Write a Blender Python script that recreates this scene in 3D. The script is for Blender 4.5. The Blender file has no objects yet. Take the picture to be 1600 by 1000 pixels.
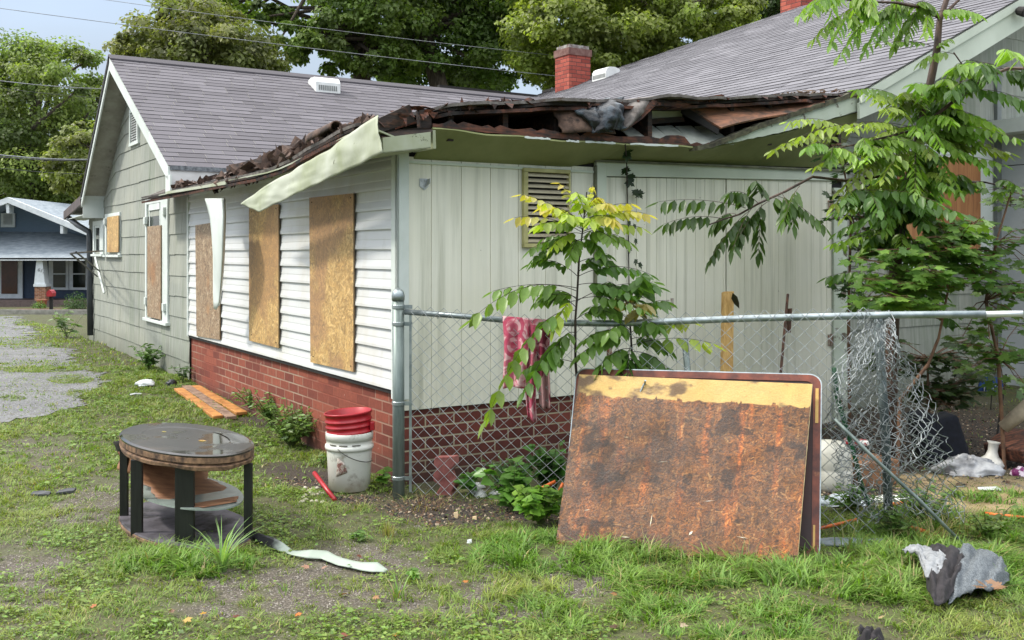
import bpy, math, random
import numpy as np
from mathutils import Vector, Matrix
random.seed(7); RNG = np.random.default_rng(11)
C = bpy.context.scene.collection
PI = math.pi
# ------------------------------------------------------------------ camera
FPX = 1550.0; HOR = 395.0; CZ = 1.5          # focal length in photo pixels, horizon row, eye height
cam_d = bpy.data.cameras.new("camera"); cam = bpy.data.objects.new("camera", cam_d); C.objects.link(cam)
cam.location = (0, 0, CZ); cam.rotation_euler = (PI/2, 0, 0)
cam_d.sensor_width = 36; cam_d.lens = 36*FPX/1600; cam_d.shift_y = -(500-HOR)/1600
cam_d.clip_start = .05; cam_d.clip_end = 2000
bpy.context.scene.camera = cam
# ------------------------------------------------------------------ light
SUN = Vector((-.98, -.02, 1.08)).normalized()
w = bpy.data.worlds.new("World"); bpy.context.scene.world = w; w.use_nodes = True
nt = w.node_tree; nt.nodes.clear()
sky = nt.nodes.new("ShaderNodeTexSky"); sky.sky_type = 'NISHITA'; sky.sun_disc = False
sky.sun_elevation = math.asin(SUN.z); sky.sun_rotation = math.atan2(SUN.x, SUN.y)
sky.air_density = 1.0; sky.dust_density = 2.5; sky.ozone_density = 1.0
tc = nt.nodes.new("ShaderNodeTexCoord"); mp = nt.nodes.new("ShaderNodeMapping"); mp.inputs['Scale'].default_value = (1.2, 1.2, 4)
no = nt.nodes.new("ShaderNodeTexNoise"); no.inputs['Scale'].default_value = 1.6; no.inputs['Detail'].default_value = 6
rp = nt.nodes.new("ShaderNodeValToRGB"); rp.color_ramp.elements[0].position = .40; rp.color_ramp.elements[1].position = .68
rp.color_ramp.elements[0].color = (.72, .72, .72, 1); rp.color_ramp.elements[1].color = (.97, .97, .97, 1)
mx = nt.nodes.new("ShaderNodeMix"); mx.data_type = 'RGBA'; mx.inputs[7].default_value = (6.6, 7.3, 8.3, 1)
bg = nt.nodes.new("ShaderNodeBackground"); ow = nt.nodes.new("ShaderNodeOutputWorld"); bg.inputs[1].default_value = .15
L = nt.links.new
sz_ = nt.nodes.new("ShaderNodeSeparateXYZ"); rz = nt.nodes.new("ShaderNodeValToRGB"); L(tc.outputs['Generated'], sz_.inputs[0]); L(sz_.outputs[2], rz.inputs[0])
ee = rz.color_ramp.elements; ee[0].position = 0; ee[0].color = (.175, .20, .23, 1); ee[1].position = 1; ee[1].color = (1.08, 1.07, 1.05, 1)
for p_, c_ in ((.24, (.165, .195, .235, 1)), (.38, (.38, .42, .47, 1)), (.6, (.92, .93, .94, 1))): q_ = ee.new(p_); q_.color = c_
vm_ = nt.nodes.new("ShaderNodeVectorMath"); vm_.operation = 'SCALE'; vm_.inputs[3].default_value = 11.0; L(rz.outputs[0], vm_.inputs[0]); L(vm_.outputs[0], mx.inputs[7])
L(tc.outputs['Generated'], mp.inputs[0]); L(mp.outputs[0], no.inputs['Vector']); L(no.outputs[0], rp.inputs[0])
L(rp.outputs[0], mx.inputs[0]); L(sky.outputs[0], mx.inputs[6]); L(mx.outputs[2], bg.inputs[0]); L(bg.outputs[0], ow.inputs[0])
sd = bpy.data.lights.new("sun", 'SUN'); sd.energy = 1.7; sd.angle = math.radians(5); sd.color = (1, .94, .84)
so = bpy.data.objects.new("sun", sd); C.objects.link(so); so.rotation_euler = (-SUN).to_track_quat('-Z', 'Y').to_euler()
so.location = SUN*40
vs = bpy.context.scene.view_settings; vs.view_transform = 'Standard'; vs.look = 'None'; vs.exposure = 1.06; vs.gamma = 1
bpy.context.scene.cycles.max_bounces = 6; bpy.context.scene.cycles.transparent_max_bounces = 8
bpy.context.scene.cycles.use_denoising = True
# ------------------------------------------------------------------ geometry of the place
UX = Vector((.8452, .5344, 0)); VX = Vector((-.5344, .8452, 0)); C0 = Vector((-.717, 6.35, 0)); TH = math.atan2(.5344, .8452)
def sst(x, a, b):
    x = np.clip((x-a)/(b-a), 0, 1); return x*x*(3-2*x)
def vnoise(x, y, seed=0):
    x = np.asarray(x, float); y = np.asarray(y, float)
    xi = np.floor(x).astype(np.int64); yi = np.floor(y).astype(np.int64); xf = x-xi; yf = y-yi
    def hsh(a, b):
        n = (a*374761393 + b*668265263 + seed*144665) & 0x7fffffff
        n = ((n ^ (n >> 13))*1274126177) & 0x7fffffff
        return ((n ^ (n >> 16)) & 0xffff)/65535.0
    xf = xf*xf*(3-2*xf); yf = yf*yf*(3-2*yf)
    return (hsh(xi, yi)*(1-xf)+hsh(xi+1, yi)*xf)*(1-yf) + (hsh(xi, yi+1)*(1-xf)+hsh(xi+1, yi+1)*xf)*yf
def fbm(x, y, seed=0, o=4):
    s = 0; a = .5; t = 0
    for k in range(o):
        s = s + a*vnoise(np.asarray(x)*2**k, np.asarray(y)*2**k, seed+k*17); t += a; a *= .5
    return s/t
def hgt(x, y):
    x = np.asarray(x, float); y = np.asarray(y, float)
    h = .12*sst(y, 7.2, 11) - 1.35*sst(y, 14, 52)
    h = h + (fbm(x*1.3, y*1.3, 3, 3)-.5)*.06*sst(y, 2, 4)
    h = h + (fbm(x*7, y*7, 9, 2)-.5)*.018
    return h
def ray(px, py): return Vector(((px-800)/FPX, 1, (HOR-py)/FPX))
def P(px, py, D):
    r = ray(px, py)*D; r.z += CZ; return r
def G(px, py, up=0):
    D = 6.
    for _ in range(12):
        z = float(hgt((px-800)/FPX*D, D)) + up
        D = FPX*(CZ-z)/(py-HOR)
    return P(px, py, D)
def on_ground(px, D, up=0):
    x = (px-800)/FPX*D; return Vector((x, D, float(hgt(x, D))+up))
def LW(px, py, off=0.):           # pixel -> house-local point on the left wall plane pushed out by off
    k = (px-800)/FPX; s = -off
    t = (k*(C0.y+s*UX.y)-C0.x-s*UX.x)/(VX.x-k*VX.y); D = C0.y+s*UX.y+t*VX.y
    return Vector((s, t, CZ+(HOR-py)*D/FPX))
def FW(px, py, off=0.):           # same on the front wall plane
    k = (px-800)/FPX; t = -off
    s = (k*(C0.y+t*VX.y)-C0.x-t*VX.x)/(UX.x-k*UX.y); D = C0.y+s*UX.y+t*VX.y
    return Vector((s, t, CZ+(HOR-py)*D/FPX))
def HL(p): q = p-C0; return Vector((q.dot(UX), q.dot(VX), p.z))
def HP(px, py, D): return HL(P(px, py, D))
def HW(s, t, z=0): p = C0+UX*s+VX*t; p.z = z; return p
# ------------------------------------------------------------------ node material helpers
def sr(h):
    h = h.lstrip('#'); o = []
    for i in (0, 2, 4):
        c = int(h[i:i+2], 16)/255; o.append(c/12.92 if c < .04045 else ((c+.055)/1.055)**2.4)
    return tuple(o)+(1,)
class MT:
    def __init__(s, name):
        s.m = bpy.data.materials.new(name); s.m.use_nodes = True; s.t = s.m.node_tree; s.t.nodes.clear()
        s.out = s.t.nodes.new("ShaderNodeOutputMaterial"); s.b = s.t.nodes.new("ShaderNodeBsdfPrincipled")
        s.t.links.new(s.b.outputs[0], s.out.inputs[0]); s.tc = s.t.nodes.new("ShaderNodeTexCoord"); s.obj = s.tc.outputs['Object']
        s.b.inputs['Roughness'].default_value = .7
    def l(s, a, b):
        if hasattr(a, 'is_output'): s.t.links.new(a, b)
        else: b.default_value = a
    def map(s, sc=(1, 1, 1), rot=(0, 0, 0), vec=None):
        n = s.t.nodes.new("ShaderNodeMapping"); n.inputs['Scale'].default_value = sc; n.inputs['Rotation'].default_value = rot
        s.l(vec or s.obj, n.inputs[0]); return n.outputs[0]
    def noise(s, scale, det=4, ro=.55, vec=None, dist=0, col=False):
        n = s.t.nodes.new("ShaderNodeTexNoise"); n.inputs['Scale'].default_value = scale; n.inputs['Detail'].default_value = det
        n.inputs['Roughness'].default_value = ro; n.inputs['Distortion'].default_value = dist; s.l(vec or s.obj, n.inputs['Vector'])
        return n.outputs[1 if col else 0]
    def vor(s, scale, vec=None, out='Color', rnd=1):
        n = s.t.nodes.new("ShaderNodeTexVoronoi"); n.inputs['Scale'].default_value = scale; n.inputs['Randomness'].default_value = rnd
        s.l(vec or s.obj, n.inputs['Vector']); return n.outputs[out]
    def ramp(s, fac, st, interp='LINEAR'):
        n = s.t.nodes.new("ShaderNodeValToRGB"); e = n.color_ramp.elements; n.color_ramp.interpolation = interp
        while len(e) > 1: e.remove(e[0])
        e[0].position = st[0][0]; e[0].color = s.c(st[0][1])
        for p_, c_ in st[1:]: q = e.new(p_); q.color = s.c(c_)
        s.l(fac, n.inputs[0]); return n.outputs[0]
    def c(s, c):
        if isinstance(c, str): return sr(c)
        if isinstance(c, (int, float)): return (c, c, c, 1)
        return tuple(c) if len(c) == 4 else tuple(c)+(1,)
    def mix(s, f, a, b, mode='MIX'):
        n = s.t.nodes.new("ShaderNodeMix"); n.data_type = 'RGBA'; n.blend_type = mode
        s.l(f, n.inputs[0])
        for v, i in ((a, 6), (b, 7)):
            if hasattr(v, 'is_output'): s.l(v, n.inputs[i])
            else: n.inputs[i].default_value = s.c(v)
        return n.outputs[2]
    def math(s, op, a, b=0., clamp=False):
        n = s.t.nodes.new("ShaderNodeMath"); n.operation = op; n.use_clamp = clamp; s.l(a, n.inputs[0]); s.l(b, n.inputs[1]); return n.outputs[0]
    def sep(s, v=None):
        n = s.t.nodes.new("ShaderNodeSeparateXYZ"); s.l(v or s.obj, n.inputs[0]); return n.outputs
    def comb(s, x, y, z=0.):
        n = s.t.nodes.new("ShaderNodeCombineXYZ"); s.l(x, n.inputs[0]); s.l(y, n.inputs[1]); s.l(z, n.inputs[2]); return n.outputs[0]
    def attr(s, name='Col'):
        n = s.t.nodes.new("ShaderNodeAttribute"); n.attribute_name = name; return n.outputs
    def rnd(s):
        n = s.t.nodes.new("ShaderNodeObjectInfo"); return n.outputs['Random']
    def bump(s, h, st=.3, d=.01):
        n = s.t.nodes.new("ShaderNodeBump"); n.inputs['Strength'].default_value = st; n.inputs['Distance'].default_value = d
        s.l(h, n.inputs['Height']); s.l(n.outputs[0], s.b.inputs['Normal']); return n
    def base(s, c): s.l(c if hasattr(c, 'is_output') else s.c(c), s.b.inputs['Base Color']); return s
    def rough(s, r): s.l(r, s.b.inputs['Roughness']); return s
    def metal(s, r): s.b.inputs['Metallic'].default_value = r; return s
def simple(name, a, b=None, scale=12, rough=.6, bump=.15, metal=0, sc=(1, 1, 1), lo=.35, hi=.65, bd=.004, dirt=None):
    m = MT(name); v = m.map(sc); n = m.noise(scale, 6, .6, v)
    col = m.ramp(n, [(lo, a), (hi, b or a)])
    if dirt:
        d = m.ramp(m.noise(dirt[1], 6, .65), [(dirt[2], 0), (dirt[2]+.14, 1)]); col = m.mix(d, col, dirt[0])
    m.base(col); m.rough(rough); m.metal(metal)
    if bump: m.bump(n, bump, bd)
    return m.m
# ------------------------------------------------------------------ mesh helpers
class MB:
    def __init__(s): s.v = []; s.f = []
    def add(s, vs, fs):
        k = len(s.v); s.v += [tuple(p) for p in vs]; s.f += [tuple(i+k for i in f) for f in fs]; return s
    def hexa(s, b, t):   # 4 bottom, 4 top points
        return s.add(list(b)+list(t), [(3, 2, 1, 0), (4, 5, 6, 7), (0, 1, 5, 4), (1, 2, 6, 5), (2, 3, 7, 6), (3, 0, 4, 7)])
    def box(s, a, b):
        x0, y0, z0 = (min(a[i], b[i]) for i in range(3)); x1, y1, z1 = (max(a[i], b[i]) for i in range(3))
        return s.hexa([(x0, y0, z0), (x1, y0, z0), (x1, y1, z0), (x0, y1, z0)], [(x0, y0, z1), (x1, y0, z1), (x1, y1, z1), (x0, y1, z1)])
    def slab(s, pts, d):   # planar polygon extruded by vector d
        n = len(pts); pts = [Vector(p) for p in pts]; d = Vector(d)
        return s.add(pts+[p+d for p in pts], [tuple(range(n))[::-1], tuple(range(n, 2*n))]+[(i, (i+1) % n, (i+1) % n+n, i+n) for i in range(n)])
    def tube(s, pts, r, n=8, cap=True):
        pts = [Vector(p) for p in pts]; m = len(pts); rr = r if hasattr(r, '__len__') else [r]*m; vs = []; up = None
        for i, p in enumerate(pts):
            d = (pts[min(i+1, m-1)]-pts[max(i-1, 0)]).normalized()
            if up is None: up = Vector((0, 0, 1)) if abs(d.z) < .9 else Vector((1, 0, 0))
            a = d.cross(up).normalized(); b = d.cross(a).normalized(); up = -b if b.dot(up) < 0 else b
            b = a.cross(d)
            for k in range(n):
                t = 2*PI*k/n; vs.append(p+(a*math.cos(t)+b*math.sin(t))*rr[i])
        fs = [(i*n+k, i*n+(k+1) % n, (i+1)*n+(k+1) % n, (i+1)*n+k) for i in range(m-1) for k in range(n)]
        if cap: fs += [tuple(range(n))[::-1], tuple(range((m-1)*n, m*n))]
        return s.add(vs, fs)
    def lathe(s, prof, c, n=24, cap=(1, 1), mat=None):
        vs = [];
        for r, z in prof:
            for k in range(n):
                t = 2*PI*k/n; q = Vector((r*math.cos(t), r*math.sin(t), z)); q = mat @ q if mat else q; vs.append(Vector(c)+q)
        m = len(prof); fs = [(i*n+k, i*n+(k+1) % n, (i+1)*n+(k+1) % n, (i+1)*n+k) for i in range(m-1) for k in range(n)]
        if cap[0]: fs.append(tuple(range(n))[::-1])
        if cap[1]: fs.append(tuple(range((m-1)*n, m*n)))
        return s.add(vs, fs)
    def grid(s, fn, nu, nv):
        vs = [fn(i/nu, j/nv) for j in range(nv+1) for i in range(nu+1)]
        return s.add(vs, [(j*(nu+1)+i, j*(nu+1)+i+1, (j+1)*(nu+1)+i+1, (j+1)*(nu+1)+i) for j in range(nv) for i in range(nu)])
    def build(s, name, mat, parent=None, smooth=False, local=False, solid=0, bevel=0, sub=0):
        off = Vector((0, 0, 0)) if (parent is None or local) else Vector(LOC.get(parent.name, (0, 0, 0)))
        me = bpy.data.meshes.new(name); me.from_pydata([tuple(Vector(p)-off) for p in s.v], [], s.f); me.update()
        if smooth: me.polygons.foreach_set('use_smooth', [True]*len(me.polygons))
        me.materials.append(mat); o = bpy.data.objects.new(name, me); C.objects.link(o)
        if parent: o.parent = parent; LOC[o.name] = tuple(off)
        if solid: q = o.modifiers.new('s', 'SOLIDIFY'); q.thickness = solid; q.offset = 0
        if sub: q = o.modifiers.new('u', 'SUBSURF'); q.levels = q.render_levels = sub
        if bevel: q = o.modifiers.new('b', 'BEVEL'); q.width = bevel; q.segments = 2; q.limit_method = 'ANGLE'
        return o
LOC = {}
def thing(name, label, cat, loc=(0, 0, 0), group=None, rot=0):
    o = bpy.data.objects.new(name, None); C.objects.link(o); o.location = loc; o.rotation_euler = (0, 0, rot); o.empty_display_size = .1
    LOC[o.name] = tuple(loc); o['label'] = label; o['category'] = cat
    if group: o['group'] = group
    return o
def single(mb, name, label, cat, mat, loc, group=None, **kw):   # a thing that is one mesh, origin at its base
    mb.v = [tuple(Vector(p)-Vector(loc)) for p in mb.v]
    o = mb.build(name, mat, None, **kw); o.location = loc; o['label'] = label; o['category'] = cat
    if group: o['group'] = group
    return o
def kind(o, k): o['kind'] = k; return o
def mesh_np(name, V, F, mat, parent=None, col=None, smooth=False, off=None):
    V = np.asarray(V, np.float32)
    if off is None and parent is not None: off = LOC.get(parent.name, (0, 0, 0))
    if off is not None: V = V-np.asarray(off, np.float32)
    F = np.asarray(F, np.int32); me = bpy.data.meshes.new(name); n, k = F.shape
    me.vertices.add(len(V)); me.vertices.foreach_set('co', V.ravel()); me.loops.add(n*k); me.loops.foreach_set('vertex_index', F.ravel())
    me.polygons.add(n); me.polygons.foreach_set('loop_start', np.arange(n, dtype=np.int32)*k)
    if smooth: me.polygons.foreach_set('use_smooth', np.ones(n, bool))
    me.update(calc_edges=True)
    if col is not None:
        a = me.color_attributes.new('Col', 'FLOAT_COLOR', 'POINT'); c4 = np.ones((len(V), 4), np.float32); c4[:, :3] = col; a.data.foreach_set('color', c4.ravel())
    me.materials.append(mat); o = bpy.data.objects.new(name, me); C.objects.link(o)
    if parent: o.parent = parent
    LOC[o.name] = tuple(off) if off is not None else (0, 0, 0)
    return o
def norm(a): return a/np.maximum(np.linalg.norm(a, axis=-1, keepdims=True), 1e-9)
LEAF_V = np.array([(0, 0, 0), (.3, .5, .0), (.3, 0, -.10), (.3, -.5, .0), (.66, .40, -.05), (.66, 0, -.13), (.66, -.40, -.05), (1, 0, -.16)])
LEAF_F = np.array([(0, 2, 1), (0, 3, 2), (1, 2, 4), (2, 5, 4), (2, 3, 6), (2, 6, 5), (4, 5, 7), (5, 6, 7)])
DIA_V = np.array([(0, 0, 0), (.45, .5, .06), (1, 0, -.12), (.45, -.5, .06)]); DIA_F = np.array([(0, 2, 1), (0, 3, 2)])
_mp = [(0, 0), (.02, .22), (-.05, .42), (.18, .36), (.30, .52), (.42, .40), (.55, .62), (.60, .34), (.56, .16), (.78, .20), (.82, .10), (1.05, 0)]
_mo = _mp+[(a, -b) for a, b in _mp[1:-1][::-1]]
MAP_V = np.array([(.38, 0, -.06)]+[(a, b, -.10*abs(b)-.08*max(0, a-.5)) for a, b in _mo]); MAP_F = np.array([(0, i+1, (i+1) % len(_mo)+1) for i in range(len(_mo))])
HEART_V = np.array([(.0, 0, 0), (-.12, .3, 0), (.2, .52, .02), (.6, .3, -.02), (1, 0, -.12), (.6, -.3, -.02), (.2, -.52, .02), (-.12, -.3, 0), (.4, 0, -.08)])
HEART_F = np.array([(8, 0, 1), (8, 1, 2), (8, 2, 3), (8, 3, 4), (8, 4, 5), (8, 5, 6), (8, 6, 7), (8, 7, 0)])
def inst(TV, TF, pos, xd, nrm, ln, wd, col):
    pos = np.asarray(pos, float); N = len(pos); xd = norm(np.asarray(xd, float)); y = norm(np.cross(np.asarray(nrm, float), xd)); z = np.cross(xd, y)
    ln = np.broadcast_to(ln, N)[:, None, None]; wd = np.broadcast_to(wd, N)[:, None, None]
    V = pos[:, None]+TV[None, :, 0:1]*xd[:, None]*ln+TV[None, :, 1:2]*y[:, None]*wd+TV[None, :, 2:3]*z[:, None]*ln
    F = TF[None]+(np.arange(N)*len(TV))[:, None, None]
    return V.reshape(-1, 3), F.reshape(-1, 3), np.repeat(np.asarray(col), len(TV), axis=0)
def prisms(P0, P1, r, n=3):
    P0 = np.asarray(P0, float); P1 = np.asarray(P1, float); d = norm(P1-P0); a = norm(np.cross(d, np.array([.13, .31, .94]))); b = np.cross(d, a)
    r = np.broadcast_to(r, len(P0))[:, None]; V = []
    for Q in (P0, P1):
        for k in range(n):
            t = 2*PI*k/n; V.append(Q+(a*math.cos(t)+b*math.sin(t))*r)
    V = np.stack(V, 1); F = np.array([(k, (k+1) % n, n+(k+1) % n, n+k) for k in range(n)])
    F = F[None]+(np.arange(len(P0))*2*n)[:, None, None]; return V.reshape(-1, 3), F.reshape(-1, 4)
class Leaves:
    def __init__(s): s.a = []; s.n = 0; s.seg0 = []; s.seg1 = []; s.sr = []
    def put(s, vfc):
        V, F, c = vfc; s.a.append((V, F+s.n, c)); s.n += len(V)
    def seg(s, a, b, r): s.seg0.append(tuple(a)); s.seg1.append(tuple(b)); s.sr.append(r)
    def path(s, pts, r0, r1):
        m = len(pts)-1
        for i in range(m): s.seg(pts[i], pts[i+1], r0+(r1-r0)*i/m)
    def build(s, name, mat, parent):
        return mesh_np(name, np.concatenate([a[0] for a in s.a]), np.concatenate([a[1] for a in s.a]), mat, parent, np.concatenate([a[2] for a in s.a]), True)
    def stems(s, name, mat, parent):
        V, F = prisms(s.seg0, s.seg1, np.array(s.sr), 5); return mesh_np(name, V, F, mat, parent, None, True)
def vcol(base, var, n, rng=RNG):
    base = np.array(base); b = base[None]*(1+var*(rng.random((n, 1))-.5)*2); b = b*(1+.18*(rng.random((n, 3))-.5)); return np.clip(b, 0, 1)
def compound(Lv, S, T, arch=.03, pairs=7, ll=.09, lw=.035, col=(.1, .2, .03), tipcol=None, droop=.5, start=.22, rng=RNG, r=.0022):
    S = np.array(S, float); T = np.array(T, float); a = np.linspace(0, 1, pairs*2+3); up = np.array([0, 0, 1.])
    cur = S[None]+(T-S)[None]*a[:, None]+up[None]*(4*arch*a*(1-a))[:, None]
    Lv.path([tuple(p) for p in cur], r, r*.5)
    for j in range(pairs):
        q = start+(1-start)*(j+.4)/pairs; p = S+(T-S)*q+up*4*arch*q*(1-q); tn = (T-S)+up*4*arch*(1-2*q); tn = tn/np.linalg.norm(tn)
        sd_ = np.cross(tn, up); sd_ = sd_/max(np.linalg.norm(sd_), 1e-6)
        for g in (1, -1):
            d = sd_*g*.85+tn*.42-up*droop*(.7+.6*rng.random())+rng.normal(0, .13, 3); nn = up*.9+sd_*g*.25*droop+rng.normal(0, .25, 3)
            k = 1.12*ll*(1.0-.35*abs(q-.55))*(.8+.35*rng.random()); cc = np.array(col)
            if tipcol is not None: cc = cc+(np.array(tipcol)-cc)*max(0, q-.25)/.75
            cc = np.clip(cc*(.8+.4*rng.random()), 0, 1); Lv.put(inst(LEAF_V, LEAF_F, [p], [d], [nn], k, k*lw/ll*1.12, [cc]))
    tn = T-(S+(T-S)*.9); cc = np.array(tipcol if tipcol is not None else col)
    Lv.put(inst(LEAF_V, LEAF_F, [T], [tn-up*.02], [up], ll, lw, [cc]))

def lthing(Lv, name, label, cat, loc, group=None, mat=None):
    o = mesh_np(name, np.concatenate([a[0] for a in Lv.a]), np.concatenate([a[1] for a in Lv.a]), mat or M['leaf'], None, np.concatenate([a[2] for a in Lv.a]), True, off=loc)
    o.location = loc; o['label'] = label; o['category'] = cat
    if group: o['group'] = group
    return o

def strands(W, H, res, seed, pal, pw, ln, wd, n, tone=None, base=(.2, .12, .06)):
    """numpy painter of wood strands on a W x H metre sheet; returns (ny+1, nx+1, 3) colours for a vertex grid"""
    r = np.random.default_rng(seed); nx, ny = int(W/res), int(H/res); img = np.ones((ny+1, nx+1, 3))*np.array(base); pal = np.array(pal); pw = np.array(pw)/sum(pw)
    xs_ = r.random(n)*W; ys_ = r.random(n)*H; an = r.random(n)*PI; L_ = ln[0]+(ln[1]-ln[0])*r.random(n)**1.5; w_ = wd[0]+(wd[1]-wd[0])*r.random(n); ci = r.choice(len(pal), n, p=pw); k = .75+.5*r.random(n)
    for i in range(n):
        m_ = max(2, int(L_[i]/res*1.3)); t = (np.arange(m_)/(m_-1)-.5)*L_[i]; nw = max(1, int(round(w_[i]/res)))
        for q in range(nw):
            o = (q-(nw-1)/2)*res; x = ((xs_[i]+t*math.cos(an[i])-o*math.sin(an[i]))/res).astype(int); y = ((ys_[i]+t*math.sin(an[i])+o*math.cos(an[i]))/res).astype(int); g = (x >= 0) & (x <= nx) & (y >= 0) & (y <= ny); img[y[g], x[g]] = img[y[g], x[g]]*.2+pal[ci[i]]*k[i]*.8
    return img
def painted(name, img, f, th, mat, parent, local=False):
    """sheet with a vertex-coloured front; f(u,v,depth) gives points"""
    ny, nx = img.shape[0]-1, img.shape[1]-1; V = []; W_ = nx+1; a, b, c, d = (np.array(f(*q, 0)) for q in ((0, 0), (1, 0), (1, 1), (0, 1))); u = np.linspace(0, 1, nx+1)[None, :, None]; v = np.linspace(0, 1, ny+1)[:, None, None]
    Vf = ((a*(1-u)+b*u)*(1-v)+(d*(1-u)+c*u)*v).reshape(-1, 3); idx = np.arange(W_*(ny+1)).reshape(ny+1, W_); F = np.stack([idx[:-1, :-1].ravel(), idx[:-1, 1:].ravel(), idx[1:, 1:].ravel(), idx[1:, :-1].ravel()], 1)
    n0 = len(Vf); bk = np.array([f(*q, th) for q in ((0, 0), (1, 0), (1, 1), (0, 1))]); fr_ = np.array([f(*q, 0) for q in ((0, 0), (1, 0), (1, 1), (0, 1))])
    Vf = np.concatenate([Vf, bk, fr_]); F = np.concatenate([F, [(n0+3, n0+2, n0+1, n0)], [(n0+4+i, n0+i, n0+(i+1) % 4, n0+4+(i+1) % 4) for i in range(4)]])
    Cc = np.concatenate([img.reshape(-1, 3), np.tile(np.array([[.28, .20, .11]]), (8, 1))]); return mesh_np(name, Vf, F, mat, parent, Cc, False, off=(0, 0, 0) if local else None)
# ------------------------------------------------------------------ materials
def leaf_mat(name, tr=.35, rough=.42, hue=None):
    m = MT(name); a = m.attr()[0]; n = m.noise(60, 3); c = m.mix(.3, a, m.ramp(n, [(.3, .4), (.7, 1)]), 'MULTIPLY')
    m.base(c).rough(rough); m.b.inputs['Specular IOR Level'].default_value = .4
    t = m.t.nodes.new("ShaderNodeBsdfTranslucent"); c2 = m.mix(1, c, (1.5, 1.7, .55), 'MULTIPLY'); m.l(c2, t.inputs[0])
    x = m.t.nodes.new("ShaderNodeMixShader"); x.inputs[0].default_value = tr
    m.l(m.b.outputs[0], x.inputs[1]); m.l(t.outputs[0], x.inputs[2]); m.l(x.outputs[0], m.out.inputs[0]); return m.m
M = {}
M['leaf'] = leaf_mat('leaf', .4, .36); M['grass'] = leaf_mat('grass_blade', .3, .5); M['tree'] = leaf_mat('tree_leaf', .42, .5)
def attr_mat(name, rough=.8):
    m = MT(name); m.base(m.attr()[0]).rough(rough); return m.m
M['debris'] = attr_mat('debris')
mm = MT('painted_wood'); mm.base(mm.mix(.5, mm.attr()[0], mm.ramp(mm.noise(90, 4, .7), [(.3, .55), (.7, 1.15)]), 'MULTIPLY')).rough(.6); mm.bump(mm.noise(120, 4, .7), .5, .003); M['painted'] = mm.m
mm = MT('wet_wood'); mm.base(mm.mix(.4, mm.attr()[0], mm.ramp(mm.noise(110, 4, .7), [(.3, .55), (.7, 1.15)]), 'MULTIPLY')).rough(mm.ramp(mm.noise(5, 5, .6), [(.4, .32), (.6, .6)])); mm.bump(mm.noise(90, 5, .75), .7, .005); M['wetwood'] = mm.m
def ground_mat():
    m = MT('ground'); a = m.sep(m.attr()[0]); n1 = m.noise(90, 5, .7); n2 = m.noise(7, 5, .6); n3 = m.noise(260, 2, .6)
    v = m.vor(170); vs_ = m.sep(v)[0]
    soil = m.mix(m.ramp(n2, [(.38, 0), (.62, 1)]), m.ramp(n1, [(.3, '#28251a'), (.7, '#5c573c')]), m.ramp(n1, [(.3, '#343a1a'), (.7, '#5a6330')]))
    grav = m.mix(.5, m.ramp(vs_, [(0, '#26221d'), (.5, '#4c463d'), (.85, '#6d665b'), (1, '#a59e92')]), m.ramp(n1, [(.3, '#342e27'), (.7, '#625a4e')]))
    dark = m.ramp(n1, [(.3, '#1d1915'), (.55, '#3c332a'), (.75, '#63564a')]); sand = m.ramp(n1, [(.3, '#7e6c4e'), (.7, '#b09a74')])
    c = m.mix(a[0], soil, grav); c = m.mix(a[1], c, dark); c = m.mix(a[2], c, sand)
    m.base(c).rough(.9); m.bump(m.math('ADD', n3, vs_), .5, .012); return m.m
M['ground'] = ground_mat()
m = MT('asphalt'); n = m.noise(1.6, 7, .65, m.map((.5, 1.6, 1))); v = m.sep(m.vor(120))[0]; n3 = m.noise(14, 5, .7)
c = m.mix(.45, m.ramp(n, [(.35, '#47484a'), (.55, '#626365'), (.66, '#7c7b79')]), m.ramp(v, [(0, '#2e2f31'), (.8, '#8f9092'), (1, '#b5b4b0')])); c = m.mix(m.ramp(n3, [(.55, 0), (.66, .7)]), c, '#4c4636')
m.base(c).rough(.8); m.bump(m.math('ADD', v, n3), .6, .01); M['asphalt'] = m.m
M['road'] = simple('road', '#6b6d70', '#8a8c8e', 2, .85, .1)
M['kerb'] = simple('concrete', '#77756e', '#9a988f', 6, .9, .2)
m = MT('vinyl_siding'); n = m.noise(2.2, 6, .65, m.map((1, 1, .35))); n2 = m.noise(18, 5, .7, m.map((1, 1, .3)))
st = m.ramp(n, [(.48, 0), (.72, 1)]); st2 = m.ramp(n2, [(.58, 0), (.75, .6)])
c = m.mix(m.math('MULTIPLY', st, .45), '#c9cbcb', '#b3aa94'); c = m.mix(m.math('MULTIPLY', st2, .35), c, '#8f8d80')
zz = m.ramp(m.sep()[2], [(0.0, 0), (1, 0)]); m.base(c).rough(.45); m.bump(n2, .08, .003); M['vinyl'] = m.m
m = MT('asbestos_shingle'); v = m.map((38, 38, .5)); n = m.noise(1, 4, .6, v); n2 = m.noise(1.3, 5, .6); n3 = m.noise(5, 4, .6, m.map((1, 1, .12)))
c = m.ramp(n, [(.3, '#7b7f76'), (.7, '#9da198')]); c = m.mix(m.ramp(n2, [(.45, 0), (.68, .3)]), c, '#b0ae9c'); c = m.mix(m.ramp(n3, [(.5, 0), (.72, .55)]), c, '#6e7a64')
zl = m.ramp(m.math('ADD', m.sep()[2], m.math('MULTIPLY', n3, .5)), [(.3, .7), (.75, 0)]); c = m.mix(zl, c, '#5f6152')
r = m.rnd(); c = m.mix(.10, c, m.ramp(m.sep(m.vor(1.7, m.map((1, 1, 2.6))))[0], [(0, .2), (1, 1)]), 'MULTIPLY')
m.base(c).rough(.8); m.bump(n, .25, .004); M['asbestos'] = m.m
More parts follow.
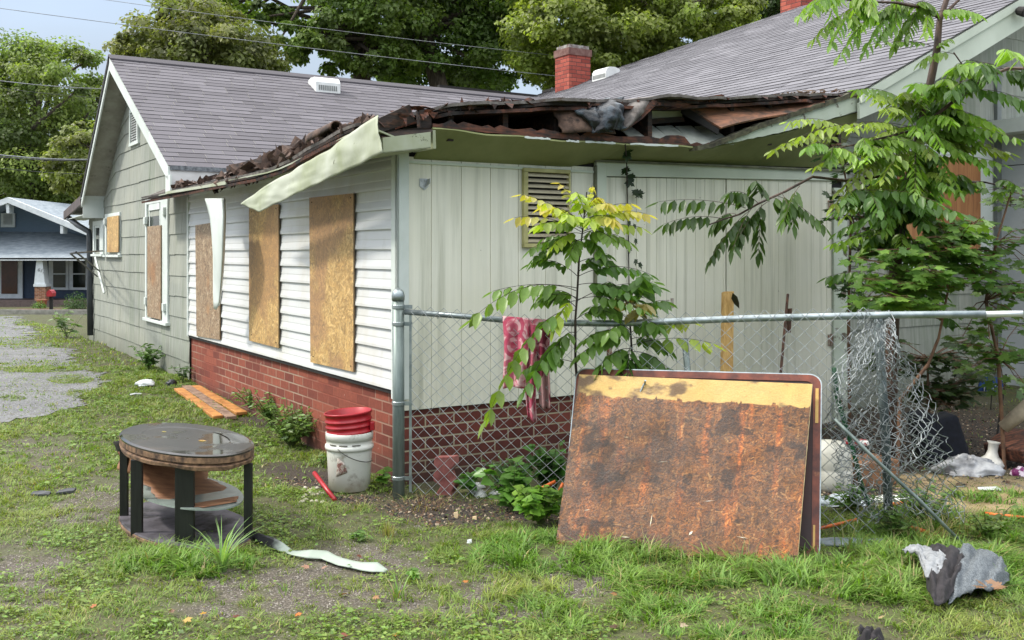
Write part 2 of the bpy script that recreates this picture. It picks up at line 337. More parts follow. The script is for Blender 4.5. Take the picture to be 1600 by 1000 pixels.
def brick_mat(name, c1, c2, c3, mort, scale=1, coord=None, paint=0, sw=.5):
    m = MT(name); x, y, z = m.sep(); vec = m.comb(m.math('ADD', x, y), z); t = m.t.nodes.new("ShaderNodeTexBrick"); m.l(vec, t.inputs['Vector'])
    nz = m.noise(30, 4, .6); 
    t.inputs['Scale'].default_value = scale; t.inputs['Brick Width'].default_value = .212; t.inputs['Row Height'].default_value = .0735
    t.inputs['Mortar Size'].default_value = .006; t.inputs['Mortar Smooth'].default_value = .25; t.inputs['Bias'].default_value = 0
    t.inputs['Color1'].default_value = (0, 0, 0, 1); t.inputs['Color2'].default_value = (1, 1, 1, 1); t.inputs['Mortar'].default_value = (.5, .5, .5, 1)
    c = m.ramp(t.outputs['Color'], [(0, c1), (.5, c2), (1, c3)]); c = m.mix(.5, c, m.ramp(nz, [(.3, .45), (.7, 1)]), 'MULTIPLY')
    big = m.noise(1.1, 5, .6)
    mo = m.mix(m.ramp(big, [(.42, 0), (.6, 1)]), mort, c2) if paint else m.mix(m.ramp(big, [(.5, 0), (.7, .5)]), mort, '#4b443b')
    c = m.mix(t.outputs['Fac'], c, mo)
    c = m.mix(m.ramp(m.noise(9, 5, .7), [(.68, 0), (.72, .8 if paint else 0)]), c, '#c0b3a8')
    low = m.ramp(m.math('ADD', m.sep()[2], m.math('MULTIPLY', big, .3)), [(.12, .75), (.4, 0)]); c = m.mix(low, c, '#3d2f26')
    m.base(c).rough(.85); h = m.math('SUBTRACT', m.math('MULTIPLY', nz, .3), t.outputs['Fac']); m.bump(h, .6, .008); return m.m
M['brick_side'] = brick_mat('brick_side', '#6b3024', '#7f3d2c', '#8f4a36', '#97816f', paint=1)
M['brick_front'] = brick_mat('brick_front', '#542620', '#673027', '#773c31', '#a1967e')
M['brick_chimney'] = brick_mat('brick_chimney', '#86372c', '#a14a3c', '#b35c4a', '#4a3430')
M['brick_tan'] = brick_mat('brick_tan', '#7a4a34', '#925d40', '#b08060', '#a59a8b')
m = MT('panel_paint'); n = m.noise(1, 4, .6, m.map((26, 26, .8))); n2 = m.noise(1.1, 5, .6); n3 = m.noise(22, 6, .75); n4 = m.noise(1, 5, .65, m.map((11, 11, .45))); z_ = m.sep()[2]
c = m.mix(m.ramp(n2, [(.35, 0), (.7, .7)]), '#e2e1d3', '#d2d0bb'); c = m.mix(m.ramp(n, [(.35, .0), (.75, .22)]), c, '#97a092'); c = m.mix(m.ramp(n3, [(.66, 0), (.78, .45)]), c, '#6e6d60')
c = m.mix(m.ramp(n4, [(.50, 0), (.70, .55)]), c, '#8f927e'); c = m.mix(m.ramp(m.vor(5.5, out='Distance'), [(.028, .7), (.034, 0)]), c, '#5d574a')
c = m.mix(m.ramp(m.math('ADD', z_, m.math('MULTIPLY', n4, .8)), [(.35, .55), (.85, 0)]), c, '#9a9c8c')
m.base(c).rough(.6); m.bump(n, .2, .003); M['panel'] = m.m
m = MT('soffit_paint'); n = m.noise(3, 5, .6); n2 = m.noise(25, 5, .7)
m.base(m.mix(m.ramp(n2, [(.6, 0), (.8, .5)]), m.ramp(n, [(.3, '#727849'), (.7, '#888d5e')]), '#5b5a40')).rough(.7); M['soffit'] = m.m
def peel(name, a, b, under, amt=.6):
    m = MT(name); n = m.noise(7, 7, .7); n2 = m.noise(2.3, 5, .6); c = m.mix(m.ramp(n2, [(.4, 0), (.68, .8)]), a, b)
    f = m.ramp(n, [(amt, 0), (amt+.03, 1)]); c = m.mix(f, c, under); m.base(c).rough(.6); m.bump(f, .3, .003); return m.m
M['white_trim'] = peel('white_trim', '#ccd3cf', '#b4bdb6', '#80857c', .72)
M['green_trim'] = peel('green_trim', '#c2cabb', '#b1baaa', '#74796c', .74)
M['mildew_trim'] = peel('mildew_trim', '#a9ae9e', '#868e68', '#4d4f36', .66)
M['peeled_trim'] = peel('peeled_trim', '#bac4b5', '#a2ab98', '#5d5748', .58)
def shingle(name, a, b, c_, grit=150):
    m = MT(name); r_ = m.sep(m.attr()[0])[0]; n = m.noise(1.3, 5, .65); n2 = m.noise(grit, 3, .7); n4 = m.noise(9, 5, .7)
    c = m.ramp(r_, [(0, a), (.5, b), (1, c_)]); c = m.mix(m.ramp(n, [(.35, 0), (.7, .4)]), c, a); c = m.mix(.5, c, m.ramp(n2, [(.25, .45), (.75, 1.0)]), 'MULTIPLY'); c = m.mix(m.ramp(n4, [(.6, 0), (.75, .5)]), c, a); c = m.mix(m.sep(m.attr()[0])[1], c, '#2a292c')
    m.base(c).rough(.9); m.bump(n2, .4, .004); return m.m
M['shingle_main'] = shingle('shingle_main', '#504d52', '#615e64', '#706d73')
M['shingle_wing'] = shingle('shingle_wing', '#5b5a60', '#6f6e74', '#818086')
m = MT('char'); n = m.noise(1, 6, .65, m.map((6, 30, 30))); n2 = m.noise(4, 5, .6)
c = m.ramp(n, [(.3, '#120d0a'), (.5, '#2b1d15'), (.66, '#5b3a26'), (.8, '#8a5a3c')]); c = m.mix(m.ramp(n2, [(.4, .8), (.6, 0)]), c, '#0f0c0b')
m.base(c).rough(.75); m.bump(n, .7, .01); M['char'] = m.m
M['rust_wood'] = simple('rust_wood', '#241510', '#6e3f2a', 9, .7, .6, sc=(1, 6, 6), dirt=('#140d0a', 5, .48))
M['black'] = simple('charcoal', '#0b0a0a', '#1c1917', 9, .8, .4)
M['torn_felt'] = simple('torn_felt', '#2a201b', '#6e574a', 9, .85, .8, dirt=('#241c1a', 13, .52), bd=.01)
M['grey_felt'] = simple('grey_felt', '#4a4542', '#7d7874', 14, .9, .6, dirt=('#3a2a20', 7, .55), bd=.01)
M['deck'] = simple('deck', '#7a5c4c', '#b07a5e', 7, .7, .3, sc=(1, 4, 4), dirt=('#4b443e', 5, .5))
M['plastic_blue'] = simple('plastic_blue', '#0d1014', '#4c5862', 11, .3, .8, lo=.48, hi=.70, bd=.02)
def osb(name, cols, dirt, dsc, dlo, dhi):
    m = MT(name); pr = None
    for k, (rot, sc) in enumerate((((.4, .7, .3), (10, 42, 42)), ((1.9, .2, 1.1), (42, 10, 36)), ((.9, 1.2, 2.2), (36, 42, 9)))):
        v = m.sep(m.vor(1, m.map(sc, rot)))[0]; c = m.ramp(v, [(0, cols[0]), (.5, cols[1]), (1, cols[2])]); pr = c if pr is None else m.mix(.45, pr, c)
    n = m.noise(dsc, 6, .6, dist=.6); pr = m.mix(m.ramp(n, [(dlo, 0), (dhi, .85)]), pr, dirt); m.base(pr).rough(.75); return m
m = osb('osb', ('#8a6330', '#b98b4b', '#dcb878'), '#6b5a45', 2.2, .46, .64); M['osb'] = m.m
m = osb('osb_weathered', ('#4f3a29', '#7d5f45', '#b2987c'), '#5d4327', 3, .5, .7); M['osb_old'] = m.m
# ------------------------------------------------------------------ setting: ground
def pxy(x, y):
    h = hgt(x, y); y = np.maximum(y, .5); return 800+FPX*x/y, HOR+FPX*(CZ-h)/y
def ell(px, py, cx, cy, rx, ry, soft=.35): d = np.sqrt(((px-cx)/rx)**2+((py-cy)/ry)**2); return 1-sst(d, 1-soft, 1+soft)
def masks(x, y):
    px, py = pxy(x, y); n = fbm(x*2.2, y*2.2, 40, 4); nf = fbm(x*9, y*9, 44, 3); wob = (n-.5)*1.2
    vis = sst(y, 1, 2)
    grav = np.zeros_like(px)
    for e in ((455, 915, 150, 38), (700, 945, 190, 34), (860, 905, 110, 30), (560, 880, 110, 30), (40, 880, 90, 30), (165, 775, 55, 30), (130, 800, 60, 22), (30, 930, 60, 22), (330, 950, 60, 16), (60, 700, 70, 24)):
        grav = np.maximum(grav, ell(px, py, e[0]+wob*40, e[1]+wob*20, e[2], e[3], .4))
    grav = np.clip(grav*(.35+1.05*sst(nf+.5*(n-.5), .40, .62))+sst(n, .64, .78)*.4, 0, 1)
    dark = np.zeros_like(px)
    for e in ((710, 800, 100, 18), (570, 783, 45, 9), (820, 798, 80, 20), (1430, 690, 230, 66), (1560, 715, 110, 28), (450, 735, 40, 12), (1340, 760, 90, 30), (420, 660, 40, 14), (500, 750, 60, 16)):
        dark = np.maximum(dark, ell(px, py, e[0]+wob*40, e[1]+wob*20, e[2], e[3], .45))
    front = (y < 6.0) | (px > 640)
    sand = np.maximum(ell(px, py, 1560, 775, 130, 26, .4), ell(px, py, 1440, 752, 70, 12, .5))*sst(nf, .2, .5)
    dark = np.where(sand > .4, dark*.3, dark)
    return px, py, n, nf, grav*vis, dark*vis, sand*vis
def drive_mask(x, y):
    px, py = pxy(x, y); n = (fbm(x*3, y*3, 70, 4)-.5)
    edge = np.interp(py, [495, 505, 520, 532, 545, 560, 590, 625, 660, 690], [25, 38, 55, 60, 108, 120, 165, 150, 20, -120])
    return (px < edge+n*90) & (y > 6.5) & (y < 33.2)
xs = np.concatenate([-np.geomspace(400, 14, 24), np.linspace(-13.8, -4, 40)[:-1], np.linspace(-4, 5, 181), np.linspace(5.2, 14, 30), np.geomspace(15, 400, 20)])
ys = np.concatenate([-np.geomspace(60, 2, 8), np.linspace(-1.5, 3, 8), np.linspace(3.1, 12, 179), np.linspace(12.1, 60, 120), np.geomspace(61, 900, 24)])
X, Y = np.meshgrid(xs, ys); Z = hgt(X, Y); px, py, n, nf, gr, dk, sn = masks(X, Y)
V = np.stack([X.ravel(), Y.ravel(), Z.ravel()], 1); nx, ny = len(xs), len(ys); I = np.arange(nx*ny).reshape(ny, nx)
F = np.stack([I[:-1, :-1].ravel(), I[:-1, 1:].ravel(), I[1:, 1:].ravel(), I[1:, :-1].ravel()], 1)
kind(mesh_np('ground', V, F, M['ground'], None, np.stack([gr.ravel(), dk.ravel(), sn.ravel()], 1), True), 'structure')
xs = np.linspace(-14, -2, 241); ys = np.linspace(6.6, 33, 440); X, Y = np.meshgrid(xs, ys); I = np.arange(X.size).reshape(X.shape)
ok = drive_mask(X, Y); q = ok[:-1, :-1] & ok[1:, :-1] & ok[:-1, 1:] & ok[1:, 1:]
F = np.stack([I[:-1, :-1][q], I[:-1, 1:][q], I[1:, 1:][q], I[1:, :-1][q]], 1)
kind(mesh_np('driveway', np.stack([X.ravel(), Y.ravel(), (hgt(X, Y)+.006).ravel()], 1), F, M['asphalt'], None, None, True), 'structure')
def strip_y(name, y0, y1, up, mat, x0=-60, x1=30, kd='structure', th=0):
    mb = MB(); N = 60
    for j in range(N+1):
        x = x0+(x1-x0)*j/N; mb.v += [(x, y0, float(-1.35*sst(y0, 14, 52)+.12)+up), (x, y1, float(-1.35*sst(y1, 14, 52)+.12)+up)]
        if th: mb.v += [(x, y0, mb.v[-2][2]-th), (x, y1, mb.v[-2][2]-th)]
    if th:
        for j in range(N): a = j*4; mb.f += [(a, a+4, a+5, a+1), (a+2, a+6, a+4, a), (a+1, a+5, a+7, a+3)]
    else:
        for j in range(N): a = j*2; mb.f.append((a, a+2, a+3, a+1))
    return kind(mb.build(name, mat), kd)
strip_y('road', 33.5, 38.5, .05, M['road']); strip_y('kerb', 33.2, 33.5, .14, M['kerb'], th=.2); strip_y('kerb', 38.5, 38.8, .14, M['kerb'], th=.2)
strip_y('sidewalk', 40.6, 41.6, .06, M['kerb'])
# ------------------------------------------------------------------ grass, weeds and litter on the ground (uncountable)
def blades(pos, h, wd, az, bend, col, nseg=3):
    N = len(pos); d = np.stack([np.cos(az), np.sin(az), np.zeros(N)], 1); sd_ = np.stack([-np.sin(az), np.cos(az), np.zeros(N)], 1); V = []
    for j in range(nseg+1):
        a = j/nseg; c = pos+d*(bend*h*a*a)[:, None]; c[:, 2] += h*(a-.35*np.minimum(bend, 1.6)*a*a); ww = (wd*(1-a**1.5)*.5)[:, None]
        V += [c-sd_*ww, c+sd_*ww] if j < nseg else [c]
    K = 2*nseg+1; V = np.stack(V, 1).reshape(-1, 3); t = []
    for j in range(nseg-1): a = 2*j; t += [(a, a+1, a+3), (a, a+3, a+2)]
    t.append((2*nseg-2, 2*nseg-1, 2*nseg)); F = np.array(t)[None]+(np.arange(N)*K)[:, None, None]
    return V, F.reshape(-1, 3), np.repeat(col, K, axis=0)
def under_thing(x, y):
    s = (x-C0.x)*UX.x+(y-C0.y)*UX.y; t = (x-C0.x)*VX.x+(y-C0.y)*VX.y
    return ((s > -.01) & (t > -.01) & (s < 20)) | ((s > 4.3) & (t > .0))
def scatter(N, y0, y1, xa, xb, seed):
    r = np.random.default_rng(seed); y = y0+(y1-y0)*r.random(N)**1.0; x = (xa+(xb-xa)*r.random(N)); return x, y, r
acc = []
GC = [np.array(c) for c in ((.165, .255, .045), (.12, .22, .04), (.25, .30, .065), (.34, .28, .13))]
for (N, y0, y1, xa, xb, hs, ws, seed) in ((150000, 3.4, 6.2, -3.4, 3.4, 1, 1, 1), (170000, 6.2, 12, -6.5, -.6, 1.15, 1.7, 2), (34000, 4.2, 9.5, 1.2, 7, 1.1, 1.4, 3), (110000, 11.5, 32, -19, -3, 1.5, 3.6, 4), (34000, 38.9, 47, -34, -17, 1.6, 8, 5), (26000, 8.5, 16, -9, -4, 1.2, 2, 6)):
    x, y, r = scatter(N, y0, y1, xa, xb, seed); px, py, n, nf, gr, dk, sn = masks(x, y); cl_ = fbm(x*17, y*17, 120, 2); c2_ = fbm(x*5.5, y*5.5, 130, 2)
    dens = .42+1.3*(n-.3)+.9*(nf-.5)+1.7*(cl_-.5)+.9*(c2_-.5)-.95*gr-1.2*dk-1.2*sn
    lush = np.maximum(ell(px, py, 1250, 905, 330, 50, .5), np.maximum(ell(px, py, 1500, 850, 150, 90, .5), ell(px, py, 900, 870, 170, 34, .5)))
    lush = np.maximum(lush, np.maximum(ell(px, py, 290, 885, 110, 24, .5), .5*ell(px, py, 1100, 960, 400, 60, .5))); lush = lush*sst(c2_+.4*(cl_-.5), .28, .6)
    dens = dens+lush*.9+.2*(px < 400); dm = drive_mask(x, y); strip_ = np.zeros_like(px)
    for e in ((60, 573, 75, 9), (110, 594, 32, 6), (170, 617, 60, 8), (60, 536, 90, 8), (20, 623, 20, 4)): strip_ = np.maximum(strip_, ell(px, py, *e, .5))
    dens = dens-1.1*ell(px, py, 1480, 700, 260, 62, .4); dens = np.where(dm, np.where(strip_ > .3, 1.1, .02+.25*(nf > .62)), dens); dens = np.where(y > 38, .9, dens); dens = np.where((y > 14) & (~dm), dens+.5, dens)
    if seed == 6: dens = np.where(dm & (strip_ > .3), 1., 0)
    keep = (r.random(len(x)) < np.clip(dens, .05, 1)) & ~under_thing(x, y)
    x, y, n, nf, lush, px, py, cl_, c2_ = (q[keep] for q in (x, y, n, nf, lush, px, py, cl_, c2_)); N = len(x)
    h = (.012+.018*r.random(N)+.05*np.clip(cl_-.45, 0, 1)+.03*np.clip(c2_-.45, 0, 1))*hs*(1+1.9*lush*(.5+.8*r.random(N)))
    k = r.random(N)[:, None]; yel = np.clip((n-.5)*3+(c2_-.5)*2+r.normal(0, .4, N), 0, 1)[:, None]; dry = (r.random(N) < .06+.35*np.clip(.5-c2_, 0, 1))[:, None]
    col = GC[0]*(1-yel)+GC[2]*yel; col = np.where(lush[:, None] > .4, GC[1]*.5+col*.5+np.array([.0, .03, 0]), col); col = np.where(dry, GC[3], col)*(.6+.7*k)
    pos = np.stack([x, y, hgt(x, y)-.003], 1); az_ = vnoise(x*12, y*12, 77)*9+r.normal(0, 1., N)
    acc.append(blades(pos, h, (.003+.0035*r.random(N))*ws*(1+.8*lush), az_, .4+1.4*r.random(N), col, 3 if y0 < 6 else 2))
def join(acc):
    n = 0; V = []; F = []; Cc = []
    for v, f, c in acc: V.append(v); F.append(f+n); Cc.append(c); n += len(v)
    return np.concatenate(V), np.concatenate(F), np.concatenate(Cc)
V, F, Cc = join(acc); kind(mesh_np('grass', V, F, M['grass'], None, Cc, False), 'stuff')
# low broad leaved ground cover
acc = []
for (N, y0, y1, xa, xb, ls, seed) in ((120000, 3.4, 6.2, -3.4, 3.4, 1, 21), (60000, 6.2, 12, -6, -.6, 1.5, 22), (7000, 5.4, 8.5, 1.2, 4.5, 1.6, 23)):
    x, y, r = scatter(N, y0, y1, xa, xb, seed); px, py, n, nf, gr, dk, sn = masks(x, y); c2 = fbm(x*3.1, y*3.1, 90, 3)
    clov = np.maximum(np.maximum(ell(px, py, 120, 950, 200, 80, .5), ell(px, py, 560, 985, 260, 30, .6)), .35*(px < 450))
    dens = -.38+2.2*(c2-.38)+.6*clov-.8*gr-.8*dk-1.2*sn; dens = np.where(drive_mask(x, y), 0, dens)
    keep = (r.random(len(x)) < np.clip(dens, 0.01, 1)) & ~under_thing(x, y); x, y, c2 = x[keep], y[keep], c2[keep]; N = len(x)
    col = np.array([.13, .235, .05])*(.55+.8*r.random((N, 1)))+np.array([.08, .05, 0])*(r.random((N, 1)))
    az = r.random(N)*2*PI; xd = np.stack([np.cos(az), np.sin(az), .25*r.random(N)], 1); nr = np.stack([r.normal(0, .35, N), r.normal(0, .35, N), np.ones(N)], 1)
    ln = (.012+.018*r.random(N)**1.5)*ls; acc.append(inst(DIA_V, DIA_F, np.stack([x, y, hgt(x, y)+.006+.022*r.random(N)], 1), xd, nr, ln, ln*.75, col))
V, F, Cc = join(acc); kind(mesh_np('ground_cover_weeds', V, F, M['grass'], None, Cc), 'stuff')
# pebbles, chips of burnt wood and leaf litter
acc = []
for (N, y0, y1, xa, xb, seed) in ((70000, 3.5, 6.6, -3.4, 3.4, 31), (22000, 5.6, 9.5, .9, 5.5, 32), (6000, 6.5, 12, -6, -2.5, 33)):
    x, y, r = scatter(N, y0, y1, xa, xb, seed); px, py, n, nf, gr, dk, sn = masks(x, y)
    keep = (r.random(len(x)) < np.clip(gr*.9+dk*1.0+.08+.15*sn, 0, 1)) & ~under_thing(x, y)
    x, y, gr, dk = x[keep], y[keep], gr[keep], dk[keep]; N = len(x); k = r.random((N, 1)); isd = (dk > gr)[:, None]
    col = np.where(isd, np.where(k < .5, np.array([[.02, .017, .015]]), np.where(k < .85, np.array([[.10, .055, .03]]), np.array([[.3, .24, .17]]))), np.array([[.17, .155, .135]])*(.4+1.4*k))
    az = r.random(N)*2*PI; xd = np.stack([np.cos(az), np.sin(az), r.normal(0, .2, N)], 1); nr = np.stack([r.normal(0, .4, N), r.normal(0, .4, N), np.ones(N)], 1)
    ln = .004+.008*r.random(N)+(dk > .3)*(.022*r.random(N)**2)
    TV = np.array([(0, 0, 0), (.5, .5, .05), (1, 0, 0), (.5, -.5, 0), (.5, 0, .35)]); TF = np.array([(0, 4, 1), (1, 4, 2), (2, 4, 3), (3, 4, 0)])
    acc.append(inst(TV, TF, np.stack([x, y, hgt(x, y)+.001], 1), xd, nr, ln, ln*(.4+.5*r.random(N)), col))
V, F, Cc = join(acc); kind(mesh_np('gravel', V, F, M['debris'], None, Cc), 'stuff')
# ------------------------------------------------------------------ the damaged house
HO = thing('house', 'boarded up pale green house with grey shingle roofs, brick base and burnt torn front eave', 'house', tuple(C0), rot=TH)
def hb(mb, name, mat, parent=None, **kw): return mb.build(name, mat, parent or HO, local=True, **kw)
RT = [(4.806, 2.41), (7.96, 4.05), (10.14, 2.35), (11.8, 2.17)]
def zroof(t): return float(np.interp(t, [a for a, b in RT], [b for a, b in RT]))
def R(a, b): return a+(b-a)*random.random()
# walls behind the cladding
mb = MB(); mb.slab([(.02, 5.1, -.2), (.02, 11.4, -.2), (.02, 11.4, zroof(11.4)-.1), (.02, 10.14, 2.25), (.02, 7.96, 3.95), (.02, 5.1, 2.45)], (.12, 0, 0))
mb.slab([(.02, .04, .55), (.02, 5.1, .55), (.02, 5.1, 2.14), (.02, .04, 2.14)], (.1, 0, 0)); mb.box((7, 10.9, -.2), (.1, 11.4, 2.1)); mb.box((7, 4.9, -.2), (6.85, 11, 4))
hb(mb, 'inner_wall', M['black'])
# asbestos shingle cladding: every shingle a small overlapping plate
def cladding(a0, a1, z0, ztop, put, ex=.233, ln=.62, zmax=5, ragged=True):
    mb = MB(); i = 0; z = z0
    while z < zmax:
        off = (i % 2)*ln*.5; a = a0-off; base_j = .0
        while a < a1:
            l0 = max(a, a0); l1 = min(a+ln, a1); a += ln
            if l1-l0 < .02: continue
            j = R(-.004, .004)+(R(-.03, .012) if (ragged and i == 0) else 0); g = .0018
            pts = [(l0+g, z+j), (l1-g, z+j+R(-.003, .003)), (l1-g, z+ex+.01), (l0+g, z+ex+.01)]
            zt0, zt1 = ztop(pts[3][0]), ztop(pts[2][0])
            if min(zt0, zt1) < z: 
                if max(zt0, zt1) < z+.02: continue
            p = [(pts[0][0], min(pts[0][1], zt0)), (pts[1][0], min(pts[1][1], zt1)), (pts[2][0], min(pts[2][1], zt1)), (pts[3][0], min(pts[3][1], zt0))]
            bo = .013+R(0, .003); to = .003
            mb.hexa([put(p[0][0], p[0][1], 0), put(p[1][0], p[1][1], 0), put(p[1][0], p[1][1], bo), put(p[0][0], p[0][1], bo)],
                    [put(p[3][0], p[3][1], 0), put(p[2][0], p[2][1], 0), put(p[2][0], p[2][1], to), put(p[3][0], p[3][1], to)])
        z += ex; i += 1
    return mb
mb = cladding(5.17, 11.39, .082, lambda t: zroof(t)-.10, lambda a, z, o: (-.002-o+.002, a, z)); hb(mb, 'gable_wall', M['asbestos'])
# white vinyl lap siding
mb = MB(); z = .614; i = 0
while z < 2.12:
    n = 44; z1 = min(z+.132, 2.16); sg = random.random()*9
    def row(u, v, z=z, z1=z1, sg=sg):
        t = -.005+u*5.165; wv = .0015*math.sin(t*2.3+sg)+.001*math.sin(t*6.1+sg*2); zz = z+wv*.6
        q = [(0.012, zz+.002), (-.023-wv, zz), (-.022-wv, zz+.018), (-.012-wv, zz+.06), (-.013-wv, zz+.068), (-.004, z1+.006)][int(round(v*5))]; return (q[0], t, q[1])
    mb.grid(row, n, 5); z += .130; i += 1
hb(mb, 'vinyl_siding', M['vinyl'], solid=.0)
mb = MB(); mb.box((-.035, -.03, .56), (.05, .0, 2.14)); mb.box((-.035, -.03, .56), (-.018, .06, 2.14)); hb(mb, 'corner_post', M['white_trim'], bevel=.003)
mb = MB(); mb.box((-.03, 5.150, .60), (.0, 5.185, 2.1)); hb(mb, 'trim_board', M['white_trim'])
# brick base
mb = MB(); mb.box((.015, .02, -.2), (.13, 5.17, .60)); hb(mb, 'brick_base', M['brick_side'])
sB = FW(946, 500, 0).x
mb = MB(); mb.box((.0155, .0195, -.2), (sB, .13, .484)); hb(mb, 'brick_base', M['brick_front'])
mb = MB(); mb.box((-.012, .06, .585), (.02, 5.16, .612)); hb(mb, 'sill_board', M['black'])
# front panel wall
sL, sD0, sDc, sD1, sJ = (FW(p, 400, 0).x for p in (930, 946, 1135, 1300, 1321))
mb = MB(); s = .0
while s < sL-.01: e = min(s+.223, sL); mb.box((s+(.0 if s == 0 else .003), 0, .484+R(-.002, .002)), (e, .018, 2.12)); s = e+.002
mb.box((.001, .007, .49), (sL-.001, .017, 2.115)); hb(mb, 'panel_wall', M['panel'], bevel=.0015)
mb = MB(); mb.box((0, .019, .48), (4.3, .1, 2.2)); hb(mb, 'inner_wall', M['black'])
mb = MB(); mb.box((.0, -.012, 2.076), (sL-.02, .0, 2.092)); hb(mb, 'ledge_strip', M['green_trim'])
zhs = lambda s: float(np.interp(s, [1.55, 4.05], [2.055, 2.125]))
zh = 2.06
mb = MB(); mb.box((sL, -.02, -.02), (sD0-.004, .018, 2.17)); mb.hexa([(sD0-.004, -.02, zhs(sD0)), (sJ, -.02, zhs(sJ)), (sJ, .018, zhs(sJ)), (sD0-.004, .018, zhs(sD0))], [(sD0-.004, -.02, 2.165), (sJ, -.02, 2.215), (sJ, .018, 2.215), (sD0-.004, .018, 2.165)]); hb(mb, 'door_frame', M['green_trim'], bevel=.002)
mb = MB(); mb.hexa([(sL-.03, -.045, 2.155), (sJ+.01, -.045, 2.205), (sJ+.01, 0, 2.205), (sL-.03, 0, 2.155)], [(sL-.03, -.045, 2.17), (sJ+.01, -.045, 2.22), (sJ+.01, 0, 2.22), (sL-.03, 0, 2.17)]); mb.box((sL-.018, -.028, 1.2), (sL-.002, -.0, 2.13)); hb(mb, 'drip_cap', simple('drip', '#4e5044', '#74765f', 9, .7))
mb = MB(); mb.box((sD1+.004, -.02, -.02), (sJ, .018, zh)); mb.box((sJ-.03, .0, -.02), (sJ, .36, 2.3)); hb(mb, 'jamb', M['peeled_trim'])
for (a, b, gr) in ((sD0, sDc-.006, .098), (sDc+.006, sD1, .196)):
    mb = MB(); s = a
    while s < b-.005: e = min(s+gr, b); mb.hexa([(s, 0, .03), (e-.004, 0, .03), (e-.004, .018, .03), (s, .018, .03)], [(s, 0, zhs(s)-.006), (e-.004, 0, zhs(e)-.006), (e-.004, .018, zhs(e)-.006), (s, .018, zhs(s)-.006)]); s = e
    mb.box((a+.001, .006, .035), (b-.001, .017, zh-.008)); d = hb(mb, 'door', M['panel'], bevel=.0015)
    for pz in ((.75, 1.9) if gr > .1 else (.8,)):
        x = b-.02 if gr > .1 else a+.02; q = MB(); q.box((x-.035, -.006, pz-.05), (x+.035, -.001, pz+.05)); q.tube([(x+.0, -.009, pz-.055), (x, -.009, pz+.055)], .007); hb(q, 'hinge', simple('rusty_hinge', '#8f8d80', '#7a4a30', 40, .7), d)
mb = MB(); q = FW(1050, 470, 0); mb.box((q.x-.015, -.004, q.z-.05), (q.x+.015, -.001, q.z+.02)); mb.box((q.x-.06, -.003, q.z+.0), (q.x-.03, -.001, q.z+.008)); hb(mb, 'latch_plate', simple('old_latch', '#b8b6ae', '#8a7a6c', 60, .6))
mb = MB(); a = FW(655, 279, 0); b = FW(674, 297, 0)
mb.box((a.x, -.006, a.z-.05), (a.x+.065, -.001, a.z)); mb.slab([(a.x+.0, -.006, a.z-.05), (a.x+.065, -.006, a.z-.05), (a.x+.035, -.006, a.z-.075)], (0, .004, 0)); mb.slab([(a.x+.05, -.006, a.z-.005), (a.x+.052, -.05, a.z-.0), (a.x+.05, -.05, a.z-.03), (a.x+.03, -.006, a.z-.065)], (.005, 0, 0))
for dx, dz in ((.015, -.012), (.04, -.012), (.03, -.058)): mb.lathe([(.006, 0), (.006, .003)], (a.x+dx, -.009, a.z+dz), 8, mat=Matrix.Rotation(PI/2, 3, 'X'))
hb(mb, 'wall_bracket', simple('bracket_metal', '#9ba0a0', '#c4c8c8', 30, .4, metal=.6))
# louvred vent
a = FW(816, 262, .01); b = FW(889, 387, .01); mb = MB(); fw = .028
zt, zb = a.z, b.z; s0, s1 = a.x, b.x
for (x0, x1, z0, z1) in ((s0, s1, zt-fw, zt), (s0, s1, zb, zb+fw), (s0, s0+fw*1.25, zb+fw, zt-fw), (s1-fw*.6, s1, zb+fw, zt-fw)): mb.box((x0, -.035, z0), (x1, -.001, z1))
tan = simple('tan_metal', '#97935f', '#b5b07d', 8, .5, dirt=('#6f6a45', 6, .6)); vt = hb(mb, 'louvre_vent', tan, bevel=.004)
mb = MB(); n = 13
for k in range(n):
    z = zb+fw+(zt-zb-2*fw)*(k+.2)/n; mb.hexa([(s0+fw, -.032, z), (s1-fw*.6, -.032, z), (s1-fw*.6, -.004, z+.024), (s0+fw, -.004, z+.024)], [(s0+fw, -.032, z+.012), (s1-fw*.6, -.032, z+.012), (s1-fw*.6, -.004, z+.027), (s0+fw, -.004, z+.027)])
hb(mb, 'louvres', simple('louvre_tan', '#a89f86', '#bdb59c', 12, .5), vt)
mb = MB(); mb.box((s0+.01, -.003, zb+.01), (s1-.01, -.001, zt-.01)); hb(mb, 'vent_backing', M['black'], vt)
# soffit of the front eave
EDGE = [(676, 199), (760, 208), (900, 220), (1060, 227), (1110, 230), (1225, 206), (1345, 172)]
def edge_pt(px, off=.3, dy=0): return FW(px, float(np.interp(px, [e[0] for e in EDGE], [e[1] for e in EDGE]))+dy, off)
mb = MB(); NS = 40
def sof(u, v):
    px = 676+(1345-676)*u; e = edge_pt(px, .3, 1); i = Vector((e.x+.02, 0, float(np.interp(e.x, [0, 1.3, 1.62, 4.1], [2.11, 2.115, 2.175, 2.235])))); q = i+(e-i)*v; q.z += .006*math.sin(u*37)*v; return q
mb.grid(sof, NS, 4); sofo = hb(mb, 'front_soffit', M['soffit'], solid=.012)
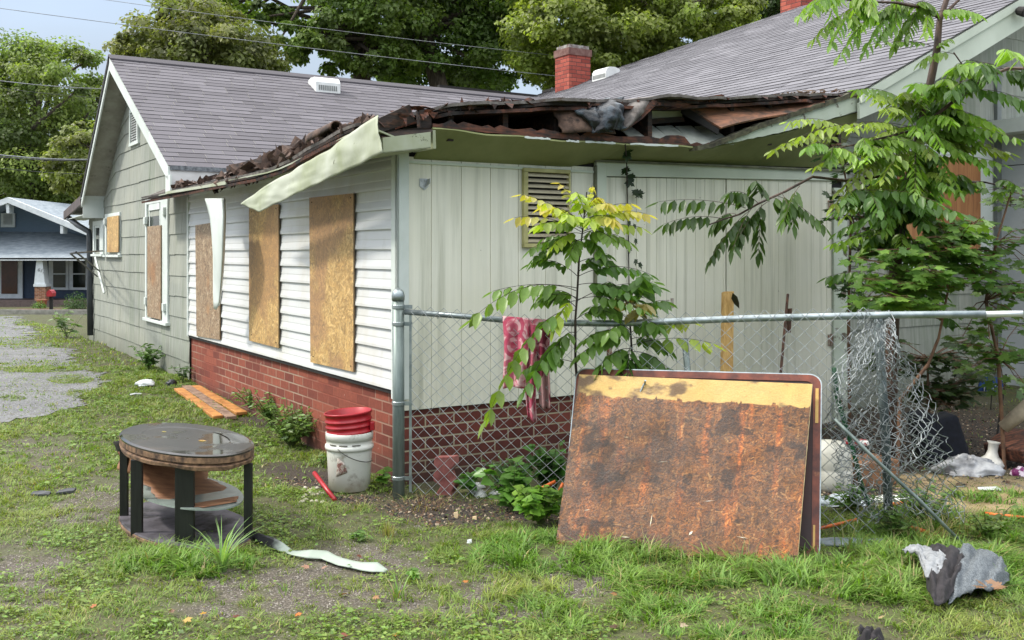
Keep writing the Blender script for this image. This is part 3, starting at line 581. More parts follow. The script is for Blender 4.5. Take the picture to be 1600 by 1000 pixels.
# charred edge board
mb = MB(); pts = np.linspace(676, 1108, 46); prev = None
for px in pts:
    h = 12*(.7+.6*random.random())*(1 if 690 < px < 1075 else .45); a = edge_pt(px, .30, -1+R(-.7, .7)); b = edge_pt(px, .30, -h+R(-1, 1)); c = edge_pt(px, .26, -h+2); d = edge_pt(px, .26, 0)
    cur = [a, b, c, d]
    if prev: mb.hexa([prev[0], cur[0], cur[3], prev[3]], [prev[1], cur[1], cur[2], prev[2]])
    prev = cur
hb(mb, 'charred_edge_board', M['rust_wood'])
for (xa, xb) in ((820, 860), (885, 905), (915, 962), (985, 1060)):
    mb = MB(); prev = None
    for px in np.linspace(xa, xb, 10):
        a = edge_pt(px, .306, 2.2+R(-.6, .8)); b = edge_pt(px, .306, -.5+R(-1, 1))
        if prev: mb.hexa([prev[0], a, a+Vector((0, .004, 0)), prev[0]+Vector((0, .004, 0))], [prev[1], b, b+Vector((0, .004, 0)), prev[1]+Vector((0, .004, 0))])
        prev = (a, b)
    hb(mb, 'drip_edge', M['white_trim'])
# inside the torn eave
def za(s, t): return 2.41+.1025*s-.03*t*float(sst(s, -.2, .5))-(1-float(sst(s, -.36, .35)))*(.085+.17*float(sst(t, -.3, 1.8)))
mb = MB(); mb.box((-.3, .03, 2.13), (4.2, 5, 2.15)); hb(mb, 'ceiling', M['black'])
mb = MB(); mb.box((.05, .05, 2.16), (4.2, .09, 2.36)); hb(mb, 'header_beam', simple('header', '#2a2c22', '#3c4033', 5, .8, sc=(1, 8, 8)))
for k in range(11):
    s = -.18+.41*k; mb = MB(); mb.box((s, -.22 if k != 6 else .05, 2.19+.02*k), (s+.04, 3.2, za(s, 0)-.03)); hb(mb, 'rafter', M['char'])
def FPoly(pts, th, mat, name, parent=None, dirv=(0, 1, 0)):
    mb = MB(); mb.slab([FW(*p) for p in pts], Vector(dirv)*th); return hb(mb, name, mat, parent)
FPoly([(583, 189, .30), (640, 163, .30), (649, 190, .28), (594, 207, .30)], .04, M['char'], 'broken_rafter')
FPoly([(655, 172, .27), (673, 170, .27), (675, 201, .27), (658, 201, .27)], .05, M['char'], 'broken_rafter')
FPoly([(592, 205, .27), (660, 199, .30), (676, 202, .30), (674, 207, .33), (640, 212, .33), (597, 215, .33)], .03, M['char'], 'charred_board')
FPoly([(596, 213, .31), (622, 210, .31), (620, 203, .27), (600, 206, .27)], .02, M['deck'], 'broken_board')
# torn roof surface of the low front roof
def torn(u, v, lift=0, seed=0, cut=0):
    s = -.36+4.5*u; e = -.34+.09*(float(fbm(s*5, 3.3, 5+seed, 4))-.5)*2+cut+.24*(1-float(sst(s, -.05, .22))); t = e+(5.9-e)*v**1.6
    z = za(s, max(t, 0))+.05*(float(fbm(s*3.1, 7.7, 8, 3))-.5)*max(0, 1-v*5)+lift
    if s > 3.95: z += 0
    e2 = -.36+.07*(float(fbm(t*4, 1.7, 66, 3))-.3); s2 = max(s, e2) if u < .02 else s
    if 1.75 < s < 2.9 and v < .14: z += .0
    return Vector((s2, t, z))
mb = MB(); mb.grid(lambda u, v: torn(u, v), 150, 14); hb(mb, 'torn_roofing', M['grey_felt'], solid=.02)
mb = MB(); mb.grid(lambda u, v: torn(u, v, -.052, 9, .03), 120, 10); hb(mb, 'charred_deck', M['rust_wood'], solid=.022)
mb = MB(); mb.grid(lambda u, v: torn(u, v, -.024, 3, .045), 120, 10); hb(mb, 'charred_deck', M['char'], solid=.018)
mb = MB()
for k in range(34):    # splinters and flaps hanging off the torn edge
    s = R(-.3, 4.0); t = -.33+R(-.02, .08); z = za(s, 0)-.02; w_ = R(.02, .08); l = R(.01, .04) if s < 2 else R(.005, .02)
    p = [Vector((s, t, z+.012)), Vector((s+w_, t+R(-.02, .02), z+.012)), Vector((s+w_*R(.4, .8), t-R(0, .02), z-l))]; mb.slab(p, (0, .012, 0))
kind(hb(mb, 'torn_splinters', M['rust_wood']), 'stuff')
mb = MB(); ra = random.Random(15)
for k in range(150):
    px = ra.uniform(590, 1075); py = np.interp(px, [590, 640, 700, 760, 830, 870, 960, 1075], [188, 168, 168, 163, 157, 162, 160, 160])+ra.uniform(-1, 8); p = FW(px, py, .30-.1*ra.random()); w_ = ra.uniform(.015, .05); d1 = Vector((ra.gauss(0, 1.6), ra.gauss(0, .6), ra.gauss(0, .5))).normalized(); d2 = d1.cross(Vector((ra.gauss(0, 1), ra.gauss(0, 1), ra.gauss(0, 1)))).normalized()
    mb.add([p+d1*w_*1.6, p+d2*w_*.6, p-d1*w_*1.4, p-d2*w_*.5, p+d1.cross(d2)*w_*.22], [(0, 1, 4), (1, 2, 4), (2, 3, 4), (3, 0, 4), (3, 2, 1, 0)])
kind(hb(mb, 'charred_roof_scraps', M['rust_wood']), 'stuff')
# curled tongues of roofing
def curl(pxs, name, mat, amp, offs, nu=10, nv=8, wr=.012, seed=0, solid=.012, parent=None):
    (a, b, c, d) = [FW(p[0], p[1], o) for p, o in zip(pxs, offs)]
    def f(u, v):
        q = (a*(1-u)+b*u)*(1-v)+(d*(1-u)+c*u)*v; e = math.sin(PI*u)*math.sin(PI*min(v*1.0, 1)*.9)*amp
        n = Vector((0, -1, .35)).normalized(); w2 = (float(fbm(u*5+seed, v*5, seed+2, 3))-.5)*wr*2; jx = (float(vnoise(v*9, seed, 4))-.5)*.03*(1 if u in (0, 1) else 0)
        return q+n*(e+w2)+Vector((jx, 0, 0))
    mb = MB(); mb.grid(f, nu, nv); return hb(mb, name, mat, parent, smooth=True, solid=solid)
curl([(862, 166), (925, 158), (962, 209), (878, 207)], 'burnt_felt_flap', M['torn_felt'], .05, (.20, .22, .33, .33), seed=1)
curl([(905, 160), (972, 153), (976, 203), (925, 209)], 'plastic_sheet', M['plastic_blue'], .13, (.24, .24, .36, .36), 16, 14, .045, 7, .006)
curl([(898, 172), (930, 168), (955, 207), (934, 208)], 'plastic_sheet', M['plastic_blue'], .03, (.33, .33, .37, .37), 8, 8, .02, 12, .006)
curl([(966, 158), (1024, 151), (985, 196), (974, 204)], 'roofing_flap', M['grey_felt'], .07, (.22, .30, .38, .36), 12, 12, .012, 17)
FPoly([(1022, 153, .33), (1029, 160, .33), (1003, 186, .37), (984, 200, .37), (976, 205, .37), (1001, 178, .36)], .012, M['rust_wood'], 'roofing_edge')
FPoly([(1018, 152, .30), (1050, 160, .30), (1090, 153, .31), (1128, 147, .32), (1133, 150, .32), (1090, 160, .31), (1062, 168, .30), (1028, 164, .30)], .03, M['rust_wood'], 'torn_roof_strip')
FPoly([(1128, 158, .2), (1196, 154, .2), (1199, 151, .2), (1197, 157, .2), (1160, 160, .2)], .01, M['black'], 'bent_drip_edge')
FPoly([(1008, 172, .05), (1064, 167, .05), (1066, 182, .05), (1004, 186, .05)], .03, M['mildew_trim'], 'inner_board')
FPoly([(996, 187, .08), (1068, 182, .08), (1070, 190, .08), (1000, 195, .08)], .03, M['char'], 'inner_board')
for k in range(5):     # soffit planks seen from above through the gap
    x0 = 965+30*k; FPoly([(x0, 197, .02), (x0+25, 196, .02), (x0+62, 224, .29), (x0+30, 225, .29)], .01, simple('plank_grey', '#8f948c', '#b9bdb4', 9, .7, dirt=('#3a3833', 6, .6)) if k == 0 else bpy.data.materials['plank_grey'], 'soffit_plank', dirv=(0, 0, -1))
FPoly([(1068, 164, .12), (1124, 202, .33), (1122, 210, .33), (1066, 176, .12)], .02, M['black'], 'deck_edge')
a, b, c, d = FW(1068, 164, .10), FW(1126, 201, .33), FW(1344, 150, .34), FW(1290, 151, .02)
mb = MB(); mb.grid(lambda u, v: (a*(1-u)+d*u)*(1-v)+(b*(1-u)+c*u)*v+Vector((0, 0, .010*math.sin(u*9)+.012*(float(fbm(u*9, v*4, 3, 3))-.5))), 24, 6); hb(mb, 'exposed_deck', M['deck'], solid=.015)
mb = MB()
for k in range(46):    # wet leaves and grit caught on the eave
    px = R(1215, 1320); p = FW(px, np.interp(px, [1215, 1262, 1320], [152, 147, 144])+R(-5, 3), R(.0, .25)); w_ = R(.015, .05)
    mb.slab([p+Vector((R(-w_, w_), R(-w_, w_), R(-.012, .012))) for _ in range(4)], (0, .002, .006))
kind(hb(mb, 'leaf_debris', simple('leaf_debris', '#3c3029', '#7a6a5b', 20, .9)), 'stuff')
# peeled front fascia on the right and its mossy lower board
mb = MB(); prev = None
for px in np.linspace(1112, 1345, 30):
    yb = np.interp(px, [1112, 1225, 1345], [229, 206, 172]); h = np.interp(px, [1112, 1200, 1345], [3, 17, 29]); a = FW(px, yb+R(-.8, .8), .33); b = FW(px, yb-h+R(-1, 1), .33)
    cur = (a, b)
    if prev: mb.hexa([prev[0], a, a+Vector((0, .02, 0)), prev[0]+Vector((0, .02, 0))], [prev[1], b, b+Vector((0, .02, 0)), prev[1]+Vector((0, .02, 0))])
    prev = cur
hb(mb, 'fascia', M['peeled_trim'])
mb = MB(); prev = None
for px in np.linspace(1090, 1345, 34):
    yb = np.interp(px, [1090, 1112, 1200, 1345], [232, 227, 193, 143])+R(-1, 1); a = FW(px, yb+4, .35); b = FW(px, yb-3+R(-1.5, 1), .35)
    if prev: mb.hexa([prev[0], a, a+Vector((0, .09, 0)), prev[0]+Vector((0, .09, 0))], [prev[1], b, b+Vector((0, .09, 0)), prev[1]+Vector((0, .09, 0))])
    prev = (a, b)
hb(mb, 'rotten_edge', simple('moss_rot', '#1f1c16', '#5d5c46', 14, .9, .6))
# left eave: soffit, peeled sheet fascia, corner piece, burnt debris, hanging strip
mb = MB()
def lsof(u, v):
    t = -.33+5.4*u; o = .35*v; return Vector((-.35*v, t, 2.135-.03*v+.14*v*float(1-sst(t, -.33, 1.6))))
mb.grid(lsof, 20, 3); hb(mb, 'side_soffit', M['mildew_trim'], solid=.01)
def LPoly(pts, th, mat, name, parent=None, **kw): mb = MB(); mb.slab([LW(*p) for p in pts], (th, 0, 0)); return hb(mb, name, mat, parent, **kw)
A, B_, C_, D_ = LW(376, 318, .36), LW(587, 181, .36), LW(599, 238, .365), LW(404, 331, .375)
def sheet(u, v):
    q = (A*(1-u)+B_*u)*(1-v)+(D_*(1-u)+C_*u)*v; q.x += -.010*math.sin(PI*v)*(.4+.6*u)+.022*(float(fbm(u*9, v*4, 12, 3))-.5)+.012*abs(math.sin(u*11+v*2))**6; q.z += .012*math.sin(u*7)*(1-v)+.010*(float(fbm(u*14, 2.2, 5, 3))-.5); return q
mb = MB(); mb.grid(sheet, 60, 12); hb(mb, 'peeled_fascia_sheet', M['mildew_trim'], smooth=True, solid=.003)
mb = MB(); mb.hexa([(-.362, 2.6, 2.075), (-.35, 2.6, 2.075), (-.35, 4.72, 2.10), (-.362, 4.72, 2.10)], [(-.362, 2.6, 2.10), (-.35, 2.6, 2.10), (-.35, 4.72, 2.125), (-.362, 4.72, 2.125)]); hb(mb, 'fascia', M['mildew_trim'])
mb = MB(); pts = [FW(598, 215, .34), FW(673, 206, .34), FW(673, 231, .34), FW(599, 239, .34)]; mb.slab(pts, (0, .02, 0)); mb.slab([pts[3], pts[2], pts[2]+Vector((0.02, .32, .0)), pts[3]+Vector((-.0, .4, -.02))], (0, 0, .006)); hb(mb, 'corner_fascia', M['mildew_trim'])
mb = MB(); FPTS = [FW(676, 203, .30), FW(677, 232, .30)]; mb.slab([FPTS[0], FPTS[1], FPTS[1]+Vector((.0, .28, -.0)), FPTS[0]+Vector((0, .28, -.06))], (.02, 0, 0)); hb(mb, 'soffit_end', M['mildew_trim'])
mb = MB(); ra = random.Random(5)
for k in range(230):
    a = ra.random(); px = 272+(585-272)*a; py = np.interp(px, [272, 330, 400, 480, 520, 585], [292, 290, 272, 232, 212, 186]); th = np.interp(px, [272, 330, 400, 450, 500, 585], [3, 10, 20, 16, 7, 3])
    p = LW(px, py-th*(ra.random()-.15)*1.2, .34-.2*ra.random()); w_ = (.035+.06*ra.random())*(1.5 if 320 < px < 480 else 1); d1 = Vector((ra.gauss(0, 1), ra.gauss(0, 1), ra.gauss(0, .8))).normalized(); d2 = d1.cross(Vector((ra.gauss(0, 1), ra.gauss(0, 1), ra.gauss(0, 1)))).normalized()
    q = [p+d1*w_*ra.uniform(.5, 1), p+d2*w_*ra.uniform(.3, .9), p-d1*w_*ra.uniform(.5, 1), p-d2*w_*ra.uniform(.2, .8)]; nn = d1.cross(d2)*.012; mid = p+d1.cross(d2)*w_*.2
    k0 = len(mb.v); mb.add(q+[mid], [(0, 1, 4), (1, 2, 4), (2, 3, 4), (3, 0, 4), (3, 2, 1, 0)])
kind(hb(mb, 'burnt_roofing_debris', M['torn_felt']), 'stuff')
mb = MB()
for k in range(60):
    px = R(275, 520); py = np.interp(px, [272, 330, 400, 480, 520], [297, 300, 285, 244, 224]); p = LW(px, py-R(0, 8), .31-R(0, .06)); w_ = R(.02, .06); mb.slab([p+Vector((R(-.02, .02), R(-w_, w_), R(-w_, w_)*.6)) for _ in range(3)], (.01, .003, .004))
kind(hb(mb, 'burnt_roofing_debris', M['char']), 'stuff')
curlp = LW(505, 216, .33)
def roll(u, v): an = PI*1.3*v-.3; r_ = .055*(1-.25*u); return curlp+Vector((.02*u, (u-.5)*-.36, .055*u+.0))+Vector((-math.cos(an)*r_, 0, math.sin(an)*r_))
mb = MB(); mb.grid(roll, 10, 10); hb(mb, 'curled_shingle', M['torn_felt'], smooth=True, solid=.008)
SL = [(310, 320, 352), (340, 328, 353), (370, 331, 352), (400, 333, 351), (430, 333, 349), (460, 333, 346), (481, 334, 343)]
def flap(u, v):
    y = 310+171*v; l = np.interp(y, [a[0] for a in SL], [a[1] for a in SL]); r_ = np.interp(y, [a[0] for a in SL], [a[2] for a in SL]); o = .30+.03*math.sin(v*5); wv = .02*math.sin(PI*u)*(1-v*.5)
    if u > .84: o -= .03*(u-.84)/.16
    return LW(l+(r_-l)*u, y+(3*math.sin(u*5) if v == 1 else 0), o+wv)
mb = MB(); mb.grid(flap, 12, 18); hb(mb, 'hanging_siding_strip', M['white_trim'], smooth=True, solid=.004)
# boarded windows on the vinyl side
GOLD = [(.52, .33, .12), (.40, .24, .085), (.64, .44, .19), (.30, .19, .08)]; BRN = [(.26, .17, .10), (.36, .26, .16), (.17, .11, .065), (.48, .38, .26)]
def osb_img(W, H, seed, pal, stain, lo, hi, sc=2.2):
    img = strands(W, H, .005, seed, pal, (4, 3, 2.5, 1.5), (.03, .09), (.005, .016), int(W*H*9000), base=pal[1]); ny, nx, _ = img.shape; yy, xx = np.mgrid[0:ny, 0:nx]; s_ = sst(fbm(xx*.005*sc+seed*7.3, yy*.005*sc*.8, seed, 5), lo, hi)[..., None]; return img*(1-s_)+np.array(stain)*s_*(.6+.8*img/ img.mean())
for (pts, pal, stn, lo, hi) in (([(305, 352), (343, 346), (343, 531), (307, 525)], BRN, (.20, .13, .07), .5, .7), ([(389, 324), (435, 319), (435, 544), (389, 532)], GOLD, (.20, .155, .10), .5, .62), ([(483, 309), (552, 302), (552, 581), (485, 566)], GOLD, (.20, .155, .11), .47, .6)):
    p4 = [LW(x, y, .036) for x, y in (pts[3], pts[2], pts[1], pts[0])]
    def fb(u, v, d, p4=p4): q = (p4[0]*(1-u)+p4[1]*u)*(1-v)+(p4[3]*(1-u)+p4[2]*u)*v; return tuple(q+Vector((d, 0, 0)))
    o_ = painted('window_board', osb_img((p4[1]-p4[0]).length, (p4[3]-p4[0]).length, int(pts[0][0]), pal, stn, lo, hi), fb, .012, M['painted'], HO, True)
    q = MB()
    for x, y in pts: 
        xx = x+(4 if x < sum(p[0] for p in pts)/4 else -4); yy = y+(7 if y < sum(p[1] for p in pts)/4 else -9); c = LW(xx, yy, .038); q.box((c.x-.002, c.y-.004, c.z-.004), (c.x+.003, c.y+.004, c.z+.004))
    hb(q, 'screw', M['black'], o_)
    tt = [LW(x, y, .03) for x, y in pts]; q = MB(); q.box((-.028, tt[1].y+.03, tt[2].z+.05), (.012, tt[0].y-.03, tt[0].z-.05)); hb(q, 'window_frame', M['black'], o_)
# windows on the gable wall
def lrect(x0, y0, x1, y1, off):
    xm = (x0+x1)/2; k0, k1 = LW(x1, 400, off), LW(x0, 400, off); return k0.y, k1.y, LW(xm, y1, off).z, LW(xm, y0, off).z
def lbox(mb, r, o0, o1): mb.box((-o1, r[0], r[2]), (-o0, r[1], r[3])); return mb
def gwin(out, board, bmat, sillpx=3, pane=None, jr=3, jl=2.2, shade=None):
    x0, y0, x1, y1 = out; mb = MB(); r = lrect(*out, .02); w1 = lrect(x1-jr, y0, x1, y1, .02); w0 = lrect(x0, y0, x0+jl, y1, .02)
    lbox(mb, (w1[0], w1[1], r[2], r[3]), .0, .032); lbox(mb, (w0[0], w0[1], r[2], r[3]), 0, .032); lbox(mb, (w1[1], w0[0], r[3]-.07, r[3]), 0, .03); f = hb(mb, 'window', M['white_trim'], bevel=.003)
    q = MB(); q.box((-.06, r[0]-.03, r[2]-.035), (.0, r[1]+.03, r[2])); hb(q, 'sill', M['white_trim'], f, bevel=.003)
    q = MB(); q.box((-.004, w1[1], r[2]), (.01, w0[0], r[3]-.07)); hb(q, 'opening', M['black'], f)
    if pane:
        pr = lrect(*pane, .02); q = MB(); q.box((-.012, pr[0], pr[2]), (-.008, pr[1], pr[3])); hb(q, 'pane', GL, f)
        q = MB(); q.box((-.026, pr[0]-.0, pr[3]), (-.006, pr[1], r[3]-.072)); q.box((-.02, pr[0]-.001, pr[2]), (-.014, pr[0]+.03, pr[3])); q.box((-.02, pr[1]-.03, pr[2]), (-.014, pr[1], pr[3])); hb(q, 'sash', M['white_trim'], f)
    if board:
        rb_ = lrect(*board, .04); painted('window_board', osb_img(rb_[1]-rb_[0], rb_[3]-rb_[2], int(board[0]), bmat, (.17, .115, .07), .55, .75), lambda u, v, d: (-.048+d, rb_[1]+(rb_[0]-rb_[1])*u, rb_[2]+(rb_[3]-rb_[2])*v), .013, M['painted'], f, True)
    return f
m = MT('dark_glass'); m.base('#1d241d').rough(.12); GL = m.m
gwin((228, 308, 263, 500), (231, 353, 252, 497), BRN, pane=(233, 328, 250, 360), jr=11)
gwin((165, 333, 188, 398), (168, 338, 186, 394), GOLD)
w3 = gwin((146, 345, 162, 397), None, None, pane=(149, 356, 156, 394), jr=5)
for (px, py) in ((257, 330), (228, 345), (257, 480), (229, 470), (165, 346)):
    mb = MB(); c = LW(px, py, .04); mb.box((-.065, c.y-.04, c.z-.045), (-.03, c.y+.04, c.z+.045)); mb.box((-.055, c.y-.02, c.z-.07), (-.03, c.y+.02, c.z-.045)); hb(mb, 'awning_bracket', M['white_trim'], bevel=.004)
a = lrect(204, 168, 217, 222, .02); mb = MB()
for (y0, y1, z0, z1) in ((a[0], a[0]+.05, a[2], a[3]), (a[1]-.05, a[1], a[2], a[3]), (a[0]+.05, a[1]-.05, a[3]-.05, a[3]), (a[0]-.03, a[1]+.03, a[2]-.04, a[2])): mb.box((-.04, y0, z0), (0, y1, z1))
av = hb(mb, 'attic_vent', M['white_trim'])
mb = MB()
for k in range(12): z = a[2]+(a[3]-a[2]-.06)*k/12; mb.hexa([(-.03, a[0]+.05, z), (-.03, a[1]-.05, z), (-.005, a[1]-.05, z+.03), (-.005, a[0]+.05, z+.03)], [(-.03, a[0]+.05, z+.01), (-.03, a[1]-.05, z+.01), (-.005, a[1]-.05, z+.04), (-.005, a[0]+.05, z+.04)])
hb(mb, 'louvres', simple('vent_grey', '#8f9392', '#a9adac', 9), av)
# awning rods hanging off the far window
mb = MB(); q0 = LW(160, 392, .05); e1 = LW(110, 396, .95); e2 = LW(119, 394, 1.0); k1 = LW(152, 432, .05); k2 = LW(156, 424, .05)
for a_, b_ in ((q0, e1), (e1, k1), (e2, k2), (e1, e2)): mb.tube([a_, b_], .011, 6)
hb(mb, 'awning_frame', simple('black_iron', '#111214', '#26282a', 20, .5))
mb = MB(); a_, b_ = LW(149, 402, .08), LW(163, 458, .06); mb.box((0, 0, 0), (.0, .0, .0)); mb = MB(); mb.tube([a_, b_], .018, 4); hb(mb, 'loose_trim_stick', M['white_trim'])
# ------------------------------------------------------------------ roofs
def deckslab(pts, th, name='roof_deck', mat=None): mb = MB(); mb.slab(pts, (0, 0, -th)); return hb(mb, name, mat or M['soffit_grey'])
M['soffit_grey'] = simple('soffit_grey', '#8b897e', '#a3a297', 6, .8, dirt=('#5a584d', 5, .6))
for (t0, z0, t1, z1) in ((RT[0]+RT[1]), (RT[1]+RT[2]), (RT[2]+RT[3])): deckslab([(-.3, t0, z0), (6.9, t0, z0), (6.9, t1, z1), (-.3, t1, z1)], .05)
def rake(t0, z0, t1, z1, s, h, th, name, mat): mb = MB(); mb.slab([(s, t0, z0), (s, t1, z1), (s, t1, z1-h), (s, t0, z0-h)], (-th, 0, 0)); return hb(mb, name, mat)
rake(RT[0][0]-.02, RT[0][1]-.02, RT[1][0], RT[1][1]-.02, -.30, .15, .02, 'rake_board', M['white_trim']); rake(RT[1][0], RT[1][1]-.02, RT[2][0], RT[2][1]-.02, -.30, .15, .02, 'rake_board', M['white_trim'])
rake(RT[1][0], RT[1][1]+.015, RT[2][0], RT[2][1]+.015, -.322, .09, .01, 'drip_edge', M['black']); rake(RT[2][0], RT[2][1], RT[3][0], RT[3][1], -.30, .13, .03, 'gutter', simple('brown_gutter', '#3a3030', '#5a4c48', 8, .5))
mb = MB(); mb.slab([(-.30, 10.12, 2.30), (0, 10.12, 2.30), (0, 10.12, 2.02), (-.30, 10.12, 2.02)], (0, -.015, 0)); mb.slab([(-.3, 10.12, 2.06), (0.0, 10.12, 2.06), (0.0, 11.8, 2.03), (-.3, 11.8, 2.03)], (0, 0, .01)); mb.slab([(-.33, 10.1, 2.38), (-.33, 10.1, 2.30), (.0, 10.1, 2.30), (.0, 10.1, 2.38)], (0, -.02, 0)); hb(mb, 'eave_return', M['white_trim'])
zfb = LW(300, 291, .25).z
mb = MB(); mb.box((-.3, 4.78, 2.165), (3.2, 4.80, 2.355)); hb(mb, 'fascia', simple('eave_metal', '#a8a6a2', '#cfcfcd', 3, .4, dirt=('#6d5f5c', 2, .55))); mb = MB(); mb.box((-.3, 4.765, 2.352), (3.3, 4.80, 2.40)); hb(mb, 'gutter_back', simple('dirty_edge', '#3f4348', '#7b8186', 30, .7))
mb = MB(); mb.box((-.32, 4.70, 2.10), (-.30, 4.9, 2.30)); hb(mb, 'rake_end', M['white_trim'])
def courses(rows, p, name, mat, lip=.0065, tw=(.26, .36)):
    V = []; F = []; Cc = []
    for i, (a0, a1, L0, L1) in enumerate(rows):
        a = a0-random.random()*.3; wv = random.random()*20
        while a < a1:
            w_ = R(*tw); b = min(a+w_, a1); a_ = max(a, a0); a += w_
            if b-a_ < .02: continue
            zl = lip*R(.75, 1.25); j = R(-.003, .003); c_ = R(.2, .8) if random.random() < .85 else random.random(); k = len(V); g = .002
            pq = [(q, j+.004*math.sin(q*1.7+wv)) for q in (a_+g, b-g)]
            V += [tuple(p(q, L0+jj, 0)) for q, jj in pq]+[tuple(p(q, L0+jj, zl)) for q, jj in pq]*2+[tuple(p(q, L1+.02, .001)) for q, jj in pq]
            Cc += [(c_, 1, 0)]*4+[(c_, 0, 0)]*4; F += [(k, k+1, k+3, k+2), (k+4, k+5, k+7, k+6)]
    return mesh_np(name, V, F, mat, HO, np.array(Cc), off=(0, 0, 0))
sm = .52; rows = []; d = 0.; LT_ = math.hypot(RT[1][0]-RT[0][0], RT[1][1]-RT[0][1])
def swz(z): return (z-.912)/.473
def pm(a, L_, up): f = L_/LT_; t = RT[0][0]+(RT[1][0]-RT[0][0])*f; z = RT[0][1]+(RT[1][1]-RT[0][1])*f; return (a, t-.46*up, z+.89*up+.02*0)
EX = .125; L_ = -.03
while L_ < LT_-.02: z = RT[0][1]+1.64*max(L_, 0)/LT_; rows.append((-.325, swz(z)+.12, L_, min(L_+EX, LT_))); L_ += EX
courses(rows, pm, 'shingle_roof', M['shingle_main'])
rows = []; L2 = math.hypot(RT[2][0]-RT[1][0], RT[2][1]-RT[1][1])
def pb(a, L_, up): f = 1-L_/L2; t = RT[1][0]+(RT[2][0]-RT[1][0])*f; z = RT[1][1]+(RT[2][1]-RT[1][1])*f; return (a, t+.5*up, z+.85*up)
L_ = 0
while L_ < L2-.02: rows.append((-.325, 6.6, L_, min(L_+EX, L2))); L_ += EX
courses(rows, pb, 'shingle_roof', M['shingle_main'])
mb = MB(); mb.slab([(-.33, 7.84, 4.015), (-.33, 7.96, 4.085), (-.33, 8.05, 4.02), (-.33, 8.05, 4.0), (-.33, 7.96, 4.06), (-.33, 7.84, 3.995)], (6.96, 0, 0)); hb(mb, 'ridge_cap', M['shingle_main'])
# wing roof
def sagw(s, t): return .0 if t < 5 else -.37*(t-5)/7.2*max(0, min(1, (s-4)/5.3))
cs = 1/math.hypot(1, .473)
def pw(a, L_, up): s = 4.02+L_*cs; return (s-.42*up, a, .912+.473*s+.9*up+sagw(s, a)+.03)
rows = []; L_ = 0; LW_ = (9.3-4.02)/cs
while L_ < LW_-.02:
    s = 4.02+L_*cs; z = .912+.473*s; te = 4.806+(z-2.41)/.52+.15 if z < 4.0 else 12.2; rows.append((-.40, te, L_, min(L_+EX, LW_))); L_ += EX
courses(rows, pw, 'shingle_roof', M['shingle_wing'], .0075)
zr = lambda s: .912+.473*s
for (t0, t1) in ((-.36, 5.0), (5.0, 12.2)):
    mb = MB(); mb.hexa([(4.1, t0, zr(4.1)-.09+sagw(4.1, t0)), (9.3, t0, zr(9.3)-.09+sagw(9.3, t0)), (9.3, t1, zr(9.3)-.09+sagw(9.3, t1)), (4.1, t1, zr(4.1)-.09+sagw(4.1, t1))], [(4.1, t0, zr(4.1)+.02+sagw(4.1, t0)), (9.3, t0, zr(9.3)+.02+sagw(9.3, t0)), (9.3, t1, zr(9.3)+.02+sagw(9.3, t1)), (4.1, t1, zr(4.1)+.02+sagw(4.1, t1))]); hb(mb, 'roof_deck', M['soffit_grey'])
mb = MB(); mb.slab([(9.3, -.36, zr(9.3)+.03), (9.3, 12.2, zr(9.3)+.03-.37), (15, 12.2, 2.3), (15, -.36, 2.6)], (0, 0, -.08)); hb(mb, 'roof_deck', M['shingle_wing'])
mb = MB(); mb.slab([(4.0, -.37, zr(4.0)+.01), (9.3, -.37, zr(9.3)+.01), (9.3, -.37, zr(9.3)-.07), (4.0, -.37, zr(4.0)-.07)], (0, -.03, 0)); hb(mb, 'rake_trim', M['green_trim'])
mb = MB(); mb.slab([(4.0, -.35, zr(4.0)-.07), (9.3, -.35, zr(9.3)-.07), (9.3, -.35, zr(9.3)-.27), (4.55, -.35, zr(4.55)-.27), (4.0, -.35, zr(4.0)-.20)], (0, -.025, 0)); hb(mb, 'rake_board', M['green_trim'])
mb = MB(); mb.slab([(4.2, -.35, zr(4.2)-.10), (9.3, -.35, zr(9.3)-.10), (9.3, .36, zr(9.3)-.10), (4.2, .36, zr(4.2)-.10)], (0, 0, .008)); hb(mb, 'rake_soffit', M['soffit_grey'])
# wing wall
sR = FW(1558, 400, -.35).x
mb = cladding(sJ-.02, 9.2, -.12, lambda s: zr(s)-.12, lambda a, z, o: (a, .35-o, z), ex=.30, zmax=5, ragged=False); hb(mb, 'wing_wall', M['asbestos'])
mb = MB(); mb.slab([(sJ-.2, .36, -.2), (9.3, .36, -.2), (9.3, .36, 5.1), (4.1, .36, 2.6), (sJ-.2, .36, 2.4)], (0, .1, 0)); mb.box((9.2, .4, -.2), (9.3, 12, 5.0)); mb.box((6.7, 12, -.2), (9.3, 12.1, 4.9)); hb(mb, 'inner_wall', M['black'])
mb = MB(); mb.box((sR-.075, .30, -.1), (sR, .352, 3.4)); hb(mb, 'corner_board', simple('grey_board', '#6b706e', '#7f8482', 5, .7))
M['grey_panel'] = simple('grey_panel', '#a9aeb0', '#b9bdbe', 3, .6, dirt=('#8b8f8c', 6, .6))
mb = MB(); z = -.05; i = 0
while z < 2.72:
    t = .35; k = 0
    while t > -2.6: l = .62 if (k or i % 2) else .31; mb.box((sR+.002, t-l+.003, z+.003), (sR+.02, t, min(z+.405, 2.74))); t -= l; k += 1
    z += .41; i += 1
hb(mb, 'side_wall', M['grey_panel'], bevel=.002)
mb = MB(); mb.box((sR+.02, -2.6, -.2), (sR+.12, .36, 2.75)); hb(mb, 'inner_wall', M['black'])
mb = MB(); mb.box((sR-.28, -2.7, 2.72), (sR+2, .30, 2.86)); hb(mb, 'side_eave', M['white_trim'])
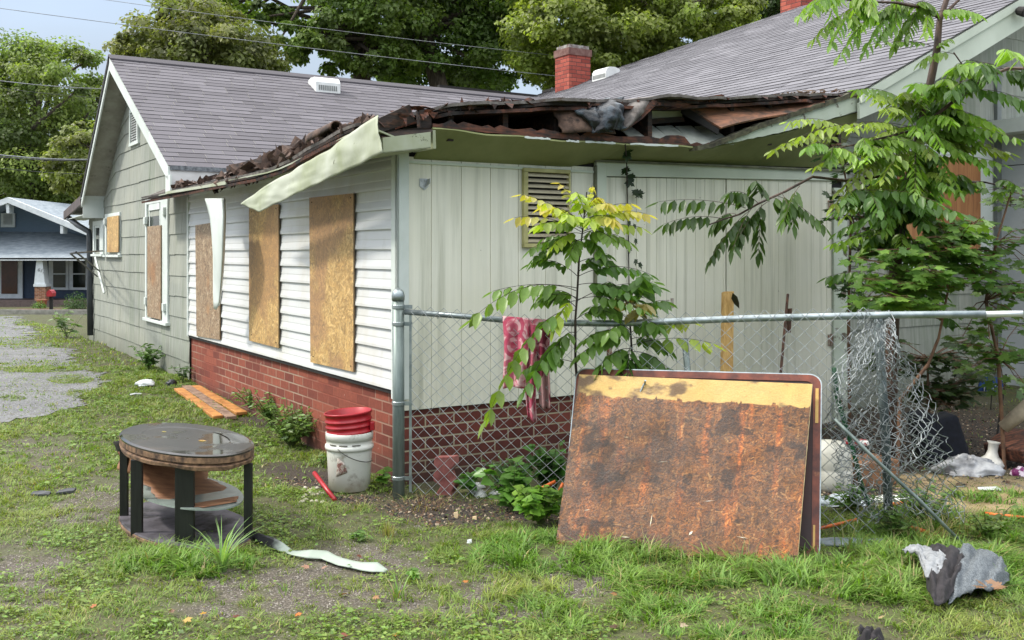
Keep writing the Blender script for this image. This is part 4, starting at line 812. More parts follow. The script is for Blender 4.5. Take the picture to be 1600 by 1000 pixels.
# plywood over the wing window
def frect(x0, y0, x1, y1, off): a = FW(x0, (y0+y1)/2, off); b = FW(x1, (y0+y1)/2, off); xm = (x0+x1)/2; return a.x, b.x, FW(xm, y1, off).z, FW(xm, y0, off).z
r = frect(1392, 228, 1547, 416, -.33); mb = MB(); mb.box((r[0], .30, r[2]), (r[1], .335, r[3])); wf = hb(mb, 'window', M['white_trim'], bevel=.004)
mb = MB(); mb.box((r[0]-.04, .27, r[2]-.04), (r[1]+.03, .33, r[2])); hb(mb, 'sill', M['white_trim'], wf)
m = MT('plywood'); n = m.noise(1.5, 5, .6, m.map((9, 9, .8)), dist=1.5); m.base(m.ramp(n, [(.3, '#7a5030'), (.5, '#9b6a42'), (.7, '#b08052')])).rough(.7); M['ply'] = m.m
for (x0, y0, x1, y1) in ((1404, 240, 1443, 408), (1445, 246, 1533, 404)): q = frect(x0, y0, x1, y1, -.28); mb = MB(); mb.box((q[0], .285, q[2]), (q[1], .297, q[3])); hb(mb, 'window_board', M['ply'], wf)
for (x0, y0, x1, y1) in ((1514, 641, 1535, 671),): q = frect(x0, y0, x1, y1, -.30); mb = MB(); mb.box((q[0], .31, q[2]), (q[1], .33, q[3])); fv = hb(mb, 'foundation_vent', M['black']); mb = MB(); mb.box((q[0]-.03, .32, q[2]-.03), (q[1]+.03, .336, q[3]+.03)); hb(mb, 'vent_frame', M['grey_panel'], fv)
# downspout
mb = MB(); g0 = LW(108, 341, .28); g1 = LW(122, 352, .2); g2 = LW(139, 362, .07); g3 = LW(141, 524, .06)
mb.tube([g0, g1, g2, LW(140, 372, .06), g3], .045, 8); hb(mb, 'downspout', simple('downspout', '#34383d', '#474c52', 5, .4), smooth=True)
# chimneys and roof vents
def boxat(c, du, dv, z0, z1): mb = MB(); mb.box((c.x, c.y, z0), (c.x+du, c.y+dv, z1)); return mb
c = HP(889, 100, 18.5); zt = CZ+(HOR-68)*18.5/FPX
ch = hb(boxat(c, .50, .45, 3.3, zt-.20), 'chimney', M['brick_chimney']); hb(boxat(c+Vector((-.02, -.02, 0)), .54, .49, zt-.20, zt-.07), 'chimney_cap', simple('cap', '#5a3a34', '#7a5e56', 12, .9), ch)
hb(boxat(c+Vector((.02, .02, 0)), .46, .41, zt-.07, zt+.0), 'flue', simple('flue', '#9a9a96', '#5b4743', 12, .9), ch)
c = HP(1252, 10, 16.4); ch = hb(boxat(c, .55, .45, 4.6, 6.5), 'chimney', M['brick_chimney']); hb(boxat(c+Vector((-.04, -.06, 0)), .6, .05, 4.6, CZ+(HOR-14)*16.4/FPX), 'chimney_flashing', M['black'], ch)
def hit(px, py, fn):
    lo, hi = 3., 40.
    f = lambda D: fn(HP(px, py, D))
    D = lo; 
    while D < hi and f(D) > 0: D += .02
    return HP(px, py, D)
vm = simple('vent_white', '#c9ccca', '#dcdedc', 9, .4)
p = hit(513, 146, lambda q: (2.41+sm*(q.y-4.806))-q.z if False else (q.z-(2.41+sm*(q.y-4.806)))*(-1) if False else (1 if q.z > 2.41+sm*(q.y-4.806) else -1))
def vent(p, axis):
    mb = MB(); prof = [(0, -.02), (0, .13), (.03, .18), (.09, .21), (.20, .215), (.30, .19), (.33, .13)]
    if axis == 't': pts = [(p.x-.18, p.y+a, p.z+b+.0*a) for a, b in prof]+[(p.x-.18, p.y+.33, p.z+.08)]; mb.slab(pts, (.36, 0, 0));  fr = [(p.x-.14+.028*k, p.y-.004, p.z+.02) for k in range(10)]; d = (.018, .004, .07)
    else: pts = [(p.x+a, p.y-.2, p.z+b) for a, b in prof]+[(p.x+.33, p.y-.2, p.z+.06)]; mb.slab(pts, (0, .4, 0)); fr = [(p.x-.004, p.y-.18+.037*k, p.z+.02) for k in range(10)]; d = (.004, .024, .07)
    v = hb(mb, 'roof_vent', vm); q = MB()
    for a in fr: q.box(a, (a[0]+d[0], a[1]+d[1], a[2]+d[2]))
    hb(q, 'vent_slots', simple('slot', '#6d706e', '#7d807e', 9), v)
vent(p+Vector((0, 0, .02)), 't')
p = hit(936, 128, lambda q: 1 if q.z > .912+.473*q.x+sagw(q.x, q.y) else -1); vent(p+Vector((0, 0, .04)), 's')
# flood light under the wing rake
c = FW(1588, 16, .40); mb = MB(); mb.lathe([(.02, 0), (.04, .02), (.05, .09), (.045, .10)], c, 12, mat=Matrix.Rotation(PI*.62, 3, 'X')); mb.tube([c, c+Vector((.05, .04, .03))], .015, 6); mb.lathe([(.02, 0), (.04, .02), (.05, .09)], c+Vector((.12, 0, .02)), 12, mat=Matrix.Rotation(PI*.62, 3, 'X')); hb(mb, 'flood_light', M['black'])
# ------------------------------------------------------------------ chain-link fence
galv = simple('galvanised', '#7f8a8c', '#a9b2b3', 14, .38, .1, metal=.75); galvg = simple('galvanised_green', '#5a6663', '#848f8b', 5, .45, .1, metal=.5, sc=(4, 4, .5)); wire = simple('wire', '#8d9496', '#b7bcbd', 40, .4, 0, metal=.7)
FA = on_ground(623, 6.118); F0 = Vector((FA.x, 6.118, 0)); FDIR = Vector((1, -.335, 0))
def fl(x, z): return Vector((x, 6.118-.335*(x-F0.x), z))
def railz(x): return float(np.interp(x, [-.7, .22, 1.97, 2.6], [1.137, 1.085, 1.172, 1.19]))
fe = thing('chain_link_fence', 'grey chain link fence, its mesh torn and crumpled at the right end', 'fence', tuple(F0))
mb = MB(); mb.tube([(F0.x, 6.118, -.2), (F0.x-.003, 6.118, 1.21)], .037, 16); mb.build('post', galvg, fe, True)
mb = MB(); mb.lathe([(.040, 1.205), (.041, 1.235), (.034, 1.262), (.018, 1.278), (.003, 1.282)], (F0.x-.003, 6.118, 0), 16); mb.build('post_cap', galv, fe, True)
for z in (1.155, 1.05, .56, .10): mb = MB(); mb.lathe([(.0385, z), (.041, z+.003), (.041, z+.022), (.0385, z+.025)], (F0.x-.001, 6.118, 0), 16, cap=(0, 0)); mb.box((F0.x+.03, 6.108, z), (F0.x+.085, 6.113, z+.024)); mb.tube([(F0.x+.07, 6.095, z+.012), (F0.x+.07, 6.125, z+.012)], .006, 6); mb.build('tension_band', galv, fe)
mb = MB(); mb.box((F0.x+.067, 6.09, .03), (F0.x+.083, 6.096, 1.14)); mb.build('tension_bar', galv, fe)
mb = MB(); mb.tube([fl(F0.x+.04, 1.137), fl(-.3, 1.118), fl(.02, 1.095)], .018, 10); mb.build('top_rail', simple('rail_dark', '#6b7476', '#8d9698', 9, .4, 0, metal=.7), fe, True)
mb = MB(); mb.tube([fl(.0, 1.087), fl(.6, 1.095), fl(1.3, 1.14), fl(1.97, 1.172), fl(2.42, 1.186)], .0195, 10); mb.build('top_rail', galv, fe, True)
mb = MB(); mb.tube([fl(2.42, 1.186), fl(2.585, 1.192)], .0165, 10); mb.build('rail_sleeve', simple('bright_sleeve', '#c9cfcf', '#e0e3e3', 9, .3, 0, metal=.6), fe, True)
for i, x in enumerate((-.45, .35, .95, 1.52, 1.84)): mb = MB(); z = railz(x); mb.tube([fl(x, z)+Vector((.004*math.cos(a), .022*math.cos(a), .024*math.sin(a))) for a in np.linspace(0, 5.6, 10)], .002, 5); mb.build('wire_tie', wire, fe)
P0 = []; P1 = []; wd = .0405; NJ = 29; x0 = F0.x+.085
for i in range(int((1.93-x0)/wd)):
    prev = None
    for j in range(NJ+1):
        x = x0+(i+((j+i) % 2))*wd; zt = railz(x)+.045; z = .03+(zt-.03)*j/NJ; sagx = .012*math.sin(z*3+x*1.3)
        p = fl(x, z); p.y += -.022+.004*(1 if (i+j) % 2 else -1)-.012*math.sin(x*2.1)*math.sin(z*2.8); p.x += sagx*math.sin(x*4)*.6
        if x > 1.5 and z < .9: p.y -= .05*(x-1.5)*(.9-z)*2
        if prev is not None: P0.append(tuple(prev)); P1.append(tuple(p))
        prev = p
V, F = prisms(P0, P1, .0019); mesh_np('wire_mesh', V, F, wire, fe, None, True)
def crumple(a, b, layer):
    ys = [489, 520, 560, 600, 650, 700, 760, 792]; le = [1348, 1330, 1312, 1296, 1290, 1296, 1310, 1340]; ri = [1392, 1402, 1426, 1447, 1470, 1492, 1508, 1516]
    y = 489+(812-489)*b+6*math.sin(a*7+layer)*b; l = np.interp(y, ys, le)+(14 if layer else 0)*(1-b); r_ = np.interp(y, ys, ri)-(26 if layer else 0)*b
    w_ = a+.10*math.sin(b*9+a*5+layer*2)*min(1, b*3)*a*(1-a)*4; px = l+(r_-l)*w_; D = 5.20+.10*math.sin(a*11+b*4+layer)*min(1, b*2.5)+.07*math.sin(b*13+a*3)+(.10 if layer else 0)
    return P(px+3*math.sin(b*31+a*20), y+3*math.sin(a*26+b*9), D)
P0 = []; P1 = []; rr = random.Random(3)
for layer, (ni, nj) in enumerate(((23, 38), (17, 32), (10, 24))):
    for i in range(ni):
        prev = None
        for j in range(nj+1):
            k = (i+j) % 2; lat = (i+k+rr.uniform(-.10, .10))/(ni+.5); b = j/nj
            cut = 1 if layer < 2 else .8
            p = crumple(min(lat, 1), b*cut+rr.uniform(-.004, .004), layer); p += Vector((rr.gauss(0, .003), rr.gauss(0, .010), rr.gauss(0, .003)))
            if prev is not None:
                m_ = (prev+p)/2+Vector((rr.gauss(0, .004), rr.gauss(0, .008), rr.gauss(0, .004)))
                P0 += [tuple(prev), tuple(m_)]; P1 += [tuple(m_), tuple(p)]
            prev = p
V, F = prisms(P0, P1, .0023); mesh_np('crumpled_mesh', V, F, simple('bright_wire', '#7b8284', '#a4aaab', 40, .35, 0, metal=.55), fe, None, True)
# leaning line post and fallen brace pole
b_ = on_ground(1390, 5.42, -.1); t_ = P(1371, 492, 5.42); mb = MB(); mb.tube([b_, (b_+t_)/2+Vector((.01, 0, 0)), t_], .024, 10)
single(mb, 'fence_post', 'dull dark grey line post standing inside the crumpled mesh', 'post', simple('dull_post', '#3b4546', '#5d696a', 9, .7, .1, metal=.3), tuple(b_), smooth=True)
a = P(1304, 655, 5.12); b_ = G(1512, 858, .012); mb = MB(); mb.tube([a, a*.7+b_*.3+Vector((.01, 0, -.012)), a*.35+b_*.65+Vector((-.008, 0, .016)), b_], .0095, 8)
single(mb, 'metal_rail', 'thin grey metal rail slanting down from the torn fence into the grass', 'rail', galvg, tuple(b_), smooth=True)
hosem = simple('green_hose', '#0f3d22', '#1d5c34', 9, .4)
mb = MB(); pts = [P(1303, 575, 5.4), P(1308, 620, 5.42), P(1322, 668, 5.4), P(1336, 715, 5.38), P(1345, 755, 5.36), G(1358, 790, .02), G(1371, 812, .02)]
mb.tube(pts, .013, 8); single(mb, 'garden_hose', 'dark green garden hose hanging through the torn fence mesh', 'hose', hosem, tuple(pts[-1]), smooth=True)
# ------------------------------------------------------------------ oval coffee table
TCn = Vector((-1.77, 5.37, 0)); gz = float(hgt(-1.74, 5.37)); tb = thing('coffee_table', 'water stained black oval coffee table with peeling brown veneer, out on the grass', 'table', (TCn.x, TCn.y, gz))
e1 = Vector((-.648, .761, 0)); e2 = Vector((.761, .648, 0))
def oval(a, b, z, n=56, c=TCn, w=0): return [c+e1*a*math.cos(t)+e2*b*math.sin(t)+Vector((0, 0, z+(w*math.sin(t*5)+w*.6*math.sin(t*11+1)))) for t in [2*PI*k/n for k in range(n)]]
def odisc(name, lay, mat, parent=tb, **kw):
    mb = MB(); n = 56; mb.v = []
    for (a, b, z, w) in lay: mb.v += [tuple(p) for p in oval(a, b, z, n, w=w)]
    m_ = len(lay); mb.f = [(i*n+k, i*n+(k+1) % n, (i+1)*n+(k+1) % n, (i+1)*n+k) for i in range(m_-1) for k in range(n)]+[tuple(range(n))[::-1], tuple(range((m_-1)*n, m_*n))]
    return mb.build(name, mat, parent, **kw)
m = MT('wet_top'); n = m.noise(4, 6, .6, dist=.5); n2 = m.noise(2.4, 4, .5)
m.base(m.mix(m.ramp(n2, [(.56, 0), (.6, 1)]), m.ramp(n, [(.35, '#141312'), (.6, '#26231f'), (.72, '#3f342b')]), '#1a1613')).rough(m.ramp(n2, [(.47, .34), (.52, .05)])); m.b.inputs['Specular IOR Level'].default_value = .7; m.bump(n, .1, .003); wet = m.m
edge = simple('particle_edge', '#3d2e24', '#86694f', 26, .85, .7, dirt=('#221a15', 10, .55)); blk = simple('black_stain_wood', '#0c0d0c', '#1d1f1c', 7, .45, .1, sc=(9, 9, .7))
odisc('table_top', [(.575, .283, gz+.470, 0), (.580, .288, gz+.474, 0), (.580, .288, gz+.482, 0), (.565, .274, gz+.488, 0), (.40, .19, gz+.4878, 0), (.39, .18, gz+.486, 0)], wet)
odisc('table_edge', [(.565, .272, gz+.408, .004), (.578, .286, gz+.413, .004), (.582, .289, gz+.430, .002), (.566, .275, gz+.437, 0), (.566, .275, gz+.441, 0), (.581, .288, gz+.446, 0), (.581, .289, gz+.4735, .001), (.57, .28, gz+.4740, 0)], edge)
for (m_, n_, w_) in ((-.50, -.08, .03), (-.34, -.19, .03), (-.05, -.262, .042), (-.52+.98, -.12, .026), (.36, .20, .026)):
    pass
for (px, D, w_) in ((194, 5.50, .022), (214, 5.17, .03), (289, 5.0, .048), (388, 5.08, .021)):
    p = Vector(((px-800)/FPX*D, D, 0)); mb = MB(); mb.box((p.x-w_, p.y-.012, gz+.012), (p.x+w_, p.y+.012, gz+.41)); mb.build('leg', blk, tb, bevel=.003)
p = TCn+e1*.3+e2*.2; mb = MB(); mb.box((p.x-.02, p.y-.012, gz+.01), (p.x+.02, p.y+.012, gz+.41)); mb.build('leg', blk, tb, bevel=.003)
odisc('base_shelf', [(.57, .285, gz-.005, 0), (.575, .29, gz+.006, .002), (.572, .288, gz+.028, .003), (.56, .28, gz+.031, 0)], simple('swollen_base', '#37343a', '#5d5960', 5, .75, .3, dirt=('#1d1b1c', 7, .5)))
odisc('base_rim', [(.574, .289, gz+.001, .0), (.580, .295, gz+.006, .002), (.578, .294, gz+.022, .003), (.574, .289, gz+.024, 0)], edge)
m = MT('dusty_glass'); m.base(m.ramp(m.noise(6, 5), [(.3, '#6c7872'), (.7, '#919c96')])).rough(.25); glassd = m.m
def gdisc(): mb = MB(); n = 48; c = TCn+e1*-.02; mb.v = [tuple(p) for z in (.198, .206) for p in oval(.49, .235, gz+z, n, c)]; mb.f = [tuple(range(n))[::-1], tuple(range(n, 2*n))]+[(k, (k+1) % n, n+(k+1) % n, n+k) for k in range(n)]; return mb
gdisc().build('glass_shelf', glassd, tb)
ven = simple('veneer', '#74503a', '#a67a58', 6, .6, .15, sc=(1, 3, 1), dirt=('#4a2f22', 5, .58))
def veneer(u, v):   # hangs from the left end of the top and curls out over the glass shelf
    m_ = .53-.98*u; hgt_ = .215+.21*max(0, 1-u*2.1)**1.6+.012*math.sin(u*6); wdt = .24*math.sqrt(max(.02, 1-(m_/.60)**2)); k = -1+2*v
    rag = .02*math.sin(u*23)*abs(k)+.012*math.sin(u*51)*abs(k); return TCn+e1*m_+e2*((wdt-.02+rag)*k*(.95-.25*u))+Vector((0, 0, gz+hgt_+.03*(k*k)*max(0, 1-u*1.6)))
mb = MB(); mb.grid(veneer, 26, 12); mb.build('peeled_veneer', ven, tb, True, solid=.003)
def vfl(u, v): q = P(184+20*u+2*v, 706+28*v+6*u*v, 5.62-.16*u); q.x += .01*math.sin(v*5); return q
mb = MB(); mb.grid(vfl, 4, 8); mb.build('veneer_flap', ven, tb, True, solid=.003)
mb = MB(); mb.grid(lambda u, v: P(177+12*u+v*8, 690-2*u+20*v-8*u*v, 5.66-.1*u), 3, 3); mb.build('film_scrap', M['black'], tb, True, solid=.002)
for (px, py, l, c_) in ((252, 674, .03, '#b5a476'), (309, 688, .05, '#c09a6c')):
    p = P(px, py, FPX*(CZ-(gz+.49))/(py-HOR)); L_ = Leaves(); L_.put(inst(LEAF_V, LEAF_F, [tuple(p)], [(1, .15, .05)], [(0, 0, 1)], l, l*.4, [sr(c_)[:3]]))
    lthing(L_, 'fallen_leaf', 'small pale dry leaf on the wet black table top' if px < 300 else 'larger tan dry leaf floating on the wet black table top', 'leaf', tuple(p), 'fallen leaves')
# ------------------------------------------------------------------ buckets
wp = MT('white_plastic'); n = wp.noise(9, 6, .65); n2 = wp.noise(3.2, 5, .6); z_ = wp.sep()[2]
c = wp.mix(wp.ramp(n, [(.58, 0), (.68, .7)]), '#c9cac2', '#7d7768'); c = wp.mix(wp.ramp(n2, [(.60, 0), (.66, .5)]), c, '#6b4b3c'); c = wp.mix(wp.ramp(z_, [(0, .6), (.10, 0)]), c, '#9b8f76'); wp.base(c).rough(.4); wp = wp.m
bc = G(546, 772, 0); bc.y += .13; bc.x = (546-800)/FPX*bc.y; bc.z = float(hgt(bc.x, bc.y)); bk = thing('bucket', 'dirty white plastic bucket standing by the fence post with a red one nested in it', 'bucket', tuple(bc))
prof = [(.125, 0), (.130, .004), (.143, .255), (.143, .256), (.152, .258), (.154, .270), (.152, .285), (.144, .288), (.145, .318), (.150, .320), (.151, .345), (.150, .362), (.146, .365), (.143, .360), (.128, .02)]
mb = MB(); mb.lathe(prof, bc, 40, cap=(1, 1)); mb.build('pail', wp, bk, True)
for a0 in (-2.35, -1.85, -1.3):
    mb = MB(); mb.slab([Vector((bc.x+.1515*math.cos(t), bc.y+.1515*math.sin(t), bc.z+z)) for t, z in ((a0, .293), (a0+.35, .293), (a0+.35, .300), (a0, .300))], (.002, .003, 0)); mb.build('rim_slot', bpy.data.materials.get('slot_shadow') or simple('slot_shadow', '#55534c', '#6b685f', 9), bk)
mb = MB(); mb.tube([bc+Vector((.153*math.cos(t), .153*math.sin(t)-.012, .285-.10*math.sin((t+1.9)*1.0)**.8)) for t in np.linspace(-1.88, -.15, 16)], .0028, 6); mb.build('handle', simple('handle_wire', '#3c3d3c', '#5b5c5a', 9, .4, metal=.6), bk, True)
m = MT('sticker'); m.base(m.ramp(m.noise(40, 5, .7), [(.42, '#7a5048'), (.55, '#b9b1a6')])).rough(.6)
mb = MB()
def lab(u, v): an = -1.98+.42*u; z = .115+.09*v; sh = 1 if True else 0; r_ = .1375+.02*(z-.12)/.2+.0015; an2 = an+.12*(v-.5)*(1-2*u); return bc+Vector((r_*math.cos(an2), r_*math.sin(an2), z+.03*(u-.5)*(1 if v > .5 else -1)*-1))
mb.grid(lab, 8, 4); mb.build('worn_sticker', m.m, bk, True, solid=.001)
red = simple('red_plastic', '#8d0f1c', '#a61a26', 5, .35, .05); rc = bc+Vector((0, 0, .345)); rb = thing('bucket', 'bright red plastic bucket nested in the top of the white one', 'bucket', tuple(rc))
tilt = Matrix.Rotation(.10, 3, 'Y')
prof = [(.118, -.12), (.132, .0), (.146, .006), (.148, .014), (.140, .020), (.141, .042), (.147, .045), (.148, .052), (.142, .056), (.143, .078), (.149, .081), (.150, .087), (.144, .091), (.145, .122), (.152, .126), (.153, .136), (.149, .140), (.144, .137), (.133, .02), (.120, -.10)]
mb = MB(); mb.lathe(prof, rc+Vector((0, 0, .008)), 40, cap=(1, 1), mat=Matrix.Rotation(-.07, 3, 'Y')); mb.build('pail', red, rb, True)
mb = MB(); mb.box((rc.x+.135, rc.y-.05, rc.z+.03), (rc.x+.165, rc.y-.01, rc.z+.085)); mb.build('handle_lug', red, rb, bevel=.006)
# ------------------------------------------------------------------ leaning boards
bl, br = G(868, 850, .0), G(1245, 884, .0); tl, tr = P(905, 585, 5.56), P(1269, 600, 5.16)
pb_ = thing('plywood_sheet', 'large rust brown rotting wood panel with a yellow strip, leaning in the grass', 'board', tuple((bl+br)/2))
nb = (br-bl).cross(tl-bl).normalized()
def bp(u, v, d=0): return (bl*(1-u)+br*u)*(1-v)+(tl*(1-u)+tr*u)*v-nb*d
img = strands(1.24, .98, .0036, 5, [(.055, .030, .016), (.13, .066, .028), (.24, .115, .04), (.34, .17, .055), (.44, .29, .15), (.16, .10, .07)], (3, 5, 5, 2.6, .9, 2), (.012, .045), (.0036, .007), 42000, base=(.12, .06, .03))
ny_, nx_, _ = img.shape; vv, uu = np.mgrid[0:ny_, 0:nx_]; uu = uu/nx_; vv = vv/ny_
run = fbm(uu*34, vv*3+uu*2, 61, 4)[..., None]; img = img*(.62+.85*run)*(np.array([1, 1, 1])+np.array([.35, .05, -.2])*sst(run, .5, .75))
dk_ = sst(fbm(uu*5, vv*6, 63, 5)-.24*(uu-.25)-.10*(.6-vv), .47, .60)[..., None]; img = img*(1-.55*dk_)+np.array([.03, .018, .012])*dk_*.4; dots = sst(fbm(uu*13, vv*10, 64, 3), .66, .72)[..., None]; img = img*(1-.6*dots)  # dark blotches, heavier at upper left: stain plus leaf shadow painted into the colour
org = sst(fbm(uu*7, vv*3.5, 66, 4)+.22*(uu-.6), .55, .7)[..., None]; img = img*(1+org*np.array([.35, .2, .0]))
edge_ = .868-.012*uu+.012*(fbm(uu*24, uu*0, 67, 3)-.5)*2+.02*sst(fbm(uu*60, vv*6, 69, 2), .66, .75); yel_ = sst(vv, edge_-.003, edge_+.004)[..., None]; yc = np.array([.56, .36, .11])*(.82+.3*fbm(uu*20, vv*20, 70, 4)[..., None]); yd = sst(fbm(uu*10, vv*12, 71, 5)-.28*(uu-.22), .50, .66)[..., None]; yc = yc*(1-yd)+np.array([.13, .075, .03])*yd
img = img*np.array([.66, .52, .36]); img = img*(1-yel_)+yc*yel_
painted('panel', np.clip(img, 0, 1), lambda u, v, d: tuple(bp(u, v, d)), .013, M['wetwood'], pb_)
sidev = simple('panel_edge', '#8d7a52', '#bfae86', 30, .8)
mb = MB(); mb.slab([bp(1.0005, .0, 0), bp(1.0005, 1, 0), bp(1.0005, 1, .013), bp(1.0005, 0, .013)], (br-bl).normalized()*.0015); mb.build('panel_edge', sidev, pb_)
scw = simple('scratch_white', '#c9b98a', '#d9d6cc', 60, .5)
for (u, v, l, w_, an) in ((.40, .17, .075, .005, 1.5), (.12, .20, .035, .003, .2), (.30, .07, .05, .004, .05), (.57, .12, .03, .012, .9), (.42, .50, .05, .0015, .1), (.63, .30, .06, .002, .15), (.25, .63, .03, .002, 0), (.78, .12, .06, .003, -.1)):
    mb = MB(); c_ = bp(u, v, -.0015); du = (br-bl).normalized(); dv = (tl-bl).normalized(); a_ = du*math.cos(an)+dv*math.sin(an); b_ = du*-math.sin(an)+dv*math.cos(an); mb.slab([c_-a_*l/2, c_+b_*w_/2, c_+a_*l/2, c_-b_*w_/2], nb*.0008); mb.build('paint_scratch', scw, pb_)
mb = MB(); c_ = bp(.30, .955, 0); mb.tube([c_, c_+nb*.03+Vector((.01, 0, .01))], .006, 6); mb.tube([c_+nb*.012, c_+nb*.014+Vector((-.02, 0, -.045))], .005, 5); mb.build('bent_screw', galv, pb_)
# framed panel behind it
fr = thing('wooden_table_top', 'reddish brown round cornered wooden frame panel standing behind the rotting board', 'panel', tuple((bl+br)/2-nb*.1))
du = (tr-tl).normalized(); dn = -nb; b2l, b2r, t2l, t2r = bl-nb*.11+du*.0, G(1280, 870, 0)+Vector((0, .0, 0)), P(903, 578, 5.66), P(1283, 588, 5.25)
def fp(u, v, d=0): return (b2l*(1-u)+b2r*u)*(1-v)+(t2l*(1-u)+t2r*u)*v+nb*d
n2_ = (b2r-b2l).cross(t2l-b2l).normalized()
def rr_path(u0, v0, u1, v1, r):
    o = []
    for cx, cy, a0 in ((u1-r, v1-r*1.3, 0), (u0+r, v1-r*1.3, PI/2), (u0+r, v0+r*1.3, PI), (u1-r, v0+r*1.3, 1.5*PI)):
        for k in range(6): a = a0+PI/2*k/5; o.append((cx+r*math.cos(a), cy+r*1.3*math.sin(a)))
    return o
red2 = simple('red_brown_wood', '#4a1f13', '#7a3a22', 7, .5, .2, sc=(2, 2, 2), dirt=('#a86e44', 8, .62)); dkr = simple('dark_red_wood', '#220b08', '#3a130d', 6, .5, .1)
outp = rr_path(0, -.02, 1, 1, .045); inp = rr_path(.028, .02, .972, .962, .03); mb = MB(); n = len(outp)
for d in (-.012, .018): mb.v += [tuple(fp(u, v, d)) for u, v in outp]+[tuple(fp(u, v, d)) for u, v in inp]
for k in range(n): q = (k+1) % n; mb.f += [(k, q, n+q, n+k), (2*n+k, 3*n+k, 3*n+q, 2*n+q), (k, 2*n+k, 2*n+q, q), (n+k, n+q, 3*n+q, 3*n+k)]
mb.build('frame', red2, fr); mb = MB(); mb.slab([fp(u, v, .006) for u, v in inp], nb*.006); mb.build('panel', dkr, fr)
mb = MB(); o3 = rr_path(-.004, -.02, 1.004, 1.006, .048); mb.v = [tuple(fp(u, v, d)) for d in (.004, .018) for u, v in o3]+[tuple(fp(u, v, d)) for d in (.004, .018) for u, v in outp]
for k in range(n): q = (k+1) % n; mb.f += [(k, q, n+q, n+k), (k, 2*n+k, 2*n+q, q), (n+k, n+q, 3*n+q, 3*n+k)]
mb.build('metal_edging', galv, fr)
mb = MB(); mb.slab([fp(.977, 0, .019), fp(.985, 0, .019), fp(.985, .16, .019), fp(.977, .16, .019)], nb*.003); mb.slab([fp(.98, .72, .019), fp(.992, .72, .019), fp(.992, .92, .019), fp(.98, .92, .019)], nb*.003); mb.build('raw_wood_strip', simple('raw_strip', '#b58a45', '#c9a560', 9), fr)
# ------------------------------------------------------------------ things leaning on the doors
def stick(px0, py0, D0, px1, py1, D1, w_, d_, name, label, cat, mat, round_=False, gnd=True, **kw):
    a = P(px0, py0, D0); b_ = P(px1, py1, D1); mb = MB()
    if round_: mb.tube([a, b_], w_, 8)
    else: ax = (b_-a).normalized(); x_ = Vector((1, .55, 0)).normalized()*w_; y_ = ax.cross(x_).normalized()*d_; mb.hexa([a-x_-y_, a+x_-y_, a+x_+y_, a-x_+y_], [b_-x_-y_, b_+x_-y_, b_+x_+y_, b_-x_+y_])
    return single(mb, name, label, cat, mat, tuple(a), **kw)
raw = simple('raw_lumber', '#a07c46', '#c9a668', 3, .7, .15, sc=(14, 14, .8), dirt=('#7a5c36', 4, .62))
stick(1134, 693, 7.05, 1137, 456, 7.42, .046, .02, 'lumber', 'pale wooden plank propped upright against the garage doors', 'plank', raw, bevel=.004)
mb = MB(); mb.v = []; p = P(1151, 470, 7.36); L_ = Leaves(); L_.put(inst(LEAF_V, LEAF_F, [tuple(p+Vector((-.03, 0, .06)))], [(.35, 0, -1)], [(-.6, -.8, .1)], .13, .05, [(.03, .03, .025)])); lthing(L_, 'dead_leaf', 'curled black dead leaf stuck beside the propped plank', 'leaf', tuple(p))
stick(1206, 735, 6.5, 1231, 460, 7.5, .010, .01, 'metal_rod', 'thin rusty rod leaning upright against the garage doors', 'rod', simple('rust_rod', '#33241d', '#5f3d2c', 20, .8), True)
stick(1232, 520, 7.4, 1234, 482, 7.44, .014, .01, 'rusty_bracket', 'short rusty stub beside the thin leaning rod', 'bracket', bpy.data.materials['rust_rod'])
stick(1085, 700, 6.3, 1070, 531, 6.6, .022, .02, 'metal_pipe', 'short dark grey pipe leaning behind the fence mesh', 'pipe', galvg, True)
# ------------------------------------------------------------------ towel on the rail
m = MT('towel'); wv = m.noise(9, 3, .5, dist=2.5); v = m.vor(6, out='Distance'); c = m.ramp(v, [(.14, '#b05a6c'), (.2, '#c79aa0'), (.32, '#a84a60'), (.45, '#c4a0a2')], 'CONSTANT'); c = m.mix(m.ramp(wv, [(.45, 0), (.55, .8)]), c, '#a33350')
sx = m.math('SINE', m.math('MULTIPLY', m.sep()[2], 260)); m.base(c).rough(.9); m.bump(m.noise(400, 2), .3, .002); tow = m.m
m = MT('towel_dark'); v = m.vor(8, out='Distance'); c = m.ramp(v, [(.12, '#6e1730'), (.22, '#9c6a6e'), (.34, '#5a1226'), (.5, '#a07a7a')], 'CONSTANT'); m.base(c).rough(.9); tow2 = m.m
tw = thing('towel', 'pink and crimson patterned towel draped over the fence rail', 'towel', tuple(fl(.06, 1.12)))
def towf(x0, x1, zb, ph, yo=0., back=True):
    def f(u, v):
        x = x0+(x1-x0)*u+.012*math.sin(v*5+ph)*(v); z0 = railz(x)+.022
        if v < .12: an = PI*(v/.12); q = fl(x, z0-.02); q.y += .022*math.cos(an)-.0; q.z += .022*math.sin(an); return q
        k = (v-.12)/.88; q = fl(x, z0-.02-(z0-.02-zb-.012*math.sin(u*3+ph))*k); q.y += -.024-.022*math.sin(u*9+ph+k*1.5)*min(1, k*4)-yo*k; q.x += -.03*(u-.5)*k; return q
    return f
mb = MB(); mb.grid(towf(-.055, .10, .70, 0, .03), 18, 26); mb.build('towel_fold', tow, tw, True, solid=.005)
mb = MB(); mb.grid(towf(.075, .155, .52, 1.7, .02), 12, 26); mb.build('towel_fold', tow, tw, True, solid=.005)
mb = MB(); mb.grid(towf(.135, .225, .60, 3.1, .0), 12, 26); mb.build('towel_fold', tow2, tw, True, solid=.005)
